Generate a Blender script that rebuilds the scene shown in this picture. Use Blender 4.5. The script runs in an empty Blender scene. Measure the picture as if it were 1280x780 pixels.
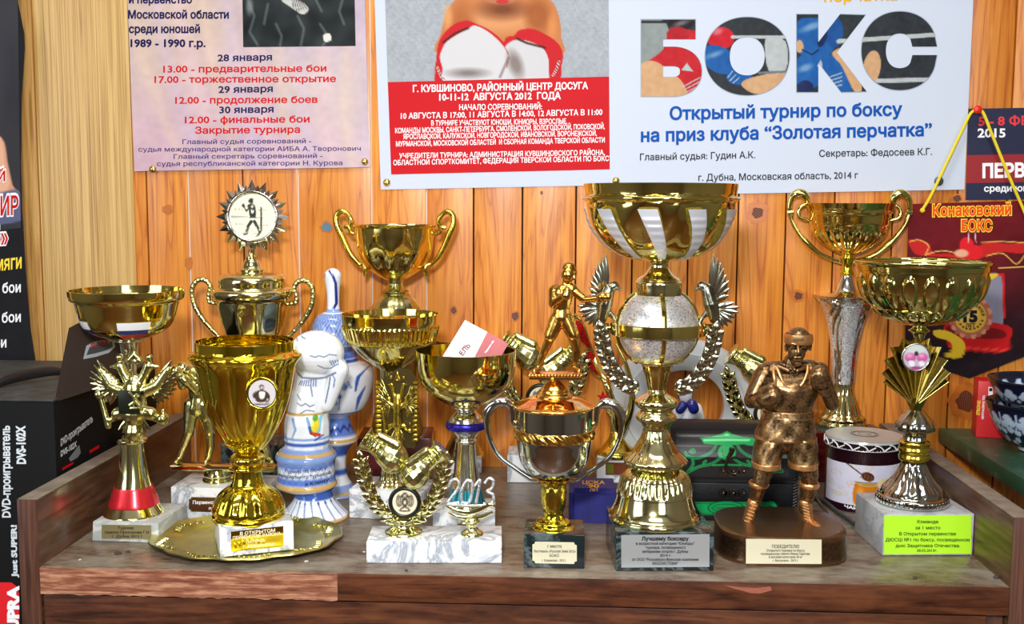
import bpy, bmesh, math, random
import numpy as np
from mathutils import Vector, Matrix, Euler
from mathutils.geometry import delaunay_2d_cdt
random.seed(7)
scene = bpy.context.scene
col = scene.collection
PI = math.pi
sin, cos = math.sin, math.cos
R_ = math.radians

# ---------------------------------------------------------------- camera
FPX = 1318.8
CAM = Vector((0.0456, -1.4021, 0.3559)); PITCH, YAW, ROLL = .103, -.0494, .004
FW = Vector((sin(YAW)*cos(PITCH), cos(YAW)*cos(PITCH), -sin(PITCH)))
RT = Vector((cos(YAW), -sin(YAW), 0)); UP = RT.cross(FW)
RT, UP = RT*cos(ROLL)+UP*sin(ROLL), UP*cos(ROLL)-RT*sin(ROLL)
cd = bpy.data.cameras.new('camera'); cam = bpy.data.objects.new('camera', cd); col.objects.link(cam)
cd.sensor_width = 36; cd.lens = 36*FPX/1280; cd.clip_start = .02; cd.clip_end = 50
cam.matrix_world = Matrix(((RT.x, UP.x, -FW.x, CAM.x), (RT.y, UP.y, -FW.y, CAM.y), (RT.z, UP.z, -FW.z, CAM.z), (0, 0, 0, 1)))
scene.camera = cam
# ---------------------------------------------------------------- world, lights, exposure
scene.view_settings.view_transform = 'Standard'; scene.view_settings.look = 'None'
scene.view_settings.gamma = 1; scene.view_settings.use_curve_mapping = False
scene.view_settings.exposure = -0.3
w = bpy.data.worlds.new('world'); scene.world = w; w.use_nodes = True
w.node_tree.nodes['Background'].inputs[0].default_value = (.75, .85, 1, 1)
w.node_tree.nodes['Background'].inputs[1].default_value = 1.0
def area(name, loc, target, sx, sy, power, color=(1, 1, 1)):
    l = bpy.data.lights.new(name, 'AREA'); l.shape = 'RECTANGLE'; l.size = sx; l.size_y = sy; l.energy = power; l.color = color
    o = bpy.data.objects.new(name, l); col.objects.link(o); o.location = loc
    o.rotation_euler = (Vector(target)-Vector(loc)).to_track_quat('-Z', 'Y').to_euler()
    return o
area('camera_flash', (-.02, -1.36, .53), (0, 0, .15), .09, .06, 14, (1, .98, .95))
area('ceiling_lamp_light', (-.1, -.95, 1.68), (-.1, -.85, 0), 1.2, .25, 19, (1, .98, .94))
area('ceiling_lamp_light', (.1, -2.3, 1.68), (.1, -2.2, 0), 1.2, .3, 22, (1, .98, .94))
area('window_light', (-1.52, -1.6, .65), (0, -.5, .2), .9, 1.1, 13, (.82, .92, 1))
area('window_light', (.95, -3.1, .75), (.4, 0, .2), .8, 1.0, 14, (.82, .92, 1))

# ---------------------------------------------------------------- pixel helpers (1280x780 frame)
def ray(x, y): return FW+RT*((x-640)/FPX)-UP*((y-390)/FPX)
def G(x, y, z=0.0):
    d = ray(x, y); return CAM+d*((z-CAM.z)/d.z)
def V(x, y, Y):
    d = ray(x, y); return CAM+d*((Y-CAM.y)/d.y)
def on_plane(P, n):
    P = Vector(P); n = Vector(n).normalized()
    def M(x, y, lift=0.0):
        Q = P+n*lift; d = ray(x, y); return CAM+d*((Q-CAM).dot(n)/d.dot(n))
    return M
def wallmap(Y):
    return lambda x, y, lift=0.0: V(x, y, Y-lift)

# ---------------------------------------------------------------- object helpers
def sc(c):
    return tuple((v/255/12.92 if v/255 <= .04045 else ((v/255+.055)/1.055)**2.4) for v in c)
def smooth(me, ang=40):
    me.shade_smooth() if hasattr(me, 'shade_smooth') else None
    me.set_sharp_from_angle(angle=R_(ang))
def link(name, me, m, parent=None, sm=40):
    o = bpy.data.objects.new(name, me); col.objects.link(o)
    if m is not None and len(me.materials) == 0: me.materials.append(m)
    if parent: o.parent = parent
    if sm: smooth(me, sm)
    return o
def obj(name, bm, m, parent=None, sm=40):
    me = bpy.data.meshes.new(name); bm.normal_update(); bm.to_mesh(me); bm.free()
    return link(name, me, m, parent, sm)
def pobj(name, verts, faces, m, parent=None, sm=40):
    me = bpy.data.meshes.new(name); me.from_pydata([tuple(v) for v in verts], [], faces); me.update()
    return link(name, me, m, parent, sm)
def tag(o, label=None, cat=None, group=None, kind=None):
    if label: o['label'] = label
    if cat: o['category'] = cat
    if group: o['group'] = group
    if kind: o['kind'] = kind
    return o
def empty(name, loc, label, cat, group=None):
    o = bpy.data.objects.new(name, None); col.objects.link(o); o.location = loc; o.empty_display_size = .02
    return tag(o, label, cat, group)
def bx(bm, x0, x1, y0, y1, z0, z1, bev=0, mat=None):
    vs = [bm.verts.new((x, y, z)) for x in (x0, x1) for y in (y0, y1) for z in (z0, z1)]
    F = [(0, 1, 3, 2), (4, 6, 7, 5), (0, 4, 5, 1), (2, 3, 7, 6), (0, 2, 6, 4), (1, 5, 7, 3)]
    fs = [bm.faces.new([vs[i] for i in f]) for f in F]
    if mat is not None:
        for v in vs: v.co = mat @ v.co
    if bev:
        es = list({e for f in fs for e in f.edges})
        bmesh.ops.bevel(bm, geom=es, offset=bev, segments=2, affect='EDGES', profile=.6)
    return vs
def box(name, x0, x1, y0, y1, z0, z1, m, parent=None, bev=.001, mat=None):
    bm = bmesh.new(); bx(bm, x0, x1, y0, y1, z0, z1, bev, mat); return obj(name, bm, m, parent, 50)
def catmull(P, n=4, closed=False):
    P = [np.array(p, float) for p in P]; out = []
    N = len(P); rng = range(N if closed else N-1)
    for i in rng:
        if closed: a, b, c, d = P[i-1], P[i], P[(i+1) % N], P[(i+2) % N]
        else: a, b, c, d = P[max(i-1, 0)], P[i], P[i+1], P[min(i+2, N-1)]
        for k in range(n):
            t = k/n
            out.append(.5*((2*b)+(-a+c)*t+(2*a-5*b+4*c-d)*t*t+(-a+3*b-3*c+d)*t**3))
    if not closed: out.append(P[-1])
    return out
def spline(rows, n=4):
    """rows of (py, r); a row repeated twice is a crease."""
    out = []; seg = [rows[0]]
    for r in rows[1:]:
        if tuple(r) == tuple(seg[-1]):
            out += catmull(seg, n) if len(seg) > 1 else seg; seg = [r]
        else: seg.append(r)
    out += catmull(seg, n) if len(seg) > 1 else list(map(np.array, seg))
    return out
def tube(bm, pts, rad, seg=8, n=4, smoothp=True, flat=1.0, flatdir=None, cap=True):
    pts = [np.array(p, float) for p in pts]
    if not hasattr(rad, '__len__'): rad = [rad]*len(pts)
    Q = [np.append(p, r) for p, r in zip(pts, rad)]
    if smoothp and len(Q) > 2: Q = catmull(Q, n)
    P = [Vector(q[:3]) for q in Q]; r = [max(q[3], 1e-5) for q in Q]
    rings = []; up = None
    for i, p in enumerate(P):
        t = (P[min(i+1, len(P)-1)]-P[max(i-1, 0)]).normalized()
        if up is None:
            ref = Vector(flatdir) if flatdir else (Vector((0, 1, 0)) if abs(t.y) < .9 else Vector((1, 0, 0)))
            up = ref
        u = (up-t*up.dot(t))
        if u.length < 1e-6: u = t.orthogonal()
        u.normalize(); up = u; v = t.cross(u)
        rings.append([bm.verts.new(p+u*(r[i]*flat*cos(2*PI*k/seg))+v*(r[i]*sin(2*PI*k/seg))) for k in range(seg)])
    for a, b in zip(rings, rings[1:]):
        for k in range(seg): bm.faces.new((a[k], a[(k+1) % seg], b[(k+1) % seg], b[k]))
    if cap:
        bm.faces.new(rings[0][::-1]); bm.faces.new(rings[-1])
def ball(bm, c, r, u=12, v=8, scale=(1, 1, 1), rot=None):
    m = Matrix.Translation(Vector(c))
    if rot: m = m @ Euler(rot).to_matrix().to_4x4()
    m = m @ Matrix.Diagonal((r*scale[0], r*scale[1], r*scale[2], 1))
    bmesh.ops.create_uvsphere(bm, u_segments=u, v_segments=v, radius=1, matrix=m)
def lathe_mesh(bm, zr, seg=64, f=None, cx=0, cy=0, close=True):
    rings = []
    for i, (z, r) in enumerate(zr):
        ring = []
        for k in range(seg):
            th = 2*PI*k/seg
            rr = max(r, 1e-5)*(f(th, z, i) if f else 1)
            ring.append(bm.verts.new((cx+rr*sin(th), cy-rr*cos(th), z)))
        rings.append(ring)
    for a, b in zip(rings, rings[1:]):
        for k in range(seg): bm.faces.new((a[k], a[(k+1) % seg], b[(k+1) % seg], b[k]))
    if close:
        for ring in (rings[0], rings[-1]):
            bm.faces.new(ring)
    bmesh.ops.recalc_face_normals(bm, faces=bm.faces)

# ---------------------------------------------------------------- materials
MATS = {}
def nt(name):
    m = bpy.data.materials.new(name); m.use_nodes = True
    N = m.node_tree.nodes; L = m.node_tree.links; b = N['Principled BSDF']
    MATS[name] = m; return m, N, L, b
def coords(N, L, scale=(1, 1, 1), which='Object', rnd=False, rot=(0, 0, 0)):
    tc = N.new('ShaderNodeTexCoord'); mp = N.new('ShaderNodeMapping')
    mp.inputs['Scale'].default_value = scale; mp.inputs['Rotation'].default_value = rot
    L.new(tc.outputs[which], mp.inputs['Vector'])
    if rnd:
        oi = N.new('ShaderNodeObjectInfo'); mu = N.new('ShaderNodeVectorMath'); mu.operation = 'SCALE'
        cb = N.new('ShaderNodeCombineXYZ')
        for k in range(3): L.new(oi.outputs['Random'], cb.inputs[k])
        L.new(cb.outputs[0], mu.inputs[0]); mu.inputs['Scale'].default_value = 37
        L.new(mu.outputs[0], mp.inputs['Location'])
    return mp.outputs[0]
def noise(N, L, vec, scale, detail=4, rough=.5, dist=0):
    n = N.new('ShaderNodeTexNoise'); n.inputs['Scale'].default_value = scale; n.inputs['Detail'].default_value = detail
    n.inputs['Roughness'].default_value = rough; n.inputs['Distortion'].default_value = dist
    if vec is not None: L.new(vec, n.inputs['Vector'])
    return n.outputs['Fac']
def ramp(N, L, fac, stops):
    r = N.new('ShaderNodeValToRGB'); e = r.color_ramp.elements
    while len(e) < len(stops): e.new(.5)
    for i, (p, c) in enumerate(stops):
        e[i].position = p; e[i].color = (*c, 1) if len(c) == 3 else c
    L.new(fac, r.inputs[0]); return r.outputs[0]
def bump(N, L, b, h, strength=.3, dist=.001):
    bp = N.new('ShaderNodeBump'); bp.inputs['Strength'].default_value = strength; bp.inputs['Distance'].default_value = dist
    L.new(h, bp.inputs['Height']); L.new(bp.outputs[0], b.inputs['Normal']); return bp
def plain(name, c, rough=.5, metal=0, bumps=None, coat=0, trans=0, alpha=1, spec=None, var=0, emis=0):
    m, N, L, b = nt(name)
    b.inputs['Base Color'].default_value = (*sc(c), 1); b.inputs['Roughness'].default_value = rough; b.inputs['Metallic'].default_value = metal
    b.inputs['Coat Weight'].default_value = coat; b.inputs['Coat Roughness'].default_value = .06
    b.inputs['Transmission Weight'].default_value = trans; b.inputs['Alpha'].default_value = alpha
    if spec is not None: b.inputs['Specular IOR Level'].default_value = spec
    if var:
        f = noise(N, L, coords(N, L), 60, 3); c1 = sc(c); c0 = tuple(x*(1-var) for x in c1)
        L.new(ramp(N, L, f, [(.3, c0), (.7, c1)]), b.inputs['Base Color'])
    if bumps: bump(N, L, b, noise(N, L, coords(N, L), bumps[0], 3), bumps[1], bumps[2])
    return m
def cast(name, c, rough, bs=(150, .5, .0008), dark=.55, metal=1, rr=.12):
    """moulded shiny metal with darker mottling from noise"""
    m, N, L, b = nt(name); b.inputs['Metallic'].default_value = metal
    v = coords(N, L); f = noise(N, L, v, bs[0], 3)
    c1 = sc(c); c0 = tuple(x*dark for x in c1)
    f2 = noise(N, L, v, 35, 4)
    L.new(ramp(N, L, f2, [(.32, c0), (.6, c1)]), b.inputs['Base Color'])
    mr = N.new('ShaderNodeMapRange'); L.new(f2, mr.inputs[0]); mr.inputs[3].default_value = rough; mr.inputs[4].default_value = rough+rr
    L.new(mr.outputs[0], b.inputs['Roughness'])
    bump(N, L, b, f, bs[1], bs[2]); return m
def vcol(name, rough=.45, coat=0, bumps=None, metal=0):
    m, N, L, b = nt(name); a = N.new('ShaderNodeAttribute'); a.attribute_name = 'Col'
    L.new(a.outputs['Color'], b.inputs['Base Color']); b.inputs['Roughness'].default_value = rough; b.inputs['Specular IOR Level'].default_value = .2 if not coat else .5; b.inputs['Coat Weight'].default_value = coat
    b.inputs['Coat Roughness'].default_value = .08; b.inputs['Metallic'].default_value = metal
    if bumps: bump(N, L, b, noise(N, L, coords(N, L), bumps[0], 3), bumps[1], bumps[2])
    return m
gold = plain('gold', (238, 222, 132), .08, 1)
gold2 = plain('yellow_gold', (240, 218, 70), .07, 1)
pgold = plain('pale_gold', (230, 226, 170), .1, 1)
silver = plain('silver', (222, 222, 214), .12, 1)
chrome = plain('chrome', (205, 208, 205), .07, 1)
goldc = cast('moulded_gold', (242, 216, 90), .12)
gold2c = cast('moulded_rose_gold', (244, 190, 96), .12)
pgoldc = cast('moulded_pale_gold', (230, 226, 156), .14)
dsilver = plain('dark_silver', (206, 204, 180), .14, 1)
steelc = cast('moulded_dark_silver', (190, 188, 165), .15, dark=.35)
def make_glitter():
    m, N, L, b = nt('glitter_silver'); v = coords(N, L); vo = N.new('ShaderNodeTexVoronoi'); vo.inputs['Scale'].default_value = 900; L.new(v, vo.inputs['Vector'])
    L.new(ramp(N, L, vo.outputs['Color'], [(.15, (.34, .35, .37)), (.55, (.95, .96, 1))]), b.inputs['Base Color'])
    b.inputs['Metallic'].default_value = .75; b.inputs['Roughness'].default_value = .3
    bump(N, L, b, vo.outputs['Color'], .7, .0012); return m
glit = make_glitter()
def make_glitc(name, c):
    m, N, L, b = nt(name); v = coords(N, L); vo = N.new('ShaderNodeTexVoronoi'); vo.inputs['Scale'].default_value = 900; L.new(v, vo.inputs['Vector'])
    c1 = sc(c); L.new(ramp(N, L, vo.outputs['Color'], [(.1, tuple(x*.3 for x in c1)), (.7, c1)]), b.inputs['Base Color'])
    b.inputs['Metallic'].default_value = .8; b.inputs['Roughness'].default_value = .3; bump(N, L, b, vo.outputs['Color'], .6, .001); return m
glit_blue = make_glitc('blue_glitter', (60, 50, 190)); glit_red = make_glitc('red_glitter', (230, 40, 40))
def marble(name, base, vein, amount=.5, rough=.3):
    m, N, L, b = nt(name); v = coords(N, L, rnd=True, rot=(0, .6, .4)); f = noise(N, L, v, 14, 6, .6, 2.2)
    L.new(ramp(N, L, f, [(0, sc(base)), (.44, sc(base)), (.5, sc([b0*(1-amount)+v0*amount for b0, v0 in zip(base, vein)])), (.56, sc(base))]), b.inputs['Base Color'])
    b.inputs['Roughness'].default_value = rough; return m
white_marble = marble('white_marble', (226, 230, 236), (130, 140, 155), .8)
grey_marble = marble('grey_marble', (176, 180, 184), (120, 126, 132), .5, .35)
dusty_marble = marble('dusty_marble', (165, 172, 172), (225, 225, 220), .6, .4)
black_stone = marble('black_stone', (26, 36, 38), (150, 165, 165), .5, .12)
def wood(name, c0, c1, c2, scale=(9, 9, .7), rough=.35, rnd=True, coat=.2, big=7, fine=120):
    m, N, L, b = nt(name); v = coords(N, L, scale, rnd=rnd)
    n1 = noise(N, L, v, big, 5, .55, 1.2); n2 = noise(N, L, coords(N, L, (scale[0]*1.0, scale[1], scale[2]*.3), rnd=rnd), fine/4, 4, .6)
    mx = N.new('ShaderNodeMath'); mx.operation = 'MULTIPLY_ADD'; L.new(n2, mx.inputs[0]); mx.inputs[1].default_value = .35; 
    m2 = N.new('ShaderNodeMath'); m2.operation = 'MULTIPLY'; L.new(n1, m2.inputs[0]); m2.inputs[1].default_value = .65
    L.new(m2.outputs[0], mx.inputs[2])
    L.new(ramp(N, L, mx.outputs[0], [(.34, sc(c0)), (.48, sc(c1)), (.62, sc(c2))]), b.inputs['Base Color'])
    b.inputs['Roughness'].default_value = rough; b.inputs['Coat Weight'].default_value = coat; b.inputs['Coat Roughness'].default_value = .15
    bump(N, L, b, mx.outputs[0], .15, .001); return m
# ---------------------------------------------------------------- setting
def pine():
    m, N, L, b = nt('pine_plank')
    oi = N.new('ShaderNodeObjectInfo')
    v = coords(N, L, (11, 11, .9), rnd=True)
    n1 = noise(N, L, v, 2.6, 3, .5, .9)
    # growth rings: bands of the warped field
    wv = N.new('ShaderNodeMath'); wv.operation = 'MULTIPLY'; L.new(n1, wv.inputs[0]); wv.inputs[1].default_value = 14
    fr = N.new('ShaderNodeMath'); fr.operation = 'PINGPONG'; L.new(wv.outputs[0], fr.inputs[0]); fr.inputs[1].default_value = 1
    n2 = noise(N, L, coords(N, L, (60, 60, 1.2), rnd=True), 6, 4, .6)
    n3 = noise(N, L, coords(N, L, (1, 1, 1), rnd=True), 9, 3, .5)
    a = N.new('ShaderNodeMix'); a.data_type = 'RGBA'
    L.new(ramp(N, L, fr.outputs[0], [(0, sc((168, 76, 16))), (.22, sc((226, 138, 42))), (.6, sc((238, 156, 54))), (1, sc((246, 170, 66)))]), a.inputs[6])
    L.new(ramp(N, L, n2, [(.3, sc((188, 92, 22))), (.68, sc((246, 166, 62)))]), a.inputs[7]); a.inputs[0].default_value = .5
    c = N.new('ShaderNodeMix'); c.data_type = 'RGBA'; c.blend_type = 'MULTIPLY'
    L.new(a.outputs[2], c.inputs[6]); L.new(ramp(N, L, n3, [(.35, (.72, .62, .5)), (.6, (1, 1, 1))]), c.inputs[7]); c.inputs[0].default_value = .55
    d = N.new('ShaderNodeMix'); d.data_type = 'RGBA'; d.blend_type = 'MULTIPLY'; d.inputs[0].default_value = 1
    L.new(c.outputs[2], d.inputs[6]); L.new(ramp(N, L, oi.outputs['Random'], [(0, (.86, .8, .7)), (1, (1.0, 1.0, 1.0))]), d.inputs[7])
    L.new(d.outputs[2], b.inputs['Base Color']); b.inputs['Roughness'].default_value = .4
    b.inputs['Coat Weight'].default_value = .35; b.inputs['Coat Roughness'].default_value = .22
    bump(N, L, b, n2, .12, .0006); return m
pinem = pine()
dark = plain('dark_gap', (40, 22, 10), .8)
filler = plain('pale_joint_filler', (214, 190, 170), .7)
wall = box('wall_back', -1.5, 1.6, .010, .05, -.78, 1.75, dark, bev=0); tag(wall, kind='structure')
edges = [48, 116, 184, 236, 304, 373, 464.5, 533, 592, 653, 720, 791, 861, 923, 982.5, 1043, 1116, 1196, 1258]
xs = [V(e, 270, 0).x for e in edges]
while xs[0] > -1.45: xs.insert(0, xs[0]-.072)
while xs[-1] < 1.52: xs.append(xs[-1]+.072)
pale = {V(e, 270, 0).x for e in (236, 373, 464.5, 533)}
for a, b in zip(xs, xs[1:]):
    o = box('plank', a+.0010, b-.0010, 0, .0095, -.78, 1.74, pinem, wall, .0012)
for x in pale: box('joint_filler', x-.0011, x+.0011, .0012, .004, -.3, 1.7, filler, wall, 0)
knotm, N, L, b = nt('knot_wood')
v = coords(N, L); n = N.new('ShaderNodeTexWave'); n.wave_type = 'RINGS'; n.rings_direction = 'Y'; n.inputs['Scale'].default_value = 120; n.inputs['Distortion'].default_value = 3; L.new(v, n.inputs[0])
L.new(ramp(N, L, n.outputs['Fac'], [(0, sc((70, 34, 20))), (1, sc((126, 66, 34)))]), b.inputs['Base Color']); b.inputs['Roughness'].default_value = .5
knotr = plain('knot_ring', (206, 116, 36), .45, coat=.3, var=.3)
knotplug = plain('blue_grey_knot', (92, 122, 138), .5, bumps=(200, .4, .001))
def knot(px, py, rx, ry, ring=1.9, m=None):
    c = V(px, py, 0); s = abs(V(px+1, py, 0).x-c.x); 
    for nm, k, mm, t in (('knot_ring', ring, knotr, .0004), ('knot', 1, m or knotm, .0007)):
        if nm == 'knot_ring' and ring == 0: continue
        bm = bmesh.new(); vs = [bm.verts.new((c.x+rx*k*s*cos(q*PI/12)*(1+.12*sin(q*1.7+px)), -t, c.z+ry*k*s*sin(q*PI/12)*(1+.14*cos(q*.9+px)))) for q in range(24)]
        f = bm.faces.new(vs); r = bmesh.ops.extrude_face_region(bm, geom=[f])
        for e in r['geom']:
            if isinstance(e, bmesh.types.BMVert): e.co.y += .003
        bmesh.ops.recalc_face_normals(bm, faces=bm.faces)
        o = obj(nm, bm, mm, wall, 30); o.location = (0, 0, 0)
knot(947, 266, 7, 7, 2.0); knot(998, 370, 5, 5, 1.7); knot(408.5, 284, 6.5, 5.5, 1.35, knotplug); knot(644, 395, 4.5, 5, 1.4)
knot(567, 388, 3.5, 4, 1.6); knot(210, 262, 5, 4, 1.5, knotr); knot(1207, 502, 12, 13, 1.8); knot(236, 329, 5, 8, 0, knotr); knot(1196, 248, 5, 4, 1.4)
knot(677, 241, 1.5, 2.2, 1.3)

oak = wood('oak_laminate', (142, 102, 52), (196, 156, 92), (218, 182, 116), (40, 40, .5), .42, coat=.05, big=6)
oak2 = wood('oak_edge_strip', (150, 104, 50), (190, 142, 76), (206, 164, 98), (20, 20, 1), .42, coat=.05)
x0, x1 = V(49, 230, -.003).x, V(166.5, 230, -.003).x
panel = box('trim_1', x0, x1, -.003, -.0005, -.78, 1.74, oak, bev=.001); tag(panel, kind='structure')
strip = box('trim_2', V(29, 230, -.006).x, x0-.0008, -.006, -.0005, -.78, 1.74, oak2, bev=.002); tag(strip, kind='structure')
strip = box('trim_3', -1.45, V(28, 230, -.003).x, -.003, -.0005, -.78, 1.74, oak, bev=.001); tag(strip, kind='structure')

def shell():
    wallm = plain('painted_plaster', (120, 112, 100), .8, bumps=(40, .2, .002))
    floorm = wood('floor_boards', (70, 44, 26), (98, 62, 36), (120, 80, 48), (1, 8, 8), .5)
    ceilm = plain('ceiling_paint', (232, 232, 228), .8)
    def s(name, *a): tag(box(name, *a[:-1], a[-1], bev=0), kind='structure')
    s('floor', -1.55, 1.65, -3.25, .05, -.83, -.781, floorm)
    s('ceiling', -1.55, 1.65, -3.25, .05, 1.76, 1.8, ceilm)
    s('wall_right', 1.6, 1.65, -3.2, .05, -.78, 1.76, wallm)
    # walls with a window opening each
    for nm, wn, ax in (('wall_left', 'window_1', 0), ('wall_front', 'window_2', 1)):
        bm = bmesh.new()
        if ax == 0:
            for a in ((-1.6, -1.55, -3.2, .05, -.78, .05), (-1.6, -1.55, -3.2, .05, 1.25, 1.76), (-1.6, -1.55, -3.2, -2.1, .05, 1.25), (-1.6, -1.55, -1.1, .05, .05, 1.25)): bx(bm, *a)
        else:
            for a in ((-1.55, 1.6, -3.25, -3.2, -.78, .2), (-1.55, 1.6, -3.25, -3.2, 1.3, 1.76), (-1.55, .5, -3.25, -3.2, .2, 1.3), (1.4, 1.6, -3.25, -3.2, .2, 1.3)): bx(bm, *a)
        tag(obj(nm, bm, wallm, sm=0), kind='structure')
        bm = bmesh.new()
        if ax == 0:
            for a in ((-2.1, -2.06, .05, 1.25), (-1.14, -1.1, .05, 1.25), (-1.62, -1.58, .05, 1.25), (-2.1, -1.1, .05, .09), (-2.1, -1.1, 1.21, 1.25)): bx(bm, -1.59, -1.56, *a)
        else:
            for a in ((.5, .54, .2, 1.3), (1.36, 1.4, .2, 1.3), (.93, .97, .2, 1.3)): bx(bm, a[0], a[1], -3.24, -3.21, a[2], a[3])
            for z in (.2, 1.26): bx(bm, .5, 1.4, -3.24, -3.21, z, z+.04)
        tag(obj(wn, bm, ceilm, sm=0), kind='structure')
shell()

# ---------------------------------------------------------------- chest of drawers the trophies stand on
def top_mat():
    m, N, L, b = nt('worn_dusty_top')
    v = coords(N, L, (1, 2.2, 1)); n1 = noise(N, L, v, 9, 6, .62, .6); n2 = noise(N, L, v, 55, 5, .65)
    mx = N.new('ShaderNodeMix'); mx.data_type = 'RGBA'
    L.new(ramp(N, L, n1, [(.38, sc((84, 56, 42))), (.5, sc((110, 94, 78))), (.62, sc((134, 128, 116)))]), mx.inputs[6])
    L.new(ramp(N, L, n2, [(.35, sc((64, 46, 36))), (.6, sc((138, 126, 110)))]), mx.inputs[7]); mx.inputs[0].default_value = .42
    L.new(mx.outputs[2], b.inputs['Base Color'])
    r = N.new('ShaderNodeMapRange'); L.new(n1, r.inputs[0]); r.inputs[1].default_value = .35; r.inputs[2].default_value = .65; r.inputs[3].default_value = .22; r.inputs[4].default_value = .5
    L.new(r.outputs[0], b.inputs['Roughness']); bump(N, L, b, n2, .15, .0006); return m
topm = top_mat()
lam = wood('brown_laminate', (46, 22, 13), (78, 42, 26), (104, 60, 36), (1.2, 14, 14), .32, rnd=False, coat=.25)
lamv = wood('brown_laminate_side', (42, 24, 16), (70, 44, 30), (92, 62, 44), (14, 1.0, 14), .34, rnd=False, coat=.25)
lamz = wood('brown_laminate_upright', (50, 28, 20), (78, 46, 34), (100, 64, 48), (20, 20, 1), .36, rnd=False, coat=.2)
edgm = wood('frayed_edge', (96, 50, 34), (134, 80, 56), (186, 136, 106), (2, 30, 30), .55, rnd=False, coat=0)
dusty = plain('dusty_edge', (134, 122, 108), .6, var=.4)
D = .4231; HW = .465; HP = .0673
cab = empty('chest_of_drawers', (0, -D/2, -.78), 'dark brown laminate chest of drawers with raised sides carrying all the trophies', 'cabinet')
cab_off = Vector((0, D/2, .78))
def cbox(name, x0, x1, y0, y1, z0, z1, m, parent=cab, bev=.001):
    bm = bmesh.new(); bx(bm, x0, x1, y0, y1, z0, z1, bev)
    bmesh.ops.translate(bm, verts=bm.verts, vec=cab_off); return obj(name, bm, m, parent, 50)
cbox('top_board', -HW, HW, -D, -.001, -.027, -.0003, topm, bev=.0008)
for sx in (-1, 1):
    a, b = (HW, HW+.020) if sx > 0 else (-HW-.020, -HW)
    p = cbox('side_panel', a, b, -D, -.001, -.779, HP-.0012, lamv)
    cbox('top_edge', a+.0003, b-.0003, -D+.001, -.002, HP-.0012, HP, dusty, p, .0004)
    cbox('front_edge', a+.0002, b-.0002, -D-.0012, -D, -.779, HP-.0005, lamz, p, .0003)
x423 = G(423, 715).x
cbox('front_edge_strip', x423, HW-.0003, -D-.0016, -D, -.0275, -.0006, lam, bev=.0004)
bm = bmesh.new()
pts = []
n = 60
for i in range(n+1):
    x = -HW+.0005+(x423+HW-.001)*i/n
    zt = -.0008-abs(random.gauss(0, .0006)); zb = -.0275+random.gauss(0, .0005)
    pts.append((x, zt, zb))
F_ = [[bm.verts.new(p) for p in ((x, -D-.0022, zt), (x, -D-.0022, zb), (x, -D, zb), (x, -D, zt))] for x, zt, zb in pts]
for p, q in zip(F_, F_[1:]):
    for k in range(4): bm.faces.new((p[k], q[k], q[(k+1) % 4], p[(k+1) % 4]))
bm.faces.new(F_[0]); bm.faces.new(F_[-1][::-1]); bmesh.ops.recalc_face_normals(bm, faces=bm.faces)
bmesh.ops.translate(bm, verts=bm.verts, vec=cab_off)
o = obj('torn_edge_strip', bm, edgm, cab, 20); o['label'] = 'pale frayed strip of edge laminate on the left half'
cbox('drawer_front', -HW+.0015, HW-.019, -D+.001, -D+.017, -.2, -.0295, lam, bev=.001)
cbox('drawer_front', -HW+.0015, HW-.019, -D+.001, -D+.017, -.38, -.204, lam, bev=.001)
cbox('drawer_front', -HW+.0015, HW-.019, -D+.001, -D+.017, -.56, -.384, lam, bev=.001)
cbox('plinth', -HW, HW, -D+.02, -.01, -.779, -.57, lam, bev=.001)
cbox('inner_panel', -HW+.001, HW-.001, -D+.018, -D+.03, -.569, -.028, dark, bev=0)
cbox('rail', HW-.017, HW-.001, -D+.008, -D+.017, -.56, -.0295, lamz, bev=.001)
# chip in the front edge of the top
bm = bmesh.new(); 
ch = [(905, 731.5), (925, 734), (945, 735), (963, 733), (965, 738), (950, 742), (938, 741.5), (930, 739), (918, 736)]
Mf = on_plane((0, -D-.0018, 0), (0, -1, 0))
bm.faces.new([bm.verts.new(Mf(x, y, .0003)+cab_off) for x, y in ch]); obj('chipped_patch', bm, plain('raw_chipboard', (150, 84, 66), .8, bumps=(300, .6, .001)), cab, 0)
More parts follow.
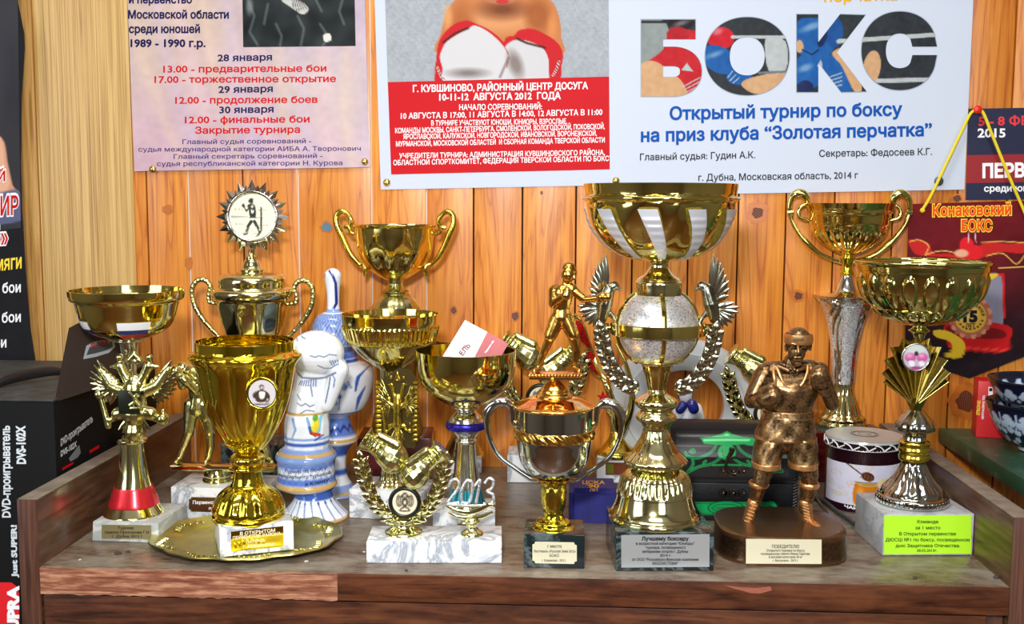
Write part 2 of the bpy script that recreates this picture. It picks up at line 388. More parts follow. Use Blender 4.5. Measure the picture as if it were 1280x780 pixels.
# ---------------------------------------------------------------- lettering and printed pictures
_tc = {}
def glyphs(s, bold=0, shear=0, res=2):
    k = (s, bold, shear, res)
    if k in _tc: return _tc[k]
    cu = bpy.data.curves.new('t', 'FONT'); cu.body = s; cu.resolution_u = res; cu.size = 1
    cu.fill_mode = 'NONE'; cu.dimensions = '2D'
    o = bpy.data.objects.new('t', cu); col.objects.link(o)
    me = bpy.data.meshes.new_from_object(o)
    P = [(p.co.x, p.co.y) for p in me.vertices]; nb = {}
    for e in me.edges:
        a, b = e.vertices; nb.setdefault(a, []).append(b); nb.setdefault(b, []).append(a)
    E = {(e.vertices[0], e.vertices[1]) for e in me.edges}
    loops = []; seen = set()
    for st in range(len(P)):
        if st in seen or st not in nb: continue
        L = [st]; seen.add(st); cur = st
        while True:
            nx = [q for q in nb[cur] if q not in seen]
            if not nx: break
            fw = [q for q in nx if (cur, q) in E]; cur = (fw or nx)[0]; L.append(cur); seen.add(cur)
        if len(L) > 2: loops.append([P[i] for i in L])
    bpy.data.objects.remove(o); bpy.data.curves.remove(cu); bpy.data.meshes.remove(me)
    area_ = lambda L: sum(L[i-1][0]*L[i][1]-L[i][0]*L[i-1][1] for i in range(len(L)))/2
    def inside(p, L):
        c = False
        for i in range(len(L)):
            (x1, y1), (x2, y2) = L[i-1], L[i]
            if (y1 > p[1]) != (y2 > p[1]) and p[0] < (x2-x1)*(p[1]-y1)/(y2-y1)+x1: c = not c
        return c
    A = [area_(L) for L in loops]; n = len(loops)
    par = {i: [j for j in range(n) if j != i and A[i]*A[j] < 0 and abs(A[j]) > abs(A[i]) and all(inside(p, loops[j]) for p in loops[i])] for i in range(n)}
    if bold:
        for i in range(n):
            L = loops[i]; d = bold*(1 if A[i] > 0 else -1)*(-1 if par[i] else 1); N_ = []
            for k in range(len(L)):
                a_, b_, c_ = Vector(L[k-1]), Vector(L[k]), Vector(L[(k+1) % len(L)])
                e1, e2 = (b_-a_), (c_-b_)
                if e1.length < 1e-7 or e2.length < 1e-7: N_.append(tuple(b_)); continue
                e1.normalize(); e2.normalize(); n1, n2 = Vector((e1.y, -e1.x)), Vector((e2.y, -e2.x)); m_ = n1+n2
                if m_.length < .3: m_ = n1
                m_.normalize(); N_.append(tuple(b_+m_*(d/max(m_.dot(n1), .5))))
            loops[i] = N_
    vv, ee = [], []
    for L in loops:
        k0 = len(vv); vv += [Vector(p) for p in L]; ee += [(k0+i, k0+(i+1) % len(L)) for i in range(len(L))]
    r = delaunay_2d_cdt(vv, ee, [], 0, 1e-6); V_ = [tuple(p) for p in r[0]]
    C = np.array([np.mean([V_[i] for i in t], axis=0) for t in r[2]]); W = np.zeros(len(C))
    for L in loops:
        a1 = np.array(L); b1 = np.roll(a1, -1, axis=0)
        for (x1, y1), (x2, y2) in zip(a1, b1):
            if y1 == y2: continue
            lf = (x2-x1)*(C[:, 1]-y1)-(C[:, 0]-x1)*(y2-y1)
            W += ((y1 <= C[:, 1]) & (y2 > C[:, 1]) & (lf > 0)).astype(int)-((y1 > C[:, 1]) & (y2 <= C[:, 1]) & (lf < 0)).astype(int)
    F_ = [list(t) for t, q in zip(r[2], W) if q]
    us = sorted({i for t in F_ for i in t}); ix = {q: i for i, q in enumerate(us)}; V_ = [V_[i] for i in us]; F_ = [[ix[i] for i in t] for t in F_]
    if shear: V_ = [(x+y*shear, y) for x, y in V_]
    _tc[k] = (np.array(V_), F_); return _tc[k]
CAPH = glyphs('H')[0][:, 1].max()
def lettering(parent, s, o, d, u, M, m, bold=0, shear=0, lift=.0004, res=2, name='lettering', off=None):
    """text line: starts at pixel o, runs over pixel vector d, capitals as high as pixel vector u"""
    v, f = glyphs(s, bold, shear, res)
    x0, x1 = v[:, 0].min(), v[:, 0].max()
    out = []
    for a, b in v:
        t = (a-x0)/(x1-x0); q = b/CAPH
        out.append(M(o[0]+d[0]*t+u[0]*q, o[1]+d[1]*t+u[1]*q, lift))
    off = Vector(off) if off else Vector(parent.location) if parent else Vector((0, 0, 0))
    return pobj(name, [p-off for p in out], f, m, parent, 0)
def T(parent, s, x0, x1, yb, cap, M, m, bold=0, slope=0, **k):
    return lettering(parent, s, (x0, yb), (x1-x0, slope), (0, -cap), M, m, bold, **k)
class Paint:
    def __init__(s, X, Y, base):
        s.X = X; s.Y = Y; s.c = np.zeros(X.shape+(3,)); s.c[:] = base
    def mix(s, a, c):
        a = np.clip(a, 0, 1)[..., None]; s.c = s.c*(1-a)+np.array(c, float)*a
    def ell(s, cx, cy, rx, ry, c, rot=0, soft=.8, a=1):
        dx, dy = s.X-cx, s.Y-cy; r = R_(rot); x = dx*cos(r)+dy*sin(r); y = -dx*sin(r)+dy*cos(r)
        d = np.sqrt((x/rx)**2+(y/ry)**2)
        s.mix(a*(1-d)*min(rx, ry)/soft+.5*a, c) if a == 1 else s.mix(a*np.clip((1-d)*min(rx, ry)/soft+.5, 0, 1), c)
    def seg(s, pts, w, c, soft=.7, closed=False, a=1):
        pts = list(pts)+([pts[0]] if closed else []); D = np.full(s.X.shape, 1e9)
        ws = w if hasattr(w, '__len__') else [w]*len(pts)
        for i, (p, q) in enumerate(zip(pts, pts[1:])):
            dx, dy = q[0]-p[0], q[1]-p[1]; L = dx*dx+dy*dy+1e-9
            t = np.clip(((s.X-p[0])*dx+(s.Y-p[1])*dy)/L, 0, 1)
            D = np.minimum(D, np.hypot(s.X-p[0]-t*dx, s.Y-p[1]-t*dy)-(ws[i]*(1-t)+ws[min(i+1, len(ws)-1)]*t)/2)
        s.mix(a*np.clip(.5-D/soft, 0, 1), c)
    def poly(s, pts, c, soft=.8, curve=True, a=1):
        if curve: pts = [tuple(p) for p in catmull(pts, 4, True)]
        ins = np.zeros(s.X.shape, bool); D = np.full(s.X.shape, 1e9); n = len(pts)
        for i in range(n):
            (x1, y1), (x2, y2) = pts[i], pts[(i+1) % n]
            with np.errstate(divide='ignore', invalid='ignore'):
                cr = ((y1 > s.Y) != (y2 > s.Y)) & (s.X < (x2-x1)*(s.Y-y1)/((y2-y1) or 1e-9)+x1)
            ins ^= cr
            dx, dy = x2-x1, y2-y1; L = dx*dx+dy*dy+1e-9
            t = np.clip(((s.X-x1)*dx+(s.Y-y1)*dy)/L, 0, 1); D = np.minimum(D, np.hypot(s.X-x1-t*dx, s.Y-y1-t*dy))
        s.mix(a*np.clip(np.where(ins, D, -D)/soft+.5, 0, 1), c)
    def noise(s, amp, fx, fy, seed=0):
        r = np.random.RandomState(seed); n = np.zeros(s.X.shape)
        for k in range(7):
            a, b, p = r.normal(0, fx), r.normal(0, fy), r.rand()*6.28
            n += np.sin(s.X*a+s.Y*b+p+1.5*np.sin(s.X*b*.7-s.Y*a*.7+p*2))
        s.c += (n/3.5*amp)[..., None]
def lin(c):
    c = np.clip(c, 0, 255)/255; return np.where(c <= .04045, c/12.92, ((c+.055)/1.055)**2.4)
def setcol(me, c):
    a = me.color_attributes.new('Col', 'FLOAT_COLOR', 'POINT'); c = lin(np.asarray(c).reshape(-1, 3))
    a.data.foreach_set('color', np.hstack([c, np.ones((len(c), 1))]).astype(np.float32).ravel())
def canvas(name, corners, nx, ny, M, m, fn, base, parent=None, lift=.0003):
    """printed picture: quad of pixel corners TL,TR,BR,BL, gridded; fn(paint) colours it"""
    c = np.array(corners, float); u, v = np.meshgrid(np.linspace(0, 1, nx+1), np.linspace(0, 1, ny+1))
    U, W = u[..., None], v[..., None]
    P = (c[0]*(1-U)+c[1]*U)*(1-W)+(c[3]*(1-U)+c[2]*U)*W
    p = Paint(P[..., 0], P[..., 1], base); fn(p)
    off = Vector(parent.location) if parent else Vector((0, 0, 0))
    vs = [M(x, y, lift)-off for x, y in P.reshape(-1, 2)]
    fs = [(j*(nx+1)+i, (j+1)*(nx+1)+i, (j+1)*(nx+1)+i+1, j*(nx+1)+i+1) for j in range(ny) for i in range(nx)]
    o = pobj(name, vs, fs, m, parent, 0); setcol(o.data, p.c); return o
def sheet(name, pts, M, m, parent=None, thick=.0004):
    """flat sheet with the outline pts, front face on M"""
    off = Vector(parent.location) if parent else Vector((0, 0, 0))
    bm = bmesh.new(); f = [bm.verts.new(M(x, y, 0)-off) for x, y in pts]; b = [bm.verts.new(M(x, y, -thick)-off) for x, y in pts]
    bm.faces.new(f); bm.faces.new(b[::-1])
    for i in range(len(pts)): bm.faces.new((f[i-1], b[i-1], b[i], f[i]))
    bmesh.ops.recalc_face_normals(bm, faces=bm.faces); return obj(name, bm, m, parent, 20)
def poster(label, cat, pts, Y, m, name='poster', group=None):
    c = V(sum(p[0] for p in pts)/len(pts), max(p[1] for p in pts), Y)
    t = empty(name, c, label, cat, group); M = wallmap(Y); sheet('sheet', pts, M, m, t); return t, M
paper = plain('poster_paper', (200, 209, 226), .6, spec=.2)
prnt = vcol('printed_colours', .6, 0)
ink = {k: plain('ink_'+k, c, .6, spec=.15) for k, c in dict(navy=(24, 20, 78), red=(200, 16, 14), blue=(10, 80, 168), white=(246, 246, 250), black=(24, 26, 34), orange=(240, 80, 20), yellow=(250, 220, 70), poster_red=(224, 36, 44), purple=(72, 50, 116), gold=(226, 170, 40)).items()}
brass = plain('brass_pin', (226, 200, 110), .25, 1)
def pin(px, py, Y, m=brass, r=4.5, what='brass', where=''):
    c = V(px, py, Y); s = r/925
    t = bmesh.new(); lathe_mesh(t, [(-.0035, s*.2), (0, s*.25), (.0006, s), (.0014, s*.95), (.0028, s*.6), (.0032, .0002)], 16)
    bmesh.ops.rotate(t, verts=t.verts, matrix=Matrix.Rotation(PI/2, 3, 'X')); o = obj('drawing_pin', t, m); o.location = c
    tag(o, f'{what} drawing pin {where}', 'pin', None); return o
# --- poster with the tournament timetable (left)
def bg1(p):
    X, Y = p.X, p.Y
    for (cx, cy, rx, ry, c, a) in ((220, 60, 90, 120, (232, 206, 180), .8), (420, 120, 90, 90, (240, 222, 206), .8), (200, 190, 70, 50, (232, 190, 196), .9), (340, 190, 120, 40, (226, 196, 214), .8), (250, 120, 60, 50, (236, 206, 214), .7), (430, 30, 40, 60, (214, 196, 220), .6)):
        p.ell(cx, cy, rx, ry, c, soft=90, a=a)
    for k in range(11):
        x = 175+k*28; p.seg([(x, -230), (x-14+k*2, -20), (x+6, 80), (x+30-k*3, 150), (x+60-k*5, 214)], 5+k % 3*4, [(250, 224, 190), (224, 206, 226), (246, 214, 214)][k % 3], soft=16, a=.6)
    p.noise(6, .05, .05, 3); p.noise(4, .3, .2, 6); p.c *= (.87, .86, .88)
P1 = [(149, -250), (449, -250), (462, 209), (168, 214)]
po, M = poster('faded pink and cream poster listing January bouts in red and navy', 'poster', P1, -.004, paper)
canvas('printed_background', P1, 150, 232, M, prnt, bg1, (206, 190, 206), po)
def ph(p):
    p.noise(16, .12, .1, 5)
    p.poly([(352, 0), (372, 0), (386, 10), (378, 18), (362, 8)], (190, 190, 186), .8)
    for a in ([(310, 0), (318, 20), (312, 40), (322, 56)], [(345, 30), (352, 45), (350, 57)], [(400, 30), (410, 45), (404, 57)], [(428, 0), (424, 14), (430, 30)], [(372, 20), (380, 36), (376, 57)], [(395, 0), (402, 14)], [(335, 5), (330, 30)]):
        p.seg(a, 2.2, (120, 132, 130), soft=3, a=.7)
    for k in range(7): p.seg([(362+k*2.2, -20+k*3), (368+k*3, 16-k)], .8, (40, 40, 40), soft=.8)
    p.poly([(404, 44), (412, 42), (414, 50), (406, 52)], (214, 214, 206)); p.ell(312, 8, 4, 10, (120, 130, 130), soft=4, a=.8)
    p.ell(372, -40, 60, 34, (84, 88, 88), soft=10)
canvas('printed_photo', [(301, -125), (441, -125), (444.5, 57.5), (304, 59)], 100, 120, M, prnt, ph, (28, 34, 36), po, lift=.0005)
for s, x0, x1, y, cap, c, bo in (('и первенство', 161, 240, 4, 9, 'navy', .034), ('Московской области', 160, 286, 23, 9.5, 'navy', .034), ('среди юношей', 161, 250, 41, 9.5, 'navy', .034), ('1989 - 1990 г.р.', 163, 257, 58.5, 9, 'navy', .034),
        ('28 января', 272, 340, 76.5, 8, 'navy', .024), ('13.00 - предварительные бои', 204, 408, 90.5, 8, 'red', .022), ('17.00 - торжественное открытие', 193, 420, 103.5, 8, 'red', .022), ('29 января', 273, 341, 116, 8, 'navy', .024),
        ('12.00 - продолжение боев', 219, 397, 129.5, 8, 'red', .022), ('30 января', 274, 342, 141.5, 8, 'navy', .024), ('12.00 - финальные бои', 231, 387, 154, 8, 'red', .022), ('Закрытие турнира', 244, 375, 167, 8, 'red', .022),
        ('Главный судья соревнований -', 228, 389, 180, 5.4, 'purple', .012), ('судья международной категории АИБА А. Творонович', 173, 451, 189.5, 5.4, 'purple', .012), ('Главный секретарь соревнований -', 217, 403, 198.5, 5.4, 'purple', .012), ('судья республиканской категории Н. Курова', 196, 428, 207.5, 5.4, 'purple', .012)):
    T(po, s, x0, x1, y, cap, M, ink[c], bo, slope=-1.2 if y > 60 else 0, lift=.0006)
# --- poster with the boxer (middle)
P2 = [(460, -250), (790, -250), (790, 231), (476, 237)]
po, M = poster('white bordered poster of a bare-chested boxer over a red text panel', 'poster', P2, -.002, paper)
def bxr(p):
    p.noise(7, .5, .5, 8); p.noise(4, .9, .7, 2)
    sk = (206, 134, 84)
    p.ell(622, -58, 34, 52, (200, 130, 84)); p.poly([(584, -12), (660, -12), (668, 10), (640, 40), (600, 40), (578, 8)], sk)
    p.poly([(576, -6), (560, 12), (551, 42), (549, 70), (640, 96), (702, 70), (702, 48), (699, 22), (688, 0), (660, -6), (620, -2), (600, -8)], sk)
    p.ell(625, 26, 44, 14, (234, 172, 122), soft=14, a=.7); p.ell(578, 30, 14, 22, (168, 92, 44), soft=14, a=.6); p.ell(672, 20, 15, 20, (160, 88, 42), soft=12, a=.7)
    p.ell(628, 12, 24, 10, (110, 60, 36), soft=14, a=.8); p.ell(626, -3, 22, 8, (196, 128, 92), soft=3); p.ell(628, 2, 8, 3, (206, 60, 60)); p.ell(560, 22, 5, 14, (234, 170, 110), soft=6, a=.8); p.ell(690, 34, 5, 14, (226, 150, 90), soft=6, a=.8)
    z = lambda L: [(x/3.12+460, y/3.12) for x, y in L]
    p.poly(z([(265, 240), (275, 170), (300, 125), (340, 92), (385, 80), (420, 92), (475, 118), (525, 160), (550, 205), (552, 240), (530, 330), (285, 330), (262, 280)]), (206, 34, 44))
    p.poly(z([(530, 165), (570, 138), (590, 118), (640, 112), (700, 138), (742, 170), (760, 210), (755, 255), (730, 330), (545, 330)]), (206, 34, 44))
    p.poly(z([(536, 180), (580, 154), (640, 165), (682, 188), (702, 225), (705, 265), (690, 330), (530, 330), (545, 255), (548, 210)]), (214, 214, 218))
    p.poly(z([(288, 195), (312, 158), (390, 112), (420, 100), (472, 126), (522, 172), (546, 216), (542, 250), (512, 330), (310, 330), (290, 262), (280, 225)]), (218, 218, 222))
    p.seg(z([(295, 165), (340, 130), (390, 110)]), 2.4, (60, 24, 24), soft=2); p.seg(z([(580, 150), (620, 168), (690, 186)]), 2.4, (60, 24, 24), soft=2)
    p.ell(*z([(390, 285)])[0], 20, 5, (120, 110, 108), soft=7, a=.8); p.ell(*z([(575, 250)])[0], 8, 16, (130, 116, 112), -20, soft=8, a=.8)
    p.seg(z([(548, 225), (515, 300)]), 2, (90, 60, 60), soft=3, a=.7)
    for q in ([(270, 262), (285, 300), (300, 308)], [(745, 240), (735, 270), (722, 295)]): p.seg(z(q), 2.4, (240, 240, 240)); p.seg(z(q), .9, (30, 30, 30))
_b0 = bxr
def bxr(p): _b0(p); p.c *= .88; p.c = np.clip((p.c-110)*1.12+110, 0, 255)
canvas('printed_boxer', [(474, -225), (762, -225), (762, 100), (484.7, 106)], 210, 236, M, prnt, bxr, (176, 182, 190), po)
sheet('red_panel', [(484.7, 102.6), (790, 95), (790, 211), (489, 218)], lambda x, y, l=0: M(x, y, .0005+l), plain('print_red', (196, 22, 32), .6, spec=.15), po, .0002)
for s, x0, x1, y0, y1, cap, bo in (('Г. КУВШИНОВО, РАЙОННЫЙ ЦЕНТР ДОСУГА', 516, 735, 115, 111, 8, .03), ('10-11-12  АВГУСТА 2012  ГОДА', 549, 701, 125.5, 123.5, 8, .03), ('НАЧАЛО СОРЕВНОВАНИЙ:', 574, 677.5, 137.5, 136.5, 6.6, .02), ('10 АВГУСТА В 17:00, 11 АВГУСТА В 14:00, 12 АВГУСТА В 11:00', 501, 753, 148.5, 143.5, 6.8, .02),
        ('В ТУРНИРЕ УЧАСТВУЮТ ЮНОШИ, ЮНИОРЫ, ВЗРОСЛЫЕ.', 539, 709, 157, 154.5, 6, .02), ('КОМАНДЫ МОСКВЫ, САНКТ-ПЕТЕРБУРГА, СМОЛЕНСКОЙ, ВОЛОГОДСКОЙ, ПСКОВСКОЙ,', 494, 756, 166.5, 161, 6, .02), ('ЯРОСЛАВСКОЙ, КАЛУЖСКОЙ, НОВГОРОДСКОЙ, ИВАНОВСКОЙ, ВОРОНЕЖСКОЙ,', 504, 746, 174, 169.5, 6, .02), ('МУРМАНСКОЙ, МОСКОВСКОЙ ОБЛАСТЕЙ  И СБОРНАЯ КОМАНДА ТВЕРСКОЙ ОБЛАСТИ', 495, 756, 183, 178, 6, .02),
        ('УЧРЕДИТЕЛИ ТУРНИРА: АДМИНИСТРАЦИЯ КУВШИНОВСКОГО РАЙОНА,', 499, 756, 198, 193.5, 6, .02), ('ОБЛАСТНОЙ СПОРТКОМИТЕТ, ФЕДЕРАЦИЯ ТВЕРСКОЙ ОБЛАСТИ ПО БОКСУ', 491.5, 766, 206.5, 201, 6, .02)):
    T(po, s, x0, x1, y0, cap, M, ink['white'], bo, slope=y1-y0, lift=.0008)
# --- white tournament poster (right)
P3 = [(759, -250), (1228.5, -250), (1205.5, 237), (762.5, 245)]
po, M = poster('large white poster with big picture-filled letters and blue title', 'poster', P3, -.0035, paper)
def letters(p):
    z = lambda L: [(x/2.415+750, y/2.415) for x, y in L]
    W = (196, 204, 206); S = (222, 176, 130); Rd = (206, 28, 40); B = (24, 98, 178)
    p.poly(z([(110, 60), (200, 70), (200, 170), (140, 200), (110, 300)]), (150, 160, 160)); p.seg(z([(100, 66), (210, 66)]), 3, (30, 34, 38))
    p.poly(z([(215, 80), (270, 90), (300, 110), (310, 270), (240, 290), (190, 200), (140, 190), (190, 150)]), Rd)
    p.ell(*z([(245, 70)])[0], 16, 9, (30, 20, 24)); p.ell(*z([(235, 105)])[0], 14, 10, (190, 24, 40)); p.poly(z([(120, 200), (165, 185), (210, 215), (250, 250), (255, 300), (110, 300)]), S)
    p.poly(z([(245, 212), (262, 190), (282, 216)]), W, curve=False)
    for k in range(3): p.seg(z([(250+k*8, 262+k*7), (300, 235+k*12)]), 1.4, W)
    p.ell(*z([(365, 115)])[0], 17, 14, (214, 24, 44)); p.ell(*z([(360, 180)])[0], 24, 16, B, 30); p.ell(*z([(420, 232)])[0], 16, 10, B); p.poly(z([(440, 240), (520, 220), (570, 215), (560, 260), (480, 285), (430, 262)]), S)
    p.poly(z([(500, 115), (560, 125), (562, 210), (510, 215)]), W); p.seg(z([(400, 112), (600, 112)]), 4, W); p.seg(z([(480, 220), (600, 215)]), 3, (120, 130, 140))
    for k in range(3): p.seg(z([(385+k*8, 235+k*8), (400+k*10, 215+k*10)]), 1.2, W)
    p.ell(*z([(650, 110)])[0], 27, 30, B); p.ell(*z([(705, 95)])[0], 12, 20, (20, 84, 160)); p.ell(*z([(602, 140)])[0], 5, 8, S); p.ell(*z([(630, 215)])[0], 20, 22, B); p.ell(*z([(672, 115)])[0], 5, 12, (10, 40, 90), 20)
    p.poly(z([(670, 180), (720, 170), (740, 220), (760, 280), (700, 280)]), B); p.poly(z([(700, 160), (750, 150), (790, 260), (770, 280), (730, 200)]), S)
    for k in range(4): p.seg(z([(695+k*4, 232+k*10), (730, 220+k*12)]), 1.3, W)
    p.poly(z([(655, 200), (668, 178), (672, 205)]), W, curve=False); p.ell(*z([(620, 262)])[0], 10, 8, (20, 40, 90))
    p.seg(z([(720, 125), (1010, 105)]), 5.5, W); p.seg(z([(790, 245), (1010, 240)]), 5.5, W); p.ell(*z([(820, 205)])[0], 11, 22, S, 10); p.seg(z([(590, 50), (800, 44)]), 5, (40, 50, 60))
    for q in ((245, 70, 10, 3), (355, 95, 6, 4), (345, 165, 10, 3), (640, 80, 14, 4), (620, 205, 9, 4)): p.ell(q[0]/2.415+750, q[1]/2.415, q[2], q[3], (230, 236, 240), -20, soft=4, a=.45)
    p.seg(z([(610, 150), (640, 165), (660, 150)]), 2, (10, 40, 90)); p.seg(z([(395, 190), (420, 205)]), 2, (10, 50, 110)); p.noise(6, .3, .3, 3); p.c *= .88
outl = plain('letter_outline', (150, 160, 172), .4)
for ch, x0, x1, yb, cap, bo in (('Б', 801.5, 877, 120.5, 96, .07), ('О', 881.5, 986.5, 119, 97.5, .07), ('К', 996, 1083, 115, 97, .07), ('С', 1077, 1171, 112.5, 98, .085)):
    v, f = glyphs(ch, bo, 0, 8); vx0, vx1, vy0, vy1 = v[:, 0].min(), v[:, 0].max(), v[:, 1].min(), v[:, 1].max()
    bm = bmesh.new(); vs = [bm.verts.new((x0+(a-vx0)/(vx1-vx0)*(x1-x0), yb-(b-vy0)/(vy1-vy0)*cap, 0)) for a, b in v]
    for q in f:
        try: bm.faces.new([vs[i] for i in q])
        except ValueError: pass
    for axis, lo, hi in ((0, x0, x1), (1, yb-cap, yb)):
        t = lo+1.3
        while t < hi:
            pl = [0, 0, 0]; pl[axis] = t; no = [0, 0, 0]; no[axis] = 1
            bmesh.ops.bisect_plane(bm, geom=bm.verts[:]+bm.edges[:]+bm.faces[:], plane_co=pl, plane_no=no); t += 1.3
    co = np.array([(q.co.x, q.co.y) for q in bm.verts]); pp = Paint(co[:, 0], co[:, 1], (46, 52, 58)); letters(pp)
    for q in bm.verts: q.co = M(q.co.x, q.co.y, .0006)-po.location
    o = obj('picture_letter', bm, prnt, po, 0); setcol(o.data, pp.c)
    pobj('lettering', [M(x0-1+(a-vx0)/(vx1-vx0)*(x1-x0+2), yb+1-(b-vy0)/(vy1-vy0)*(cap+2), .0003)-po.location for a, b in v], f, outl, po, 0)
for s, x0, x1, y0, y1, cap, c, bo in (('перчатка', 1030, 1122, 2, 0, 13, 'gold', .02), ('Открытый турнир по боксу', 837, 1128, 149.5, 144, 15, 'blue', .03), ('на приз клуба “Золотая перчатка”', 801, 1165, 177, 169.5, 15, 'blue', .03),
        ('Главный судья: Гудин А.К.', 800, 944, 200.5, 197.5, 8, 'black', .01), ('Секретарь: Федосеев К.Г.', 1024, 1165, 196, 193.5, 8, 'black', .01), ('г. Дубна, Московская область, 2014 г', 873, 1072.5, 226, 223, 8, 'black', .01)):
    T(po, s, x0, x1, y0, cap, M, ink[c], bo, slope=y1-y0, lift=.0006, res=3)
pin(191, 211.5, -.0046, where='at the lower left corner of the pink poster'); pin(456, 202, -.0046, where='at the lower right corner of the pink poster', r=4.2)
pin(483.5, 228, -.0026, where='at the lower left corner of the boxer poster'); pin(770, 226, -.0041, where='at the lower left of the white poster'); pin(1173.5, 226.5, -.0041, plain('grey_pin', (90, 104, 112), .4, .6), 5.5, 'dark grey', 'at the lower right of the white poster')
# --- navy and red poster at the right edge
P4 = [(1210.5, 136), (1420, 132), (1420, 248), (1207, 250)]
po, M = poster('small navy and red poster partly cut by the right frame edge', 'poster', P4, -.0022, plain('print_navy', (22, 26, 62), .5))
sheet('red_band', [(1208.8, 194), (1420, 190), (1420, 225), (1207.8, 229)], lambda x, y, l=0: M(x, y, .0003+l), plain('print_dark_red', (150, 26, 34), .5), po, .0002)
T(po, '5 - 8 ФЕВРАЛЯ', 1223, 1345, 157, 10.5, M, plain('ink_soft_red', (226, 50, 60), .4), .03, slope=-2, lift=.0006); T(po, '2015', 1222, 1257, 171.5, 10.5, M, ink['white'], .03, lift=.0006)
T(po, 'ПЕРВЕНСТВО', 1228, 1366, 222, 16, M, ink['white'], .045, slope=-3, lift=.0008); T(po, 'среди юношей', 1230, 1316, 239.5, 7.5, M, ink['white'], .03, slope=-1, lift=.0006)
# --- pennant hanging on a yellow cord
P5 = [(1136, 255), (1415, 247), (1418, 392), (1211.5, 472.5), (1131, 447)]
po, M = poster('dark red hanging pennant with medal print, pointed bottom and yellow cord', 'pennant', P5, -.008, plain('pennant_backing', (40, 16, 20), .3, coat=.5), 'pennant')
def pen(p):
    p.c[:] = 0; t = np.clip((p.Y-250)/220, 0, 1)[..., None]
    A, B_ = np.array((112, 12, 22.)), np.array((14, 10, 18.)); p.c = A*(1-t)+B_*t; p.ell(1200, 330, 70, 60, (120, 14, 26), soft=50, a=.6); p.noise(4, .2, .2, 4)
    z = lambda L: [(x/3+900, y/3+220) for x, y in L]
    Y_, Rr = (232, 190, 90), (196, 34, 34)
    p.poly(z([(708, 240), (780, 250), (800, 290), (860, 290), (900, 300), (1000, 250), (1080, 255), (1140, 250), (1140, 290), (1060, 285), (1000, 300), (940, 320), (860, 305), (780, 300), (730, 290)]), Rr)
    for L in ([(712, 246), (748, 240), (782, 262), (770, 296)], [(770, 296), (830, 280), (890, 290)], [(980, 250), (1060, 246), (1140, 250)], [(1000, 300), (1060, 290), (1110, 330), (1140, 300)]): p.seg([tuple(q) for q in catmull(z(L), 4)], 1.3, Y_)
    p.ell(*z([(925, 262)])[0], 9, 11, (222, 30, 40)); p.ell(*z([(950, 285)])[0], 12, 9, (222, 30, 40)); p.ell(*z([(905, 290)])[0], 9, 5, (230, 170, 140), soft=2)
    p.seg(z([(935, 205), (930, 250)]), 1.2, (220, 200, 210)); p.seg(z([(955, 205), (960, 250)]), 1.2, (220, 200, 210)); p.seg(z([(1045, 345), (1140, 340)]), 1, (226, 190, 90))
    p.poly(z([(960, 385), (1055, 375), (1060, 560), (1020, 560), (985, 470), (940, 430)]), (132, 130, 150)); p.seg(z([(985, 380), (1062, 368), (1066, 530)]), 3, (206, 26, 26))
    p.poly(z([(860, 545), (1080, 560), (1085, 625), (1070, 660), (880, 650), (850, 610)]), (190, 18, 22)); p.poly(z([(860, 560), (1050, 575), (1055, 610), (880, 600)]), (112, 8, 14)); p.seg(z([(860, 640), (1075, 655)]), 2.5, (230, 60, 50))
    p.poly(z([(960, 372), (1045, 368), (1000, 400), (960, 425), (940, 420), (965, 395)]), (226, 186, 30), .8); p.poly(z([(800, 580), (850, 580), (905, 610), (920, 645), (900, 682), (840, 676), (870, 650), (860, 620), (810, 604)]), (222, 186, 40))
    for k in range(22): p.ell(1213+24*cos(k*PI/11), 396+24*sin(k*PI/11), 4, 4, (206, 140, 110) if k % 2 else (168, 96, 74))
    p.ell(1213, 396, 23, 23, (168, 100, 70)); p.ell(1213, 396, 19.8, 19.8, (214, 168, 60)); p.ell(1209, 390, 12, 12, (240, 206, 110), soft=10, a=.8)
    for k in range(9): a = PI*.1+k*PI*.1; p.ell(1213+15.5*cos(a), 396+15.5*sin(a), 1.5, 1.2, (40, 26, 10))
sheet_pts = P5
canvas('printed_pennant_top', [P5[0], P5[1], (1418, 330), (1133.2, 345)], 200, 68, M, prnt, pen, (0, 0, 0), po)
canvas('printed_pennant_middle', [(1133.2, 345), (1418, 330), (1418, 392), (1131, 447)], 200, 70, M, prnt, pen, (0, 0, 0), po)
canvas('printed_pennant_tip', [(1131, 447), (1418, 392), (1211.5, 472.5), (1211.4, 472.5)], 120, 14, M, prnt, pen, (0, 0, 0), po)
for s, x0, x1, y, cap, sl in (('Конаковский', 1166, 1264, 270, 13, -2), ('БОКС', 1202, 1240, 288.5, 12.5, 0)):
    T(po, s, x0-1, x1+1, y+.4, cap+.6, M, ink['yellow'], .075, slope=sl, lift=.0006, res=3); T(po, s, x0, x1, y, cap, M, ink['orange'], .03, slope=sl, lift=.0009, res=3)
T(po, 'сти', 1217, 1237, 341, 9, M, ink['orange'], .03, slope=-1, lift=.0007)
T(po, '15', 1204, 1222, 402, 13, M, ink['black'], .06, lift=.0008, res=3); T(po, 'ЛЕТ', 1207, 1219, 409, 4.4, M, ink['black'], .02, lift=.0008)
for i, ch in enumerate('ЗОЛОТОЙ ЮБИЛЕЙ'):
    if ch == ' ': continue
    a = PI*1.05+i*PI*.9/13; c0 = (1213+14.2*cos(a), 396+14.2*sin(a)); t = (-sin(a), cos(a)); n_ = (cos(a), sin(a))
    lettering(po, ch, (c0[0]-t[0]*1.3, c0[1]-t[1]*1.3), (t[0]*2.6, t[1]*2.6), (n_[0]*3.6, n_[1]*3.6), M, ink['black'], .02, lift=.0008)
cordm = plain('yellow_cord', (240, 214, 30), .6, bumps=(900, .8, .001))
pc = po.location
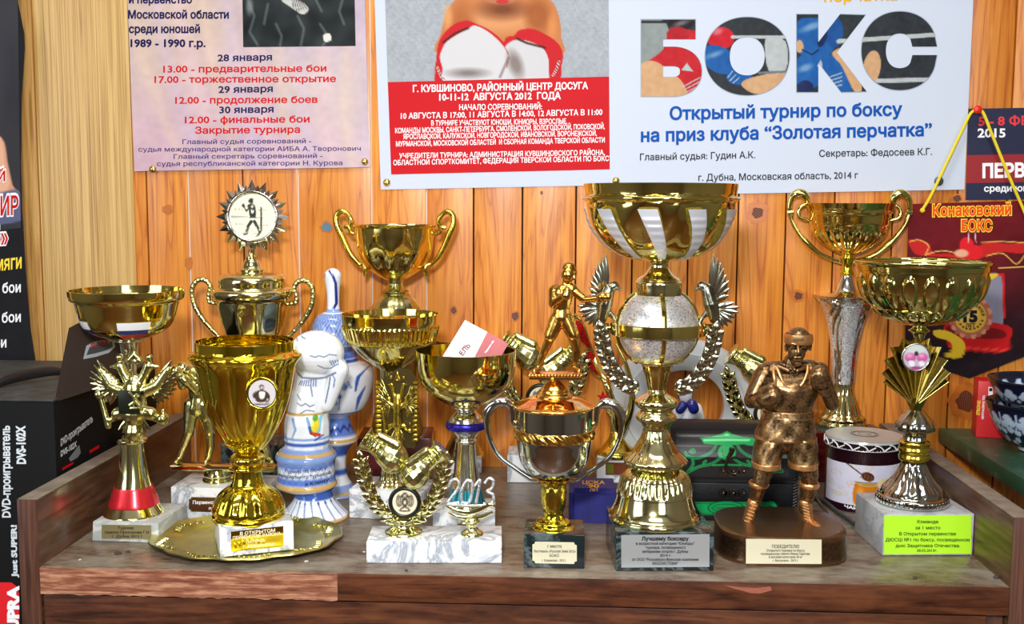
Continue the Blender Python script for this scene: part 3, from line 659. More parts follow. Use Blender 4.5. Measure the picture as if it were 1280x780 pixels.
for L in ([(1153, 262), (1164, 244), (1186, 198), (1206, 156), (1214, 141), (1222, 137)], [(1222, 137), (1229, 141), (1240, 168), (1262, 222), (1281, 266), (1296, 305), (1300, 262)]):
    bm = bmesh.new(); tube(bm, [V(x, y, -.0125 if i not in (0,) else -.010)-pc for i, (x, y) in enumerate(L)], .0019, 8); 
    c = V(1153, 263, -.0105)-pc
    if L[0][0] == 1153: ball(bm, c, .0034)
    obj('cord', bm, cordm, po)
pin(1222, 137, -.0135, plain('red_pin', (224, 40, 30), .35), 5, 'red', 'holding the yellow pennant cord')
# --- dark poster at the left edge
P6 = [(-260, -250), (14, -250), (22, 0), (30, 40), (31, 60), (27, 120), (26, 200), (27.5, 260), (33, 350), (38, 410), (46, 461), (-260, 520)]
po, M = poster('dark grey poster with bent edge and red and white lettering at far left', 'poster', P6, -.022, plain('black_poster', (26, 26, 31), .65, var=.3, spec=.2))
def lp(p):
    p.noise(7, .03, .02, 9)
    p.poly([(-30, 170), (2, 172), (10, 205), (16, 232), (22, 244), (-30, 262)], (206, 150, 120), 2); p.poly([(-30, 170), (0, 172), (6, 205), (10, 236), (-30, 250)], (224, 172, 142), 3)
    p.poly([(-30, 250), (4, 240), (22, 238), (27, 256), (26, 276), (-30, 280)], (92, 96, 128), 2)
    p.ell(-60, 90, 60, 90, (64, 64, 72), soft=30)
def mapcurve(x, y, l=0): return M(x, y, l)
canvas('printed_picture', [(-120, -20), (22, -20), (26, 285), (-120, 300)], 100, 150, M, prnt, lp, (50, 50, 56), po)
for s, x0, x1, y, cap, c, ro in (('Й', -4, 6.5, 229, 12, 'red', 1), ('ТУРНИР', -46, 23, 271, 22, 'red', 1), ('КЛУБ»', -46, 10, 308, 20, 'red', 1), ('Комяги', -24, 27, 341, 17, 'yellow', 0), ('Отборочные бои', -84, 26, 371, 12, 'white', 0), ('Финальные бои', -80, 26, 408, 12, 'white', 0), ('Полуфинальные бои', -130, 8, 440, 12, 'white', 0), ('Закрытие турнира.', -110, 29, 474, 12, 'white', 0)):
    if ro: T(po, s, x0-1, x1+1, y+1, cap+1.5, M, ink['white'], .07, slope=-4, lift=.0005, res=3)
    T(po, s, x0, x1, y, cap, M, ink[c], .02, slope=-6 if y > 340 else -3, lift=.0008, res=3)
# ---------------------------------------------------------------- trophy kit
class Thing:
    """one top-level thing standing at ground point P; shapes are given in reference pixels and turned into metres at its depth"""
    def __init__(s, name, label, cat, P, ax=None, ref=None, group=None):
        s.P = Vector(P); s.o = empty(name, s.P, label, cat, group); s.Y = s.P.y
        s.ax = ax; s.x0 = V(ax, ref, s.Y).x-s.P.x if ax is not None else 0
    def z(s, py): return V(s.ax if s.ax is not None else 640, py, s.Y).z-s.P.z
    def m(s, r, py): a = s.ax or 640; return r*(V(a+1, py, s.Y)-V(a, py, s.Y)).length
    def p(s, px, py, dy=0): return V(px, py, s.Y+dy)-s.P
    def plane(s, dy=0): return lambda x, y, l=0: V(x, y, s.Y+dy-l)
    def rows(s, R, n=4): return [(s.z(a), s.m(b, a)) for a, b in spline(R, n)]
    def lathe(s, name, R, m, seg=56, f=None, parent=None, n=4, dx=0, dy=0, sm=35):
        zr = s.rows(R, n); bm = bmesh.new(); lathe_mesh(bm, zr, seg, f, s.x0+dx, dy); return obj(name, bm, m, parent or s.o, sm)
    def cup(s, name, R, m, wall=2, seg=72, f=None, parent=None, n=4, sm=35, dx=0, fin=None, inner=None):
        """bowl: outer rows bottom to rim, then an inner wall back down"""
        zr = s.rows(R, n); w = s.m(wall, R[-1][0]); k = len(zr)
        inn = [(max(z, zr[0][0]+w)+(0 if i else 0), max(r-w, .0003)) for i, (z, r) in enumerate(zr[::-1])]
        inn = [q for q in inn if q[0] > zr[0][0]+w*1.2]+[(zr[0][0]+w*1.2, .0002)]
        bm = bmesh.new(); lathe_mesh(bm, zr+inn, seg, (lambda th, z, i: f(th, z, i) if i < k-1 else (fin(th, z, i) if fin else 1)) if f else None, s.x0+dx, 0)
        return obj(name, bm, m, parent or s.o, sm)
    def tube(s, name, pts, rad, m, parent=None, seg=10, mirror=None, flat=1.0, n=5):
        """pts (px, py[, dy]); mirror about pixel column"""
        def q(p):
            a = s.p(p[0], p[1], p[2] if len(p) > 2 else 0)
            if mirror is not None: a.x = 2*(s.x0)-a.x
            return a
        rr = rad if hasattr(rad, '__len__') else [rad]*len(pts)
        bm = bmesh.new(); tube(bm, [q(p) for p in pts], [s.m(r, p[1]) for r, p in zip(rr, pts)], seg, n, flat=flat, flatdir=(0, 1, 0)); bmesh.ops.recalc_face_normals(bm, faces=bm.faces)
        return obj(name, bm, m, parent or s.o)
    def T(s, parent, t, x0, x1, yb, cap, M, m, bold=0, slope=0, **k): return T(parent, t, x0, x1, yb, cap, M, m, bold, slope, off=s.P, **k)
def prof(zr, z):
    for (a, b), (c, d) in zip(zr, zr[1:]):
        if min(a, c) <= z <= max(a, c) and a != c: return b+(d-b)*(z-a)/(c-a)
    return zr[-1][1]
def patch(s, name, R, th0, th1, y0, y1, m, parent=None, lift=.0004, nu=8, nv=10, twist=0, taper=1, rib=0, f=None, thick=0):
    """piece of a lathed surface between two angles (degrees) and two heights (pixels)"""
    zr = s.rows(R, 4); vs = []
    for j in range(nv+1):
        t = j/nv; z = s.z(y0+(y1-y0)*t); c = (th0+th1)/2; hw = (th1-th0)/2*(1+(taper-1)*t)
        for i in range(nu+1):
            th = R_(c+hw*(2*i/nu-1)+twist*t); r = prof(zr, z)*(f(th, z, 0) if f else 1)+lift+rib*(.5-.5*cos(t*2*PI*7))*(1 if .12 < t < .9 and 0 < i < nu else 0)
            vs.append((s.x0+r*sin(th), -r*cos(th), z))
    fs = [(j*(nu+1)+i, (j+1)*(nu+1)+i, (j+1)*(nu+1)+i+1, j*(nu+1)+i+1) for j in range(nv) for i in range(nu)]
    if (y1 > y0) == (th1 > th0): pass
    return pobj(name, vs, fs, m, parent or s.o, 50)
def base(fl, fr, top, depth=None, bl=None, z=0.0, br=None):
    """footprint of a block from its front corners (pixels on the ground) -> corners, centre, height, front plane map"""
    A, B = G(*fl, z), G(*fr, z); d = (B-A); nrm = Vector((-d.y, d.x, 0)).normalized()
    if bl: C_ = G(*bl, z); depth = (C_-A).dot(nrm)
    if br: C_ = G(*br, z); depth = (C_-B).dot(nrm)
    h = on_plane(A, (-nrm.x, -nrm.y, 0))(fl[0], top).z-z
    c = (A+B)/2+nrm*depth/2
    return dict(A=A, d=d, n=nrm, depth=depth, h=h, c=c, M=on_plane(A, (-nrm.x, -nrm.y, 0)), ang=math.atan2(d.y, d.x), w=d.length, z=z)
def slab(t, b, m, name='base', bev=.0012, parent=None, taper=0):
    bm = bmesh.new(); vs = bx(bm, -b['w']/2, b['w']/2, -b['depth']/2, b['depth']/2, 0, b['h'])
    if taper:
        for v in vs:
            if v.co.z > .001: v.co.x *= 1-taper; v.co.y *= 1-taper
    bmesh.ops.bevel(bm, geom=bm.edges[:], offset=bev, segments=2, affect='EDGES', profile=.6)
    bmesh.ops.rotate(bm, verts=bm.verts, matrix=Matrix.Rotation(b['ang'], 3, 'Z')); bmesh.ops.translate(bm, verts=bm.verts, vec=b['c']-t.P)
    return obj(name, bm, m, parent or t.o, 40)
def plaque(t, b, pts, m, name='plaque', lift=.0005, thick=.0006, frame=None, notch=0):
    M = lambda x, y, l=0: b['M'](x, y, l+lift)
    if notch:
        q = []; n = len(pts); cx = sum(p[0] for p in pts)/n; cy = sum(p[1] for p in pts)/n
        for i, p in enumerate(pts):
            a, c = pts[i-1], pts[(i+1) % n]
            ua = Vector((a[0]-p[0], a[1]-p[1])).normalized()*notch; uc = Vector((c[0]-p[0], c[1]-p[1])).normalized()*notch
            q += [(p[0]+ua.x, p[1]+ua.y), (p[0]+(ua.x+uc.x)*.75, p[1]+(ua.y+uc.y)*.75), (p[0]+uc.x, p[1]+uc.y)]
        pts = q
    class O: pass
    off = t.P
    bm = bmesh.new(); f = [bm.verts.new(M(x, y, 0)-off) for x, y in pts]; k = [bm.verts.new(M(x, y, -thick)-off) for x, y in pts]
    bm.faces.new(f); bm.faces.new(k[::-1])
    for i in range(len(pts)): bm.faces.new((f[i-1], k[i-1], k[i], f[i]))
    bmesh.ops.recalc_face_normals(bm, faces=bm.faces); o = obj(name, bm, m, t.o, 20)
    return o, (lambda x, y, l=0: b['M'](x, y, l+lift))
def caps(bm, a, ra, b, rb, seg=14):
    """tapered capsule"""
    a, b = Vector(a), Vector(b); d = b-a
    if d.length < 1e-6: ball(bm, a, ra, seg, seg-4); return
    pts = []; t = d.normalized(); N = 4
    for i in range(N+1): ph = PI/2*i/N; pts.append((a-t*ra*cos(ph), max(ra*sin(ph), 1e-5)))
    for i in range(N+1): ph = PI/2*i/N; pts.append((b+t*rb*sin(ph), max(rb*cos(ph), 1e-5)))
    u = t.orthogonal().normalized(); v = t.cross(u); rings = [[bm.verts.new(p+u*(r*cos(2*PI*k/seg))+v*(r*sin(2*PI*k/seg))) for k in range(seg)] for p, r in pts]
    for A, B in zip(rings, rings[1:]):
        for k in range(seg): bm.faces.new((A[k], A[(k+1) % seg], B[(k+1) % seg], B[k]))
    bm.faces.new(rings[0][::-1]); bm.faces.new(rings[-1])
def cone(bm, a, ra, b, rb, seg=20):
    a, b = Vector(a), Vector(b); t = (b-a).normalized(); u = t.orthogonal().normalized(); v = t.cross(u)
    R = [[bm.verts.new(p+u*(r*cos(2*PI*k/seg))+v*(r*sin(2*PI*k/seg))) for k in range(seg)] for p, r in ((a, ra), (a.lerp(b, .5), (ra+rb)*.48), (b.lerp(a, .12), rb*.95), (b.lerp(a, .1), rb*1.06), (b, rb*1.06))]
    for A, B in zip(R, R[1:]):
        for k in range(seg): bm.faces.new((A[k], A[(k+1) % seg], B[(k+1) % seg], B[k]))
    bm.faces.new(R[0][::-1]); bm.faces.new(R[-1])
def blob(name, bm, m, parent, voxel=.0008, it=3, fac=.5, sm=80):
    """melt overlapping shapes into one continuous skin"""
    me = bpy.data.meshes.new('tmp'); bmesh.ops.recalc_face_normals(bm, faces=bm.faces); bm.to_mesh(me); bm.free(); o = bpy.data.objects.new('tmp', me); col.objects.link(o)
    r = o.modifiers.new('r', 'REMESH'); r.mode = 'VOXEL'; r.voxel_size = voxel; s_ = o.modifiers.new('s', 'SMOOTH'); s_.iterations = it; s_.factor = fac
    dg = bpy.context.evaluated_depsgraph_get(); dg.update(); nm = bpy.data.meshes.new_from_object(o.evaluated_get(dg)); nm.name = name
    bpy.data.objects.remove(o); bpy.data.meshes.remove(me); nm.materials.clear()
    return link(name, nm, m, parent, sm)
def figure(t, name, L, m, voxel=.0008, parent=None, it=3):
    """L: limbs ((px,py,dy,r),(px,py,dy,r)) or balls ((px,py,dy,rx,ry,rz))"""
    bm = bmesh.new()
    for q in L:
        if len(q) == 2:
            a, b = q; caps(bm, t.p(*a[:3]), t.m(a[3], a[1]), t.p(*b[:3]), t.m(b[3], b[1]))
        else:
            k = t.m(1, q[1]); ball(bm, t.p(*q[:3]), k, 20, 14, (q[3], q[4], q[5]), q[6] if len(q) > 6 else None)
    return blob(name, bm, m, parent or t.o, voxel, it)
LEAF = {}
def leaf_mesh(key, m, ridge=.25, wide=.32):
    if key in LEAF: return LEAF[key]
    n = 5; vs = []; prof_ = [(0, .1), (.25, .8), (.5, 1), (.75, .7), (1, .04)]
    for x, wv in prof_:
        for a, h in ((-1, 0), (0, 1), (1, 0), (0, -.5)): vs.append((wide*wv*a, -ridge*wv*h*.6, x))
    fs = [(i*4+k, i*4+(k+1) % 4, i*4+4+(k+1) % 4, i*4+4+k) for i in range(n-1) for k in range(4)]+[(3, 2, 1, 0), (16, 17, 18, 19)]
    me = bpy.data.meshes.new('leaf'); me.from_pydata(vs, [], fs); me.materials.append(m); smooth(me, 60); LEAF[key] = me; return me
def place_leaf(me, a, b, parent, name='leaf', tilt=0, wf=1):
    """stretch the leaf mesh from a to b (local to the thing)"""
    a, b = Vector(a), Vector(b); d = b-a; L = d.length; z = d.normalized(); y = Vector((0, 1, 0)); y = (y-z*y.dot(z)).normalized(); x = y.cross(z)
    if tilt: y, x = y*cos(tilt)+x*sin(tilt), x*cos(tilt)-y*sin(tilt)
    o = bpy.data.objects.new(name, me); col.objects.link(o); o.parent = parent
    o.matrix_local = Matrix.Translation(a) @ Matrix((x, y, z)).transposed().to_4x4() @ Matrix.Diagonal((L*wf, L*wf, L, 1)); return o
PLAINM = {}
def smoothm(m):
    return {'moulded_pale_gold': pgold, 'moulded_dark_silver': dsilver, 'moulded_gold': gold}.get(m.name, m)
def wreath(t, pts, n, L, m, key, mirror=False, dy=0, name='laurel_branch', spread=.6, wf=1, r=1.0):
    """curved branch with pairs of leaves"""
    P = [t.p(x, y, dy) for x, y in pts]
    if mirror:
        for q in P: q.x = 2*t.x0-q.x
    C = [Vector(q) for q in catmull(P, 12)]
    bm = bmesh.new(); tube(bm, C[::4]+[C[-1]], t.m(r, pts[0][1]), 6, smoothp=False); st = obj(name, bm, m, t.o)
    me = leaf_mesh(key, smoothm(m)); Lm = t.m(L, pts[0][1]); cum = [0]
    for a, b in zip(C, C[1:]): cum.append(cum[-1]+(b-a).length)
    for i in range(n):
        s_ = cum[-1]*(i+.3)/n; k = next(j for j in range(len(cum)-1) if cum[j+1] >= s_); d = (C[k+1]-C[k]).normalized(); p = C[k]
        sd = Vector((d.z, 0, -d.x))
        for q in (-1, 1): place_leaf(me, p, p+(d*(1-spread*.4)+sd*q*spread+Vector((0, -.25*(i % 2), 0))).normalized()*Lm, st, wf=wf)
        if i % 2 == 0: place_leaf(me, p+Vector((0, -t.m(r, pts[0][1]), 0)), p+(d+Vector((0, -.5, 0))).normalized()*Lm*.9, st, wf=wf)
    place_leaf(me, C[-1], C[-1]+(C[-1]-C[-2]).normalized()*Lm, st, wf=wf); return st
def feathers(t, root, tips, w, m, parent, dy=0, key='feather', ddy=0, mirror=False, name='feather'):
    me = leaf_mesh(key, smoothm(m), .3, .5)
    for i, q in enumerate(tips):
        a = t.p(root[0]+(q[0]-root[0])*.08, root[1]+(q[1]-root[1])*.08, dy); b = t.p(q[0], q[1], dy+ddy-(i % 2)*.0006)
        if mirror: a.x = 2*t.x0-a.x; b.x = 2*t.x0-b.x
        L = (b-a).length; place_leaf(me, a, b, parent, name, wf=t.m(w, q[1])/L)
def disc(t, name, cx, cy, r, dy, m, thick=1.5, parent=None, tiltx=0):
    """round plate facing the front"""
    c = t.p(cx, cy, dy); k = t.m(1, cy); bm = bmesh.new()
    lathe_mesh(bm, [(-k*thick, r*k*.98), (0, r*k), (0, 0.0001)], 36, None); bmesh.ops.rotate(bm, verts=bm.verts, matrix=Matrix.Rotation(PI/2, 3, 'X')); bmesh.ops.translate(bm, verts=bm.verts, vec=c)
    bmesh.ops.recalc_face_normals(bm, faces=bm.faces); return obj(name, bm, m, parent or t.o, 30)
def ring(t, name, cx, cy, r, rr, dy, m, parent=None, sq=1, seg=40):
    c = t.p(cx, cy, dy); k = t.m(1, cy); bm = bmesh.new(); n = 10; rings = []
    for i in range(seg):
        a = 2*PI*i/seg; rings.append([bm.verts.new(c+Vector(((r+rr*cos(2*PI*j/n))*k*cos(a), sq*rr*k*sin(2*PI*j/n), (r+rr*cos(2*PI*j/n))*k*sin(a)))) for j in range(n)])
    for i in range(seg):
        A, B = rings[i], rings[(i+1) % seg]
        for j in range(n): bm.faces.new((A[j], A[(j+1) % n], B[(j+1) % n], B[j]))
    bmesh.ops.recalc_face_normals(bm, faces=bm.faces); return obj(name, bm, m, parent or t.o, 60)
def picdisc(t, name, cx, cy, r, dy, fn, bg, parent=None, m=None, N=30):
    """round printed picture"""
    vs = []; fs = []; X = []; Yy = []
    for i in range(N//2+1):
        for k in range(N):
            rr = r*i/(N//2); a = 2*PI*k/N; X.append(cx+rr*cos(a)); Yy.append(cy+rr*sin(a)); vs.append(t.p(X[-1], Yy[-1], dy))
    for i in range(N//2):
        for k in range(N): fs.append((i*N+k, (i+1)*N+k, (i+1)*N+(k+1) % N, i*N+(k+1) % N))
    p = Paint(np.array(X), np.array(Yy), bg); fn(p); o = pobj(name, vs, fs, m or prnt, parent or t.o, 0); setcol(o.data, p.c); return o
def glove(t, cuff, fist, r, m, dy=0, parent=None, name='boxing_glove', vox=.0007, thumb=1, laces=None):
    """boxing glove statue part: cuff centre px, fist centre px, fist radius px"""
    c, f = Vector(cuff), Vector(fist); d = (f-c); L = d.length; u = d/L; s = Vector((-u.y, u.x))*thumb
    wr = c+u*L*.35
    P = lambda v, q=0: (v.x, v.y, dy+q)
    k = t.m(1, f.y); bm = bmesh.new()
    caps(bm, t.p(*P(f+u*r*.12)), r*1.04*k, t.p(*P(f-u*r*.25)), r*.9*k); caps(bm, t.p(*P(f)), r*.7*k, t.p(*P(wr)), r*.55*k); cone(bm, t.p(*P(wr-u*2)), r*.58*k, t.p(*P(c)), r*.86*k)
    caps(bm, t.p(*P(f+s*r*.85-u*r*.1, -r*.4*k)), r*.34*k, t.p(*P(wr+s*r*.7, -r*.3*k)), r*.28*k)
    g = blob(name, bm, m, parent or t.o, vox, 4)
    if laces:
        bm = bmesh.new()
        for i in range(5):
            q = c+u*L*(.06+i*.12); w = r*(.42-.03*i)
            tube(bm, [t.p(*P(q-s*w, -r*.52*k)), t.p(*P(q, -r*.72*k)), t.p(*P(q+s*w, -r*.52*k))], r*.07*k, 6)
        obj('laces', bm, laces, g)
    return g
def flute(n, a, z0=None, z1=None, pw=1):
    def f(th, z, i):
        if z0 is not None and not (z0 <= z <= z1): return 1
        w = 1 if z0 is None else max(0, sin(PI*(z-z0)/(z1-z0)))**.6
        return 1+a*w*(abs(sin(n*th/2))**pw*2-1)
    return f
# ---------------------------------------------------------------- left side trophies
DK = ink['black']
def eagle(t, Z, m, dy, square=True, shield_m=None, mirrorx=None, parent_name='double_headed_eagle', vox=.0008, rk=1.25):
    """double headed eagle relief; Z maps design coords (826x780 crop) to pixels"""
    q = lambda x, y, d=0: (*Z(x, y), dy+d)
    s = abs(Z(100, 0)[0]-Z(0, 0)[0])/100*rk
    L = [(q(290, 500)+(46*s,), q(290, 440)+(34*s,)), (q(290, 400)+(56*s,), q(290, 250)+(46*s,))]
    for sx in (-1, 1):
        X = lambda x: 290+sx*(x-290)
        L += [(q(X(310), 240)+(26*s,), q(X(345), 180)+(20*s,)), (q(X(345), 180)+(20*s,), q(X(370), 125)+(22*s,)), (q(X(370), 125)+(20*s,), q(X(425), 130)+(7*s,)), (q(X(375), 90)+(13*s,), q(X(375), 78)+(18*s,))]
        L += [(q(X(350), 270)+(30*s,), q(X(420), 240)+(24*s,)), (q(X(420), 240)+(24*s,), q(X(480), 150)+(16*s,)), (q(X(330), 390)+(30*s,), q(X(385), 400)+(30*s,)), (q(X(385), 420)+(14*s,), q(X(450), 445)+(12*s,))]
        for k in range(4): L += [(q(X(395+k*22), 215-k*18)+(14*s,), q(X(400+k*24), 300-k*26)+(10*s,))]
        L += [(q(X(350+k*18), 395+k*12)+(12*s,), q(X(350+k*18), 396+k*12)+(12*s,)) for k in range(3)]
    L += [(q(290, 225)+(34*s,), q(290, 200)+(26*s,)), (q(262, 92)+(14*s,), q(290, 60)+(12*s,)), (q(318, 92)+(14*s,), q(290, 60)+(12*s,)), (q(290, 60)+(14*s,), q(290, 40)+(7*s,)), (q(255, 100)+(12*s,), q(325, 100)+(12*s,))]
    L += [(q(455, 380)+(9*s,), q(455, 395)+(9*s,)), (q(452, 430)+(30*s,), q(453, 431)+(30*s,)), (q(95, 310)+(12*s,), q(140, 470)+(15*s,)), (q(85, 290)+(20*s,), q(86, 291)+(20*s,))]
    e = figure(t, parent_name, L, m, vox, it=2)
    for sx in (-1, 1):
        X = lambda x: 290+sx*(x-290)
        root = Z(X(400), 260); tips = [Z(X(a), b) for a, b in ((505, 90), (522, 120), (540, 155), (548, 190), (545, 225), (535, 260), (515, 290), (490, 318), (460, 338), (430, 350))]
        feathers(t, root, tips, 30*s, m, e, dy+.001, key=m.name+'f')
        feathers(t, root, [((q_[0]-root[0])*.72+root[0], (q_[1]-root[1])*.72+root[1]+2*s) for q_ in tips], 30*s, m, e, dy-.002, key=m.name+'f')
        feathers(t, Z(290, 400), [Z(X(a), b) for a, b in ((300, 520), (330, 520), (360, 512), (385, 495))], 24*s, m, e, dy-.001, key=m.name+'f')
    if square:
        a, b = Z(235, 385), Z(350, 255); p0 = t.p(a[0], a[1], dy); p1 = t.p(b[0], b[1], dy)
        w = 60*s*t.m(1, a[1])
        sh = box('shield', p0.x, p1.x, dy-w-.002, dy-w+.004, p0.z, p1.z, shield_m or m, t.o, .0006)
        L2 = [(Z(262, 280), Z(325, 345)), (Z(290, 300), Z(285, 350)), (Z(262, 350), Z(290, 330)), (Z(290, 330), Z(325, 360)), (Z(268, 368), Z(318, 366)), (Z(300, 290), Z(312, 300))]
        bm = bmesh.new()
        for a, b in L2: caps(bm, t.p(a[0], a[1], dy-w-.002), 7*s*t.m(1, a[1]), t.p(b[0], b[1], dy-w-.002), 6*s*t.m(1, a[1]), 8)
        obj('rider_relief', bm, m, sh)
    return e
# --- 1 eagle cup with red band
b = base((115, 676), (199, 679), 652, br=(218, 651))
t = Thing('trophy_cup', 'gold bowl trophy with tricolour flags, double headed eagle and red banded column', 'trophy', b['c'], 168, 645)
slab(t, b, dusty_marble, taper=.03)
pl, M = plaque(t, b, [(127, 656), (189, 656.5), (189, 674), (127, 673)], plain('dull_brass', (176, 164, 116), .35, .7), lift=.001)
for s, x0, x1, y in (('Турнир', 147, 167, 661.5), ('памяти Прохорова Г.Н', 131, 186, 667), ('г. Дубна 2012 г.', 140, 179, 672)): t.T(pl, s, x0, x1, y, 3.2, M, DK, .01)
t.lathe('foot', [(646, 34), (644, 36.5), (640, 36.5), (636, 34), (629, 29)], pgold)
t.lathe('red_band', [(629, 29), (628.5, 30), (618, 26.5), (607.5, 23), (607, 22)], plain('red_foil', (226, 50, 60), .25, .6), f=flute(60, .02))
t.lathe('column', [(607, 22), (595, 18.5), (575, 15.5), (554, 13.5), (554, 13.5), (552, 17), (549, 18), (547, 14), (545, 12)], pgold)
t.lathe('stem', [(545, 9), (520, 8), (480, 8), (440, 9), (428, 11), (428, 11), (427, 17), (425, 18), (423, 16)], silver)
eagle(t, lambda x, y: (105+x/4.59, 430+y/4.59), pgoldc, -.016, True, plain('dark_shield', (40, 44, 34), .3, .6))
RB = [(423, 15), (421.5, 27), (412, 47), (400, 55), (388, 58.5), (378, 61), (376, 62.5), (373, 67), (362, 68.5)]
t.cup('bowl', RB, gold, 2)
fw = plain('flag_white', (232, 234, 240), .3); fb = plain('flag_blue', (30, 46, 110), .3); fr_ = plain('flag_red', (200, 40, 50), .3)
for th0, th1 in ((-68, -31), (10, 50)):
    for (y0, y1, mm) in ((398, 407.5, fw), (407.5, 413.5, fb), (413.5, 419, fr_)): patch(t, 'flag_stripe', RB, th0, th1, y0, y1, mm, t.o, .0007, 8, 3)
# --- 2 pair of sparring boxers
b = base((214.5, 647.5), (330, 651), 608.5, depth=.062)
t = Thing('boxer_trophy', 'gold sparring boxers on a bar over a white block, behind the eagle cup', 'trophy', b['c'], 273, 610)
slab(t, b, white_marble)
pl, M = plaque(t, b, [(236, 621), (320, 622.5), (320, 641), (236, 639.5)], plain('plaque_gold_edge', (200, 160, 70), .25, 1), notch=3)
pl2, M2 = plaque(t, b, [(237.5, 622.5), (318, 624), (318, 639.5), (237.5, 638)], plain('plaque_brown', (78, 44, 22), .3), 'plaque_field', .0012, .0003, notch=3)
t.T(pl2, 'Первенство К', 241, 283, 630, 4, lambda x, y, l=0: b['M'](x, y, l+.0013), ink['white'], .02)
t.T(pl2, 'по', 261, 268, 637, 3.4, lambda x, y, l=0: b['M'](x, y, l+.0013), ink['white'], .02)
t.lathe('stem', [(604, 18), (600, 19), (597, 18), (596, 16), (593, 17), (590, 16), (586, 14)], pgold)
p0, p1 = t.p(216, 587), t.p(345, 587)
box('platform', p0.x, p1.x, -.009, .009, t.z(587), t.z(580.5), pgold, t.o, .001)
def sparrer(t, flip, dy=0):
    F = (lambda x: x) if not flip else (lambda x: 560-x)
    L = [((228, 459, dy-.002, 7), (229, 462, dy-.002, 6.5)), ((240, 466, dy, 11), (251, 470, dy, 11)), ((246, 472, dy, 12), (248, 495, dy, 10.5)), ((248, 500, dy, 11), (247, 510, dy, 12)),
         ((238, 466, dy, 6), (228, 482, dy-.008, 5.5)), ((228, 482, dy-.008, 5), (222, 466, dy-.014, 5)), ((222, 466, dy-.014, 6.5), (220, 463, dy-.015, 6.5)), ((255, 470, dy, 6), (244, 488, dy-.012, 5)), ((244, 488, dy-.012, 5), (232, 476, dy-.018, 5)), ((232, 476, dy-.018, 6.5), (229, 473, dy-.019, 6)),
         ((240, 510, dy, 9), (236, 540, dy-.003, 6.5)), ((236, 540, dy-.003, 6), (228, 560, dy, 4.8)), ((228, 560, dy, 4.5), (224, 573, dy, 3.8)), ((224, 576, dy, 4), (220, 578, dy-.008, 3)), ((254, 510, dy, 9), (262, 540, dy, 6.5)), ((262, 540, dy, 6), (263, 558, dy, 5)), ((263, 558, dy, 5), (260, 573, dy, 3.8)), ((260, 576, dy, 4), (257, 578, dy-.008, 3.2)),
         ((240, 505, dy, 9.5), (238, 522, dy, 8.5)), ((254, 505, dy, 9.5), (257, 522, dy, 8.5))]
    L = [tuple((F(a[0]),)+a[1:] for a in q) for q in L]
    return figure(t, 'boxer_figure', L, pgoldc, .0008)
sparrer(t, False); sparrer(t, True)
# --- tray
ztr = .0035
c = G(309, 678)
t = Thing('serving_tray', 'shallow gold scalloped tray under the faceted gold cup', 'tray', c)
k = .0955
def traymod(th, z, i): return (1+.045*abs(sin(4*th+.4))**.6+.012*cos(16*th))*(1/math.sqrt(sin(th)**2+(cos(th)/.80)**2))
bm = bmesh.new(); lathe_mesh(bm, [(.0, .0005), (.0, k*.60), (.0005, k*.68), (.0035, k*.76), (.0065, k*.86), (.0085, k*.97), (.0095, k), (.0085, k*1.012), (.0072, k*.985), (.0057, k*.87), (.0040, k*.78), (.0018, k*.70), (.0013, k*.67), (.0013, .0005)], 96, traymod)
tray = obj('tray', bm, cast('tray_gold', (206, 194, 116), .24, (70, .25, .0006), .7), t.o, 30)
bm = bmesh.new()
for i in range(8):
    th = PI/8+i*PI/4; r = k*.88*traymod(th, 0, 0); pc = Vector((r*sin(th), -r*cos(th), .0078))
    for j in range(-3, 4): a = th+j*.07; rr = k*(.88-.02*abs(j))*traymod(a, 0, 0); caps(bm, (rr*sin(a), -rr*cos(a), .0072), .0018-.0003*abs(j), (rr*1.06*sin(a), -rr*1.06*cos(a), .0078), .0012, 8)
o = obj('rim_ornament', bm, pgoldc, t.o); o['kind'] = 'stuff'
# --- 3 faceted gold cup
b = base((275, 697), (367.6, 687), 661, bl=(252.3, 673), z=.0019)
t = Thing('trophy_cup', 'tall faceted yellow gold cup with round boxer badge on white block standing in gold tray', 'trophy', b['c'], 311, 645)
slab(t, b, white_marble)
pl, M = plaque(t, b, [(288.6, 664.5), (354, 657.5), (354.6, 683), (289, 689.5)], gold2)
wt = plain('etched_white', (236, 226, 190), .5)
for s, x0, x1, y, sl in (('В ОТКРЫТОМ', 300, 344, 669, -4.5), ('ПЕРВЕНСТВЕ РАЙОНА', 291, 351, 674.5, -6), ('по боксу', 308, 332, 679, -2.5), ('г. Кувшиново', 304, 343, 685, -4)): t.T(pl, s, x0, x1, y, 3.6, M, wt, .02, slope=sl)
t.lathe('foot', [(650, 40), (647, 43.5), (642, 44), (640, 42), (638, 43), (633, 43), (628, 41), (618, 36), (610, 28), (605, 21), (598, 18), (590, 17), (586, 17), (586, 17)], gold2, 96, f=flute(14, .05, t.z(640), t.z(606), 2))
t.lathe('knob', [(586, 17), (585, 22), (582, 22), (581, 18), (578, 20), (572, 21), (568, 17), (566, 13)], goldc, f=flute(10, .05))
RC = [(566, 12), (558, 22), (543.6, 32), (523, 42.5), (498.5, 51.5), (475, 56.5), (461, 59), (452, 62), (445, 67), (442, 67), (438, 61), (438, 61), (437, 60.5), (425.5, 60.5)]
def oct_(th, z, i):
    z1, z2 = t.z(566), t.z(452); z3 = t.z(438)
    if z >= z3: return 1
    if z >= z2: return 1+.09*(abs(sin(5*th))-.6)*(1 if z < t.z(441) else .3)
    return 1+.075*(abs(sin(5*th))**.8-.65)
t.cup('bowl', RC, gold2, 2, 120, oct_)
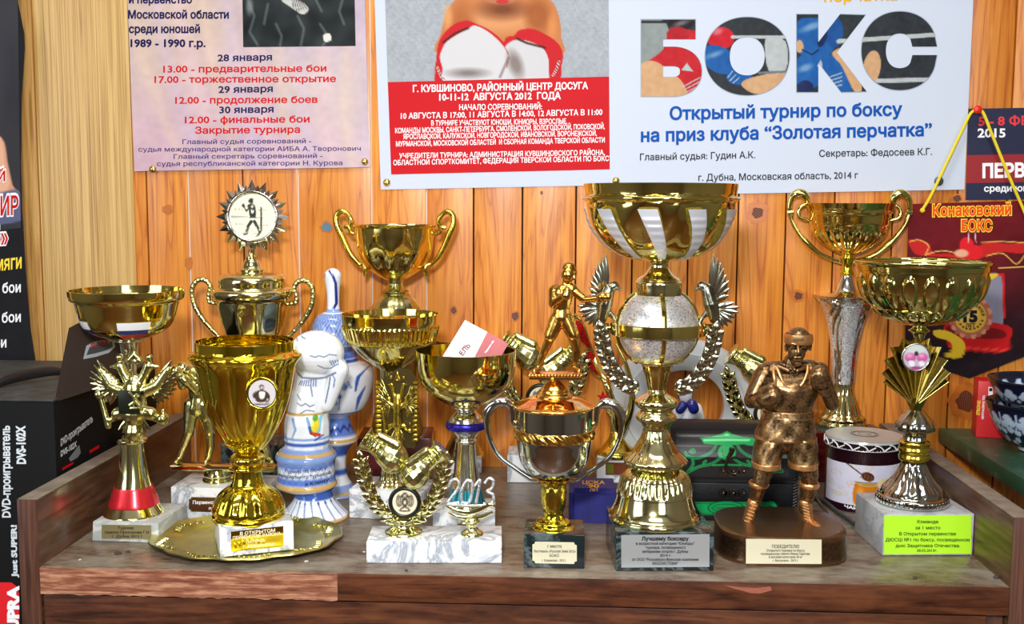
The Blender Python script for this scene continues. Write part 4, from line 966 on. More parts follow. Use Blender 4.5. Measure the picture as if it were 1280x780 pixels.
for th in (-18, 18): 
    bm = bmesh.new(); zr = t.rows(RC); z0 = t.z(553); r0 = prof(zr, z0)
    for rr in (8.5, 6, 3): 
        pts = [(t.x0+(r0+.002)*sin(R_(th+a*1.3)), -(prof(zr, z0+t.m(rr, 550)*h)+.001)*cos(R_(th)), z0+t.m(rr, 550)*h) for a, h in [(rr*cos(q)*1.6, sin(q)) for q in np.linspace(0, PI, 7)]]
        tube(bm, pts, t.m(1.1, 550), 6)
    obj('scallop_relief', bm, gold2, t.o)
dyb = -t.m(52, 492)-.004
ring(t, 'badge_rim', 327.6, 492, 18.5, 2, dyb, gold2, sq=1.3)
disc(t, 'badge_back', 327.6, 492, 19, dyb+.001, gold, 3)
def badge(p):
    D = (60, 44, 34); p.ell(327, 484, 3, 3.4, D); p.ell(327, 484.5, 1.6, 1.8, (210, 200, 190)); p.poly([(318, 492), (323, 488), (331, 488), (337, 494), (336, 500), (328, 503), (320, 501)], D); p.poly([(324, 490), (331, 490), (330, 498), (325, 498)], (214, 208, 204)); p.ell(319, 494, 3.2, 4, D, 20); p.ell(334, 500, 3, 3, D)
    p.ell(334, 500, 1.4, 1.4, (190, 180, 170)); p.seg([(320, 505.5), (335, 505.5)], 2, D, a=.7)
picdisc(t, 'badge_picture', 327.6, 492, 17, dyb-.0016, badge, (190, 184, 188))
# --- 4 star topped lidded cup
b = base((277, 613), (352, 614), 556, depth=.07)
t = Thing('trophy_cup', 'lidded two handled cup topped by a spiky star medallion, behind the faceted cup', 'trophy', b['c'], 315.5, 360)
slab(t, b, black_stone)
t.lathe('stem', [(558, 30), (554, 28), (545, 18), (520, 9), (490, 8), (470, 11), (455, 16), (440, 24)], pgold)
def rel(th, z, i): return 1+.035*sin(9*th+z*300)*sin(z*260)
t.lathe('cup_body', [(442, 23), (430, 29), (417, 33.5), (395, 39.5), (376, 43.5), (376, 43.5), (374, 45), (372, 48)], pgold, 90, lambda th, z, i: rel(th, z, i) if z < t.z(378) else 1)
t.lathe('lid', [(371, 49), (366, 50.5), (362, 49), (360, 45), (360, 42), (358, 41), (350, 41.5), (345, 39), (342, 33), (341, 20), (340, 14.5), (337, 15), (334, 12), (327, 9.5), (324, 7.5), (321, 7.5), (319, 4.5), (312, 4.5)], pgold)
for mi in (False, True):
    pts = [(272, 379), (262, 377), (261, 368), (263, 358), (257, 350.5), (248, 350), (241, 358), (240.5, 370), (245, 385), (256, 402), (273, 420)]
    h = t.tube('handle', pts, [2.5, 3, 2.6, 3, 3.4, 3.4, 3.2, 3, 3.4, 3, 2.4], pgoldc, mirror=0 if mi else None)
    bm = bmesh.new(); C = catmull([t.p(*q) for q in pts], 4)
    for q in C[::2]:
        q = Vector(q); q.x = 2*t.x0-q.x if mi else q.x; ball(bm, q+Vector((0, -.002, 0)), t.m(2.6, 380), 8, 6)
    o = obj('beading', bm, pgoldc, h); o['kind'] = 'stuff'
def spikes(cx, cy, r0, r1, n, dy, ph=0, zz=.003):
    bm = bmesh.new(); k = t.m(1, cy); c = t.p(cx, cy, dy)
    for i in range(n):
        a = ph+2*PI*i/n; w = PI/n*.82; P = lambda r, an, d: bm.verts.new(c+Vector((r*k*cos(an), d, r*k*sin(an))))
        v = [P(r0, a-w, 0), P(r1, a, .001), P(r0, a+w, 0), P(r0*.97, a, -zz), P(r0, a, .003)]
        for f in ((0, 3, 1), (3, 2, 1), (0, 1, 4), (4, 1, 2), (0, 4, 3), (3, 4, 2)): bm.faces.new([v[j] for j in f])
    bmesh.ops.recalc_face_normals(bm, faces=bm.faces); return bm
star = obj('star_frame', spikes(315.5, 271, 34, 46, 16, 0, PI/2, .004), silver, t.o, 10)
obj('star_points', spikes(315.5, 271, 31, 39.5, 16, -.003, PI/2+PI/16, .004), silver, star, 10)
disc(t, 'star_back', 315.5, 271, 35, .001, steelc, 3)
ring(t, 'medallion_rim', 315.5, 271, 30.5, 2.2, -.004, silver)
def sunpic(p):
    D = (48, 52, 50); p.ell(315, 271, 29, 29, (236, 232, 206))
    for y, x0, x1 in ((261.5, 290, 303), (262.5, 322, 334), (271, 289, 310), (272, 320, 336), (280, 290, 303), (281.5, 321, 336), (291.5, 303, 309), (292, 317, 325)): p.seg([(x0, y), (x1, y)], .8, (150, 150, 140))
    p.seg([(326.5, 260), (326.5, 289)], 2.2, D); p.ell(314, 251, 3.2, 3.4, D); p.poly([(312, 255), (318, 256), (320, 264), (319, 272), (313, 272), (311, 262)], D); p.poly([(314, 257), (317, 258), (317, 266), (314, 266)], (226, 222, 200))
    p.seg([(312, 259), (308, 264), (305, 258)], 1.8, D); p.ell(304, 257, 1.9, 2.4, D); p.seg([(318, 258), (316, 262), (312, 258)], 1.8, D); p.ell(311, 257.5, 1.8, 2, D)
    p.poly([(312, 272), (320, 272), (319, 277), (313, 277)], (226, 222, 200)); p.seg([(312, 272), (320, 272)], 1, D)
    p.seg([(314, 277), (310, 283), (308, 291)], [4, 3.4, 2], D); p.seg([(318, 277), (322, 284), (324, 292)], [4, 3.4, 2], D); p.seg([(308, 292.5), (304, 293.5)], 2, D); p.seg([(324, 292.5), (321.5, 295)], 2, D)
picdisc(t, 'medallion_picture', 315.5, 271, 28.8, -.0045, sunpic, (236, 232, 206), N=60)
# --- 5/6 painted porcelain
porc = vcol('painted_porcelain', .12, .5)
BL = (56, 92, 178); DB = (26, 46, 130); LB = (130, 160, 214); GD = (196, 156, 90); WH = (226, 232, 242)
def paint_on(o, t, fn, bg=WH):
    me = o.data; co = np.empty(len(me.vertices)*3); me.vertices.foreach_get('co', co); co = co.reshape(-1, 3)
    # back to reference units around the axis
    k = t.m(1, 500); th = np.arctan2(co[:, 0]-t.x0, -(co[:, 1])); r = np.hypot(co[:, 0]-t.x0, co[:, 1])
    zz = (co[:, 2]-t.z(500))/(t.z(499)-t.z(500)); U = t.ax+np.where(co[:, 1] < 0, (co[:, 0]-t.x0)/k, (co[:, 0]-t.x0)/k); Y = 500-zz
    p = Paint(U, Y, bg); p.th = th; p.r = r/k; fn(p); setcol(me, p.c)
def band(p, y0, y1, c, soft=.8): p.mix(np.clip(np.minimum(p.Y-y0, y1-p.Y)/soft+.5, 0, 1), c)
# vase B decanter
t = Thing('porcelain_decanter', 'blue and white painted porcelain decanter with tall slim stopper, behind the glove vase', 'decanter', G(420, 615), 419, 560)
o = t.lathe('body', [(620, 30), (617, 33), (613, 32), (606, 22), (595, 15), (580, 13), (565, 15), (555, 22), (550, 28), (546, 28), (540, 24), (530, 20), (521, 19), (516, 24), (512, 34), (500, 42), (482, 47), (464, 48), (455, 40), (451, 30), (446, 29), (440, 27), (435, 22), (432, 25), (428, 29), (415, 28), (402, 24), (394, 19), (390, 11)], porc, 180, n=8)
def pB(p):
    band(p, 604, 622, LB); band(p, 611, 613.5, GD); band(p, 585, 592, BL, 3); band(p, 553, 568, BL, 3); band(p, 545, 548.5, GD); band(p, 519, 542, (90, 124, 200), 4)
    for k in range(12): a = k*PI/6; p.mix(np.clip(1.5-np.abs(p.Y-536+6*np.abs(np.sin(6*p.th)))*.5, 0, .8), DB) if k == 0 else None
    band(p, 510.5, 512, DB); band(p, 447, 451, BL); band(p, 434, 446, (70, 104, 190), 3); band(p, 431.5, 433.5, GD)
    for x, y, r in ((436, 466, 5), (431, 474, 4), (440, 476, 4), (428, 484, 3), (434, 488, 3), (424, 492, 2.4), (430, 496, 2.4)): p.ell(x, y, r, r, BL, soft=1.6); p.ell(x, y, r*.4, r*.4, LB)
    p.seg([(436, 480), (432, 505)], 1.2, BL); p.seg([(462, 458), (455, 466), (452, 482)], [1.5, 4, 2], BL); p.seg([(461, 480), (455, 492), (450, 508)], [1.5, 4, 1], BL); p.seg([(444, 470), (448, 478)], 1.4, BL)
    g = (p.Y > 392) & (p.Y < 430); p.mix(np.where(g, .75, 0), (112, 142, 210))
    net = np.minimum(np.abs(((p.th*6+p.Y*.13) % 1)-.5), np.abs(((p.th*6-p.Y*.13) % 1)-.5)); p.mix(np.where(g, np.clip(1.4-net*18, 0, 1), 0), DB)
paint_on(o, t, pB)
o = t.lathe('stopper', [(391, 12), (388, 8.5), (380, 7.5), (365, 8), (350, 10), (343, 10.5), (338, 7.5), (335.5, 3), (335, .2)], porc, 72, n=8)
def pS(p):
    p.seg([(421, 345), (424, 355), (424, 380), (420, 388)], 3, DB); p.seg([(411, 344), (409, 350)], 1.6, (90, 120, 170)); p.seg([(416, 340), (421, 346)], 2, DB); band(p, 387, 392, LB)
paint_on(o, t, pS)
# vase A glove
t = Thing('porcelain_glove_vase', 'blue and white painted porcelain boxing glove standing on a drum base', 'figurine', G(390, 645), 383, 585)
dxf = t.m(9, 640)
o = t.lathe('foot', [(650, 38), (646, 42), (642, 42), (636, 36), (626, 27), (618, 23), (612, 22), (610, 24)], porc, 180, n=8, dx=dxf)
def pF(p):
    p.X = p.X-9; band(p, 610, 621, BL, 2); st = np.abs(((p.th*22/(2*PI)) % 1)-.5)
    p.mix(np.where((p.Y > 621) & (p.Y < 644), np.clip(1.2-st*7*(1+(p.Y-621)*.04), 0, 1), 0), (70, 100, 180)); p.ell(0, 0, 1, 1, BL); band(p, 643, 647, GD, 2)
    p.mix(np.where((p.Y > 621) & (p.Y < 628), np.clip(1.1-np.hypot((((p.th*22/(2*PI)) % 1)-.5)*8, (p.Y-624))*.6, 0, 1), 0), (10, 24, 90))
paint_on(o, t, pF)
o = t.lathe('drum', [(612, 22), (610, 30), (606, 36.5), (603, 37), (600, 35.5), (590, 35), (575, 35.5), (572, 37), (568, 37), (563, 33), (558, 28), (556, 24)], porc, 200, n=8)
def pD(p):
    p.mix(np.clip((612-p.Y)*.2, 0, .25), LB); band(p, 601, 607, GD, 2.5); band(p, 574, 600, (214, 222, 240)); band(p, 592, 600, (86, 118, 200), 4); band(p, 573, 580, (96, 126, 204), 4)
    u = p.th*36; g = (p.Y > 575) & (p.Y < 600)
    for sg in (1, -1): d = np.abs(((u+sg*p.Y*.8) % 9)-4.5); p.mix(np.where(g, np.clip(1-d*1.2, 0, 1)*.85, 0), BL)
    band(p, 557, 574, (120, 150, 210), 4); band(p, 562, 565.5, GD, 2)
paint_on(o, t, pD)
M = lambda x, y, l=0: Vector((t.P.x+t.x0+.0, 0, 0))
zr = t.rows([(603, 37), (600, 35.5), (590, 35), (575, 35.5), (572, 37)])
def drumM(x, y, l=0):
    z = t.z(y); r = prof(zr, z)+.0004+l*.3; s_ = max(-1, min(1, (x-384)/35.5)); th = math.asin(s_); return t.P+Vector((t.x0+r*sin(th), -r*cos(th), z))
t.T(o, 'Турнир по боксу', 365, 414, 583.5, 4, drumM, DK, .01, slope=-3); t.T(o, 'мемориального турнира', 354, 417, 590, 4, drumM, DK, .01, slope=-2); t.T(o, 'в Клину', 391, 416, 598, 4, drumM, DK, .01, slope=-2)
L = [((384, 552, 0, 28), (384, 528, 0, 28)), ((384, 520, 0, 25), (387, 495, 0, 23)), ((388, 490, 0, 22), (392, 462, 0, 21)), ((396, 441, -.004, 34.5, 28.5, 28)), ((408, 505, -.006, 10), (424, 462, -.01, 12)), ((424, 464, -.006, 10), (427, 456, -.004, 7))]
o = figure(t, 'glove', L, porc, .0009, it=4)
def pG(p):
    band(p, 512.5, 515.5, GD, 1.5); band(p, 549, 553, BL, 2); band(p, 543, 546, LB, 1.5)
    p.seg([(373, 520), (377, 532), (371, 545)], [4, 3, 1], LB); p.seg([(360, 540), (365, 548)], 2, LB); p.seg([(400, 545), (408, 540)], 2, BL)
    for s_ in ([(398, 440), (404, 442), (408, 440), (414, 442), (420, 439), (427, 441)], [(406, 452), (412, 456), (420, 457), (428, 452)], [(378, 500), (384, 503), (389, 500), (394, 504), (399, 502)], [(383, 512), (390, 508), (399, 510)], [(378, 490), (383, 496)], [(395, 478), (397, 492)]): p.seg(s_, 1, (50, 70, 120))
    for k in range(8): p.seg([(383+k*2.6, 473-k*.4), (380+k*3, 478+k*.2)], 1.1, (50, 80, 150))
    for k in range(4): p.seg([(420+k*2.5, 447), (422+k*2.5, 453)], 1, (50, 80, 150))
    p.seg([(362, 421), (372, 418), (380, 424)], 1.2, (110, 120, 150)); p.seg([(384, 419), (390, 421)], 1, (50, 80, 150))
    p.seg([(370, 460), (385, 469), (410, 470), (426, 462)], 1.6, (70, 80, 110), soft=2); p.seg([(412, 500), (417, 480), (419, 468)], 1.5, (70, 90, 150)); p.seg([(423, 480), (425, 470), (422, 464)], 1.2, BL)
    for x, y in ((362, 470), (366, 474), (369, 468)): p.ell(x, y, 1.4, 1.4, BL)
    p.seg([(391, 518), (396, 534)], [3, 5], (60, 130, 190)); p.seg([(406, 516), (403, 534)], [3, 5], (120, 190, 220)); p.ell(400, 526, 4.5, 10, (222, 206, 60), soft=1.2); p.ell(400, 518, 3, 4, (90, 160, 70)); p.seg([(396, 536), (404, 539)], 4, (206, 60, 40)); p.seg([(393, 520), (396, 537), (401, 541)], .8, (20, 30, 80))
paint_on(o, t, pG)
# ---------------------------------------------------------------- middle trophies
mahog = wood('mahogany_block', (52, 12, 14), (78, 20, 22), (100, 30, 30), (3, 14, 14), .2, coat=.5)
# --- 7 tall cup at the back
b = base((447, 606), (539, 606), 548, depth=.07)
t = Thing('trophy_cup', 'gold cup with leaf grooves and curled handles on dark red block, by the wall', 'trophy', b['c'], 493.6, 281)
slab(t, b, mahog)
t.lathe('foot', [(546, 36), (543, 36), (540, 33), (520, 29), (506, 26), (480, 24), (440, 26), (400, 29), (384, 29)], cast('dull_gold', (190, 176, 110), .3), dy=.004)
t.lathe('stem', [(386, 29), (383, 28.5), (376, 25), (369, 19), (367, 16), (364, 16.5), (362, 13), (355, 9), (349, 11)], pgoldc, f=flute(40, .02))
def petal(n, a, zt, zb):
    def f(th, z, i):
        if z > zt or z < zb: return 1
        u = (z-zb)/(zt-zb); w = abs(cos(n*th/2)); edge = math.sqrt(max(0, 1-u)); return 1+a*(1 if w > 1-edge*.8 else .25)*sin(PI*min(1, u+.1))*(w-.5)
    return f
t.cup('bowl', [(350, 11), (346, 18), (340, 27), (332.7, 34.6), (317, 44), (298, 48), (285, 49), (285, 49), (283, 51.5), (281, 52)], gold, 1.5, 120, petal(9, .12, t.z(293), t.z(350)))
for mi in (False, True):
    X = lambda x: x if not mi else x
    h = t.tube('handle', [(437, 284), (439, 275), (434, 267), (427, 264), (421, 269), (421, 280), (426, 292), (432, 306), (440, 320), (450, 331)], [2.5, 3.5, 3.2, 3.6, 3.8, 4.2, 4.6, 4, 3.4, 2.4], goldc, mirror=0 if mi else None)
    t.tube('bracket', [(443, 292), (438, 290), (436, 284), (430, 284)], [2, 2.6, 3, 2.6], goldc, h, mirror=0 if mi else None)
    t.tube('drop', [(449, 329), (455, 331), (457, 337), (455, 345)], [2, 3, 3.6, 1], goldc, h, mirror=0 if mi else None)
# --- 8 ribbed cup on eagle plaque
b = base((436.6, 647), (528, 653), 611, depth=.06)
t = Thing('trophy_cup', 'gold cup with ribbed band and pressed petals over an upright eagle relief', 'trophy', b['c'], 488, 392)
slab(t, b, white_marble)
t.lathe('foot', [(622, 24), (618, 25), (612, 24), (606, 22), (600, 16), (590, 13), (560, 12.5), (480, 12.5), (462, 12.5)], pgold, f=flute(14, .05))
pb = plain('relief_dark_gold', (74, 62, 30), .45, .8)  # dark antique gold of the plate behind the eagle
pc = [t.p(x, y, -.0125) for x, y in ((474, 560), (519, 560), (522, 475), (512, 462), (498, 459), (484, 470), (472, 478))]
bm = bmesh.new(); f1 = [bm.verts.new(q) for q in pc]; f2 = [bm.verts.new(q+Vector((0, .0025, 0))) for q in pc]; bm.faces.new(f1); bm.faces.new(f2[::-1])
for i in range(len(pc)): bm.faces.new((f1[i-1], f2[i-1], f2[i], f1[i]))
bmesh.ops.recalc_face_normals(bm, faces=bm.faces); obj('relief_plate', bm, pb, t.o, 20)
eagle(t, lambda x, y: (497+(x-290)*.094, 464+(y-40)*.19), goldc, -.0165, False, vox=.0007)
bm = bmesh.new()
for i in range(13): y = 478+i*6; caps(bm, t.p(471.5, y, -.014), t.m(2.4, y), t.p(476, y, -.014), t.m(2, y), 6); caps(bm, t.p(517, y, -.014), t.m(2, y), t.p(521, y, -.014), t.m(2.2, y), 6)
o = obj('relief_border', bm, goldc, t.o); o['kind'] = 'stuff'
za, zb_, zc, zd = t.z(426), t.z(405), t.z(427), t.z(466)
def f8(th, z, i):
    if za < z < zb_: return 1+.022*(1 if sin(60*th) > 0 else -.3)*min(1, (zb_-z)/.003, (z-za)/.002)
    if zd < z <= zc: u = (z-zd)/(zc-zd); return 1+.10*sin(PI*u)*(abs(sin(3.5*th))-.55)
    return 1
t.cup('bowl', [(465, 11), (460, 15), (448, 31), (437, 42.5), (428, 52), (426, 54), (410, 59), (403, 59.5), (398, 60), (392, 60.8)], gold, 1.5, 240, f8, fin=lambda th, z, i: 1-.02*(1 if sin(60*th) > 0 else -.3) if z < zb_ else 1, n=5)
# --- trophy behind 9 (pale bell on white block)
b = base((556, 592), (602, 592), 571, depth=.045)
t = Thing('trophy_cup', 'pale gold cup on white block mostly hidden behind the blue ringed cup', 'trophy', b['c'], 579, 424)
slab(t, b, white_marble)
t.lathe('foot', [(571, 26), (568, 26.5), (560, 22), (545, 15), (532, 9), (500, 6), (470, 7), (462, 12)], pgoldc, f=flute(20, .03))
t.cup('bowl', [(462, 10), (455, 25), (445, 35), (432, 40), (423, 43)], pgold, 1.5)
# --- 9 bowl cup with card
b = base((541, 669), (619, 669), 641, depth=.058)
t = Thing('trophy_cup', 'plain gold bowl on silver column with glitter blue ring, holding a printed card', 'trophy', b['c'], 582.5, 437.5)
slab(t, b, white_marble)
t.lathe('foot', [(649, 31), (646, 34), (643, 33), (636, 28), (629, 24), (627, 23)], pgold)
t.lathe('teal_band', [(627, 23), (618, 20), (609, 18)], plain('teal_foil', (50, 150, 170), .2, .7), f=flute(10, .05))
t.lathe('column', [(609, 18), (592, 15.5), (570, 13), (556, 11.8), (552, 12), (551, 14), (549, 13.5), (546, 12), (540, 17), (536, 22)], silver, f=flute(10, .02))
t.lathe('glitter_ring', [(536, 22), (535, 24.5), (531, 25.5), (527, 24.5), (526, 22)], glit_blue)
t.lathe('neck', [(526, 22), (520, 19), (514, 13), (512, 12.5), (510, 16), (508, 16), (506, 13)], silver)
t.cup('bowl', [(508, 12), (506, 20), (500, 32), (490, 46.5), (478, 56), (465, 60.5), (452, 62), (437.5, 62.5)], gold, 1.2)
cdm = plain('white_card', (226, 230, 240), .4)
cM = on_plane((0, t.Y+.002, 0), (0, -1, .12))
z_ = V(582, 437, t.Y).z; cM = on_plane((0, t.Y-.004, z_), (0, -1, .15))
co = empty('certificate_card', V(582, 470, t.Y), 'white and red printed card standing tilted in the gold bowl', 'card')
bm = bmesh.new(); cpts = [(581.3, 400), (635.8, 429.4), (609, 474), (545, 459)]
f1 = [bm.verts.new(cM(x, y, 0)-co.location) for x, y in cpts]; f2 = [bm.verts.new(cM(x, y, -.0005)-co.location) for x, y in cpts]; bm.faces.new(f1); bm.faces.new(f2[::-1])
for i in range(4): bm.faces.new((f1[i-1], f2[i-1], f2[i], f1[i]))
bmesh.ops.recalc_face_normals(bm, faces=bm.faces); cs = obj('card', bm, cdm, co, 0)
red = plain('card_red', (176, 44, 54), .4, var=.3)
pobj('red_field', [cM(x, y, .0003)-co.location for x, y in ((609.2, 415), (635.8, 429.4), (610, 473), (583, 466))], [(0, 1, 2, 3)], red, co, 0)
gl = plain('card_grey_line', (150, 150, 156), .5)
for (a, c2) in (((588, 403.8), (552, 462)), ((596, 408), (572, 448)), ((608, 414.8), (582, 464))):
    d = Vector((c2[1]-a[1], a[0]-c2[0])).normalized()*.35
    pobj('ruled_line', [cM(a[0]+d.x, a[1]+d.y, .0004)-co.location, cM(a[0]-d.x, a[1]-d.y, .0004)-co.location, cM(c2[0]-d.x, c2[1]-d.y, .0004)-co.location, cM(c2[0]+d.x, c2[1]+d.y, .0004)-co.location], [(0, 1, 2, 3)], gl, co, 0)
lettering(co, 'ЕЛЬ', (578.5, 445), (10, -13), (-5, -3.6), cM, plain('card_dark_red', (120, 30, 50), .5), .03, lift=.0006)
lettering(co, 'Тверская обл.', (607, 442), (11, -16), (-1.6, -1.2), cM, ink['white'], .03, lift=.0006)
# --- 10 gloves and wreath, 2013
def glove_trophy(name, label, b, cx, foot_y, medal, dx=0, mat=pgoldc, year=False, stem=False, group=None, sc_=1.0, extra=None):
    """cx: column of the medal; design pixels are those of the front trophy (medal centre 506,628)"""
    t = Thing(name, label, 'trophy', b['c'], cx, foot_y); k = sc_
    q = lambda x, y: (medal[0]+(x-506)*k, medal[1]+(y-628)*k)
    def tr(pts): return [q(*p) for p in pts]
    y0 = t.z(foot_y)
    fz = lambda y: y
    t.lathe('foot', [(foot_y+1, 22*k), (foot_y-1, 23.5*k), (foot_y-4, 23*k), (foot_y-8, 16*k), (foot_y-11, 12*k), (foot_y-15, 12*k), (foot_y-18, 14.5*k), (foot_y-20, 13*k), (medal[1]+19*k, 9*k)], pgold)
    A = [(499, 650), (484, 643), (468, 625), (458, 602), (452, 578)]
    for mi in (False, True): wreath(t, tr(A), 11, 16*k, mat, 'laurel_'+mat.name, mirror=mi, wf=.85, r=1.3*k)
    l = glove(t, q(455, 548), q(489, 571), 19*k, mat, .0, laces=mat, thumb=-1); r = glove(t, q(553, 562), q(520, 592), 18*k, mat, -.006, laces=mat, thumb=1)
    dk = plain('medal_dark_rim', (40, 42, 36), .3, .6) if 'medal_dark_rim' not in MATS else MATS['medal_dark_rim']
    disc(t, 'medal_back', *q(506, 628), 20.5*k, -.006, pgold, 4); ring(t, 'medal_rim', *q(506, 628), 17.5*k, 2.4*k, -.008, dk)
    m0 = q(506, 628)
    def em(p):
        D = (74, 64, 50); x, y = m0; p.ell(x, y, 16*k, 16*k, (222, 212, 184)); p.ell(x, y, 3*k, 7*k, D)
        for s in (-1, 1):
            p.poly([(x+s*2*k, y-3*k), (x+s*6*k, y-9*k), (x+s*10*k, y-8*k), (x+s*11*k, y+2*k), (x+s*7*k, y+6*k), (x+s*3*k, y+3*k)], D, a=.8); p.ell(x+s*3*k, y-8*k, 2*k, 2.4*k, D); p.seg([(x+s*2*k, y+6*k), (x+s*6*k, y+10*k)], 2*k, D)
            for j in range(3): p.seg([(x+s*(4+j*2.4)*k, y-6*k), (x+s*(5+j*2.4)*k, y+3*k)], .6*k, (220, 210, 186))
        p.ell(x, y-11*k, 2*k, 1.6*k, D); p.ell(x, y, 1.6*k, 2.4*k, (220, 210, 186)); p.seg([(x-3*k, y+11*k), (x+3*k, y+11*k)], 2*k, D)
    picdisc(t, 'medal_picture', *m0, 15.5*k, -.0088, em, (222, 212, 184))
    return t
b = base((458, 704), (627.3, 704), 677, depth=.052)
t = glove_trophy('boxing_gloves_trophy', 'silver gold gloves and laurel trophy dated 2013 on a long white marble slab', b, 504.5, 667, (506, 628))
slab(t, b, white_marble)
ax2 = t.x0; t2x = V(590, 665, t.Y).x-t.P.x
t.lathe('date_foot', [(668, 13), (666, 14.5), (663, 13), (659, 8), (656, 7), (652, 8), (650, 10), (648, 8), (646, 6)], pgold, dx=t2x-ax2, seg=32)
t.tube('ribbon_scroll', [(558, 632), (570, 638), (586, 641), (598, 638), (612, 631), (619, 634)], [2, 3, 4, 4, 3.5, 1.5], pgold, flat=.6)
t.tube('ribbon_scroll', [(560, 640), (572, 646), (588, 648), (602, 646), (616, 640)], [1.5, 2.4, 3.5, 3.5, 1.5], pgold, flat=.6)
t.tube('date_bar', [(559, 631), (574, 632), (600, 632), (617, 630)], [1.5, 2, 2, 1.5], silver)
dg = {'2': [(561, 608), (564, 601), (570, 599), (574, 604), (571, 613), (564, 622), (560, 629), (574, 628)], '0': [(584, 600), (590, 603), (590, 616), (587, 627), (581, 629), (577, 624), (578, 610), (584, 600)],
      '1': [(594, 607), (600, 600), (598, 614), (595, 629)], '3': [(606, 604), (611, 598), (617, 601), (615, 610), (609, 614), (616, 618), (617, 626), (611, 632), (604, 629)]}
for ch in '2013': t.tube('digit', dg[ch], 1.9, glit, seg=8, n=6)
# left back one
b = base((634, 603), (706, 604), 569, depth=.055)
t = glove_trophy('boxing_gloves_trophy', 'gold gloves and laurel trophy on white block against the wall, behind the two handled cup', b, 676, 562, (676, 498), sc_=.94)
slab(t, b, white_marble)
t.lathe('stem', [(545, 8), (530, 7), (516, 9)], pgold)
# right back one
b = base((914, 611), (985, 611), 576, depth=.055)
t = glove_trophy('boxing_gloves_trophy', 'gold gloves and laurel trophy behind the chest and bronze boxer, one glove showing', b, 961, 570, (961, 517), sc_=.94)
slab(t, b, white_marble)
t.lathe('stem', [(560, 8), (545, 7), (535, 9)], pgold)
# --- 20 flame and star trophy
b = base((746, 603), (806, 604), 571, depth=.045)
t = Thing('star_trophy', 'gold trophy with red glitter flames and red star on white block, behind the globe cup', 'trophy', b['c'], 770, 560)
slab(t, b, white_marble)
pl, M = plaque(t, b, [(757, 578), (796, 578.5), (796, 594), (757, 593.5)], plain('plaque_redbrown', (120, 60, 34), .35, .3))
pl, M = plaque(t, b, [(758.5, 580), (767, 580), (767, 592), (758.5, 592)], plain('plaque_olive', (120, 130, 40), .35, .5), 'badge', .0012)
t.lathe('foot', [(569, 26), (566, 26), (562, 24), (556, 16), (548, 10), (540, 7)], goldc)
t.tube('flame_stem', [(770, 552), (768, 530), (766, 505), (757, 478), (744, 452, .02), (736, 430, .03), (728, 405, .03), (718, 392, .03)], [7, 5.5, 4.5, 4, 3.4, 3, 2.4, 1.2], gold, flat=.5)
t.tube('flame_stem', [(774, 545), (786, 520), (790, 490), (782, 455), (770, 430)], [5, 4.5, 4, 3, 1.4], gold, flat=.5)
for L in ([(719, 401), (727, 403), (733, 418), (739, 436), (728, 428), (722, 414)], [(731, 441), (741, 440), (745, 452), (751, 470), (739, 463), (733, 452)], [(753, 470), (760, 472), (760, 482), (757, 488)]):
    C = [tuple(q) for q in catmull(L, 4, True)]; cx = sum(q[0] for q in C)/len(C); cy = sum(q[1] for q in C)/len(C)
    for nm, k, dy, m_ in (('flame_rim', 1.18, 0, gold), ('flame', .98, -.0016, glit_red)):
        bm = bmesh.new(); A = [bm.verts.new(t.p(cx+(x-cx)*k, cy+(y-cy)*k, dy+.022)) for x, y in C]; B_ = [bm.verts.new(t.p(cx+(x-cx)*k, cy+(y-cy)*k, dy+.026)) for x, y in C]
        bm.faces.new(A); bm.faces.new(B_[::-1])
        for i in range(len(C)): bm.faces.new((A[i-1], B_[i-1], B_[i], A[i]))
        bmesh.ops.recalc_face_normals(bm, faces=bm.faces); obj(nm, bm, m_, t.o, 30)
t.tube('star_stem', [(768, 525), (758, 512), (754, 500)], [2, 1.6, 1.4], gold)
bm = bmesh.new(); c = t.p(753.5, 496.5, -.006); k = t.m(1, 496); vs = [bm.verts.new(c+Vector(((8.5 if i % 2 == 0 else 3.6)*k*sin(i*PI/5), 0, (8.5 if i % 2 == 0 else 3.6)*k*cos(i*PI/5)))) for i in range(10)]; a_ = bm.verts.new(c+Vector((0, -.003, 0))); b_ = bm.verts.new(c+Vector((0, .003, 0)))
for i in range(10): bm.faces.new((vs[i-1], vs[i], a_)); bm.faces.new((vs[i], vs[i-1], b_))
bmesh.ops.recalc_face_normals(bm, faces=bm.faces); obj('star', bm, plain('red_star', (206, 30, 46), .2, .4), t.o, 5)
# --- 11 two handled cup with boxer on the lid
b = base((654.6, 709.5), (730.5, 711), 667.5, depth=.052)
t = Thing('boxer_trophy', 'rose gold boxer throwing a punch on lidded two handled cup, black stone base', 'trophy', b['c'], 692.5, 560)
slab(t, b, black_stone)
cream = plain('plaque_cream', (226, 220, 190), .35, .2)
pl, M = plaque(t, b, [(665.5, 677), (721, 678), (721, 705), (665.5, 704)], cream, notch=3.5)
for s, x0, x1, y, c_ in (('1 место', 684.5, 702, 684.5, 3.6), ('Фестиваль «Русская Зима 2012»', 667.5, 719.5, 690.5, 3), ('БОКС', 687, 699, 696, 3), ('г. Кувшиново - 2012 г.', 677.5, 708, 702, 3)): t.T(pl, s, x0, x1, y, c_, M, DK, .012)
t.lathe('foot', [(665, 25), (662, 27.5), (658, 27), (655, 22), (651, 21), (648, 15), (644, 12.5), (640, 12)], gold2, 64)
def nub(th, z, i): return 1+.05*sin(8*th)*sin(z*900)
t.lathe('column', [(640, 12), (632, 14.5), (615, 16), (605, 15), (601, 17), (598, 20)], goldc, 80, nub)
t.lathe('collar', [(602, 16), (599, 22), (596, 25), (595, 22)], gold2c, 80, flute(12, .12))
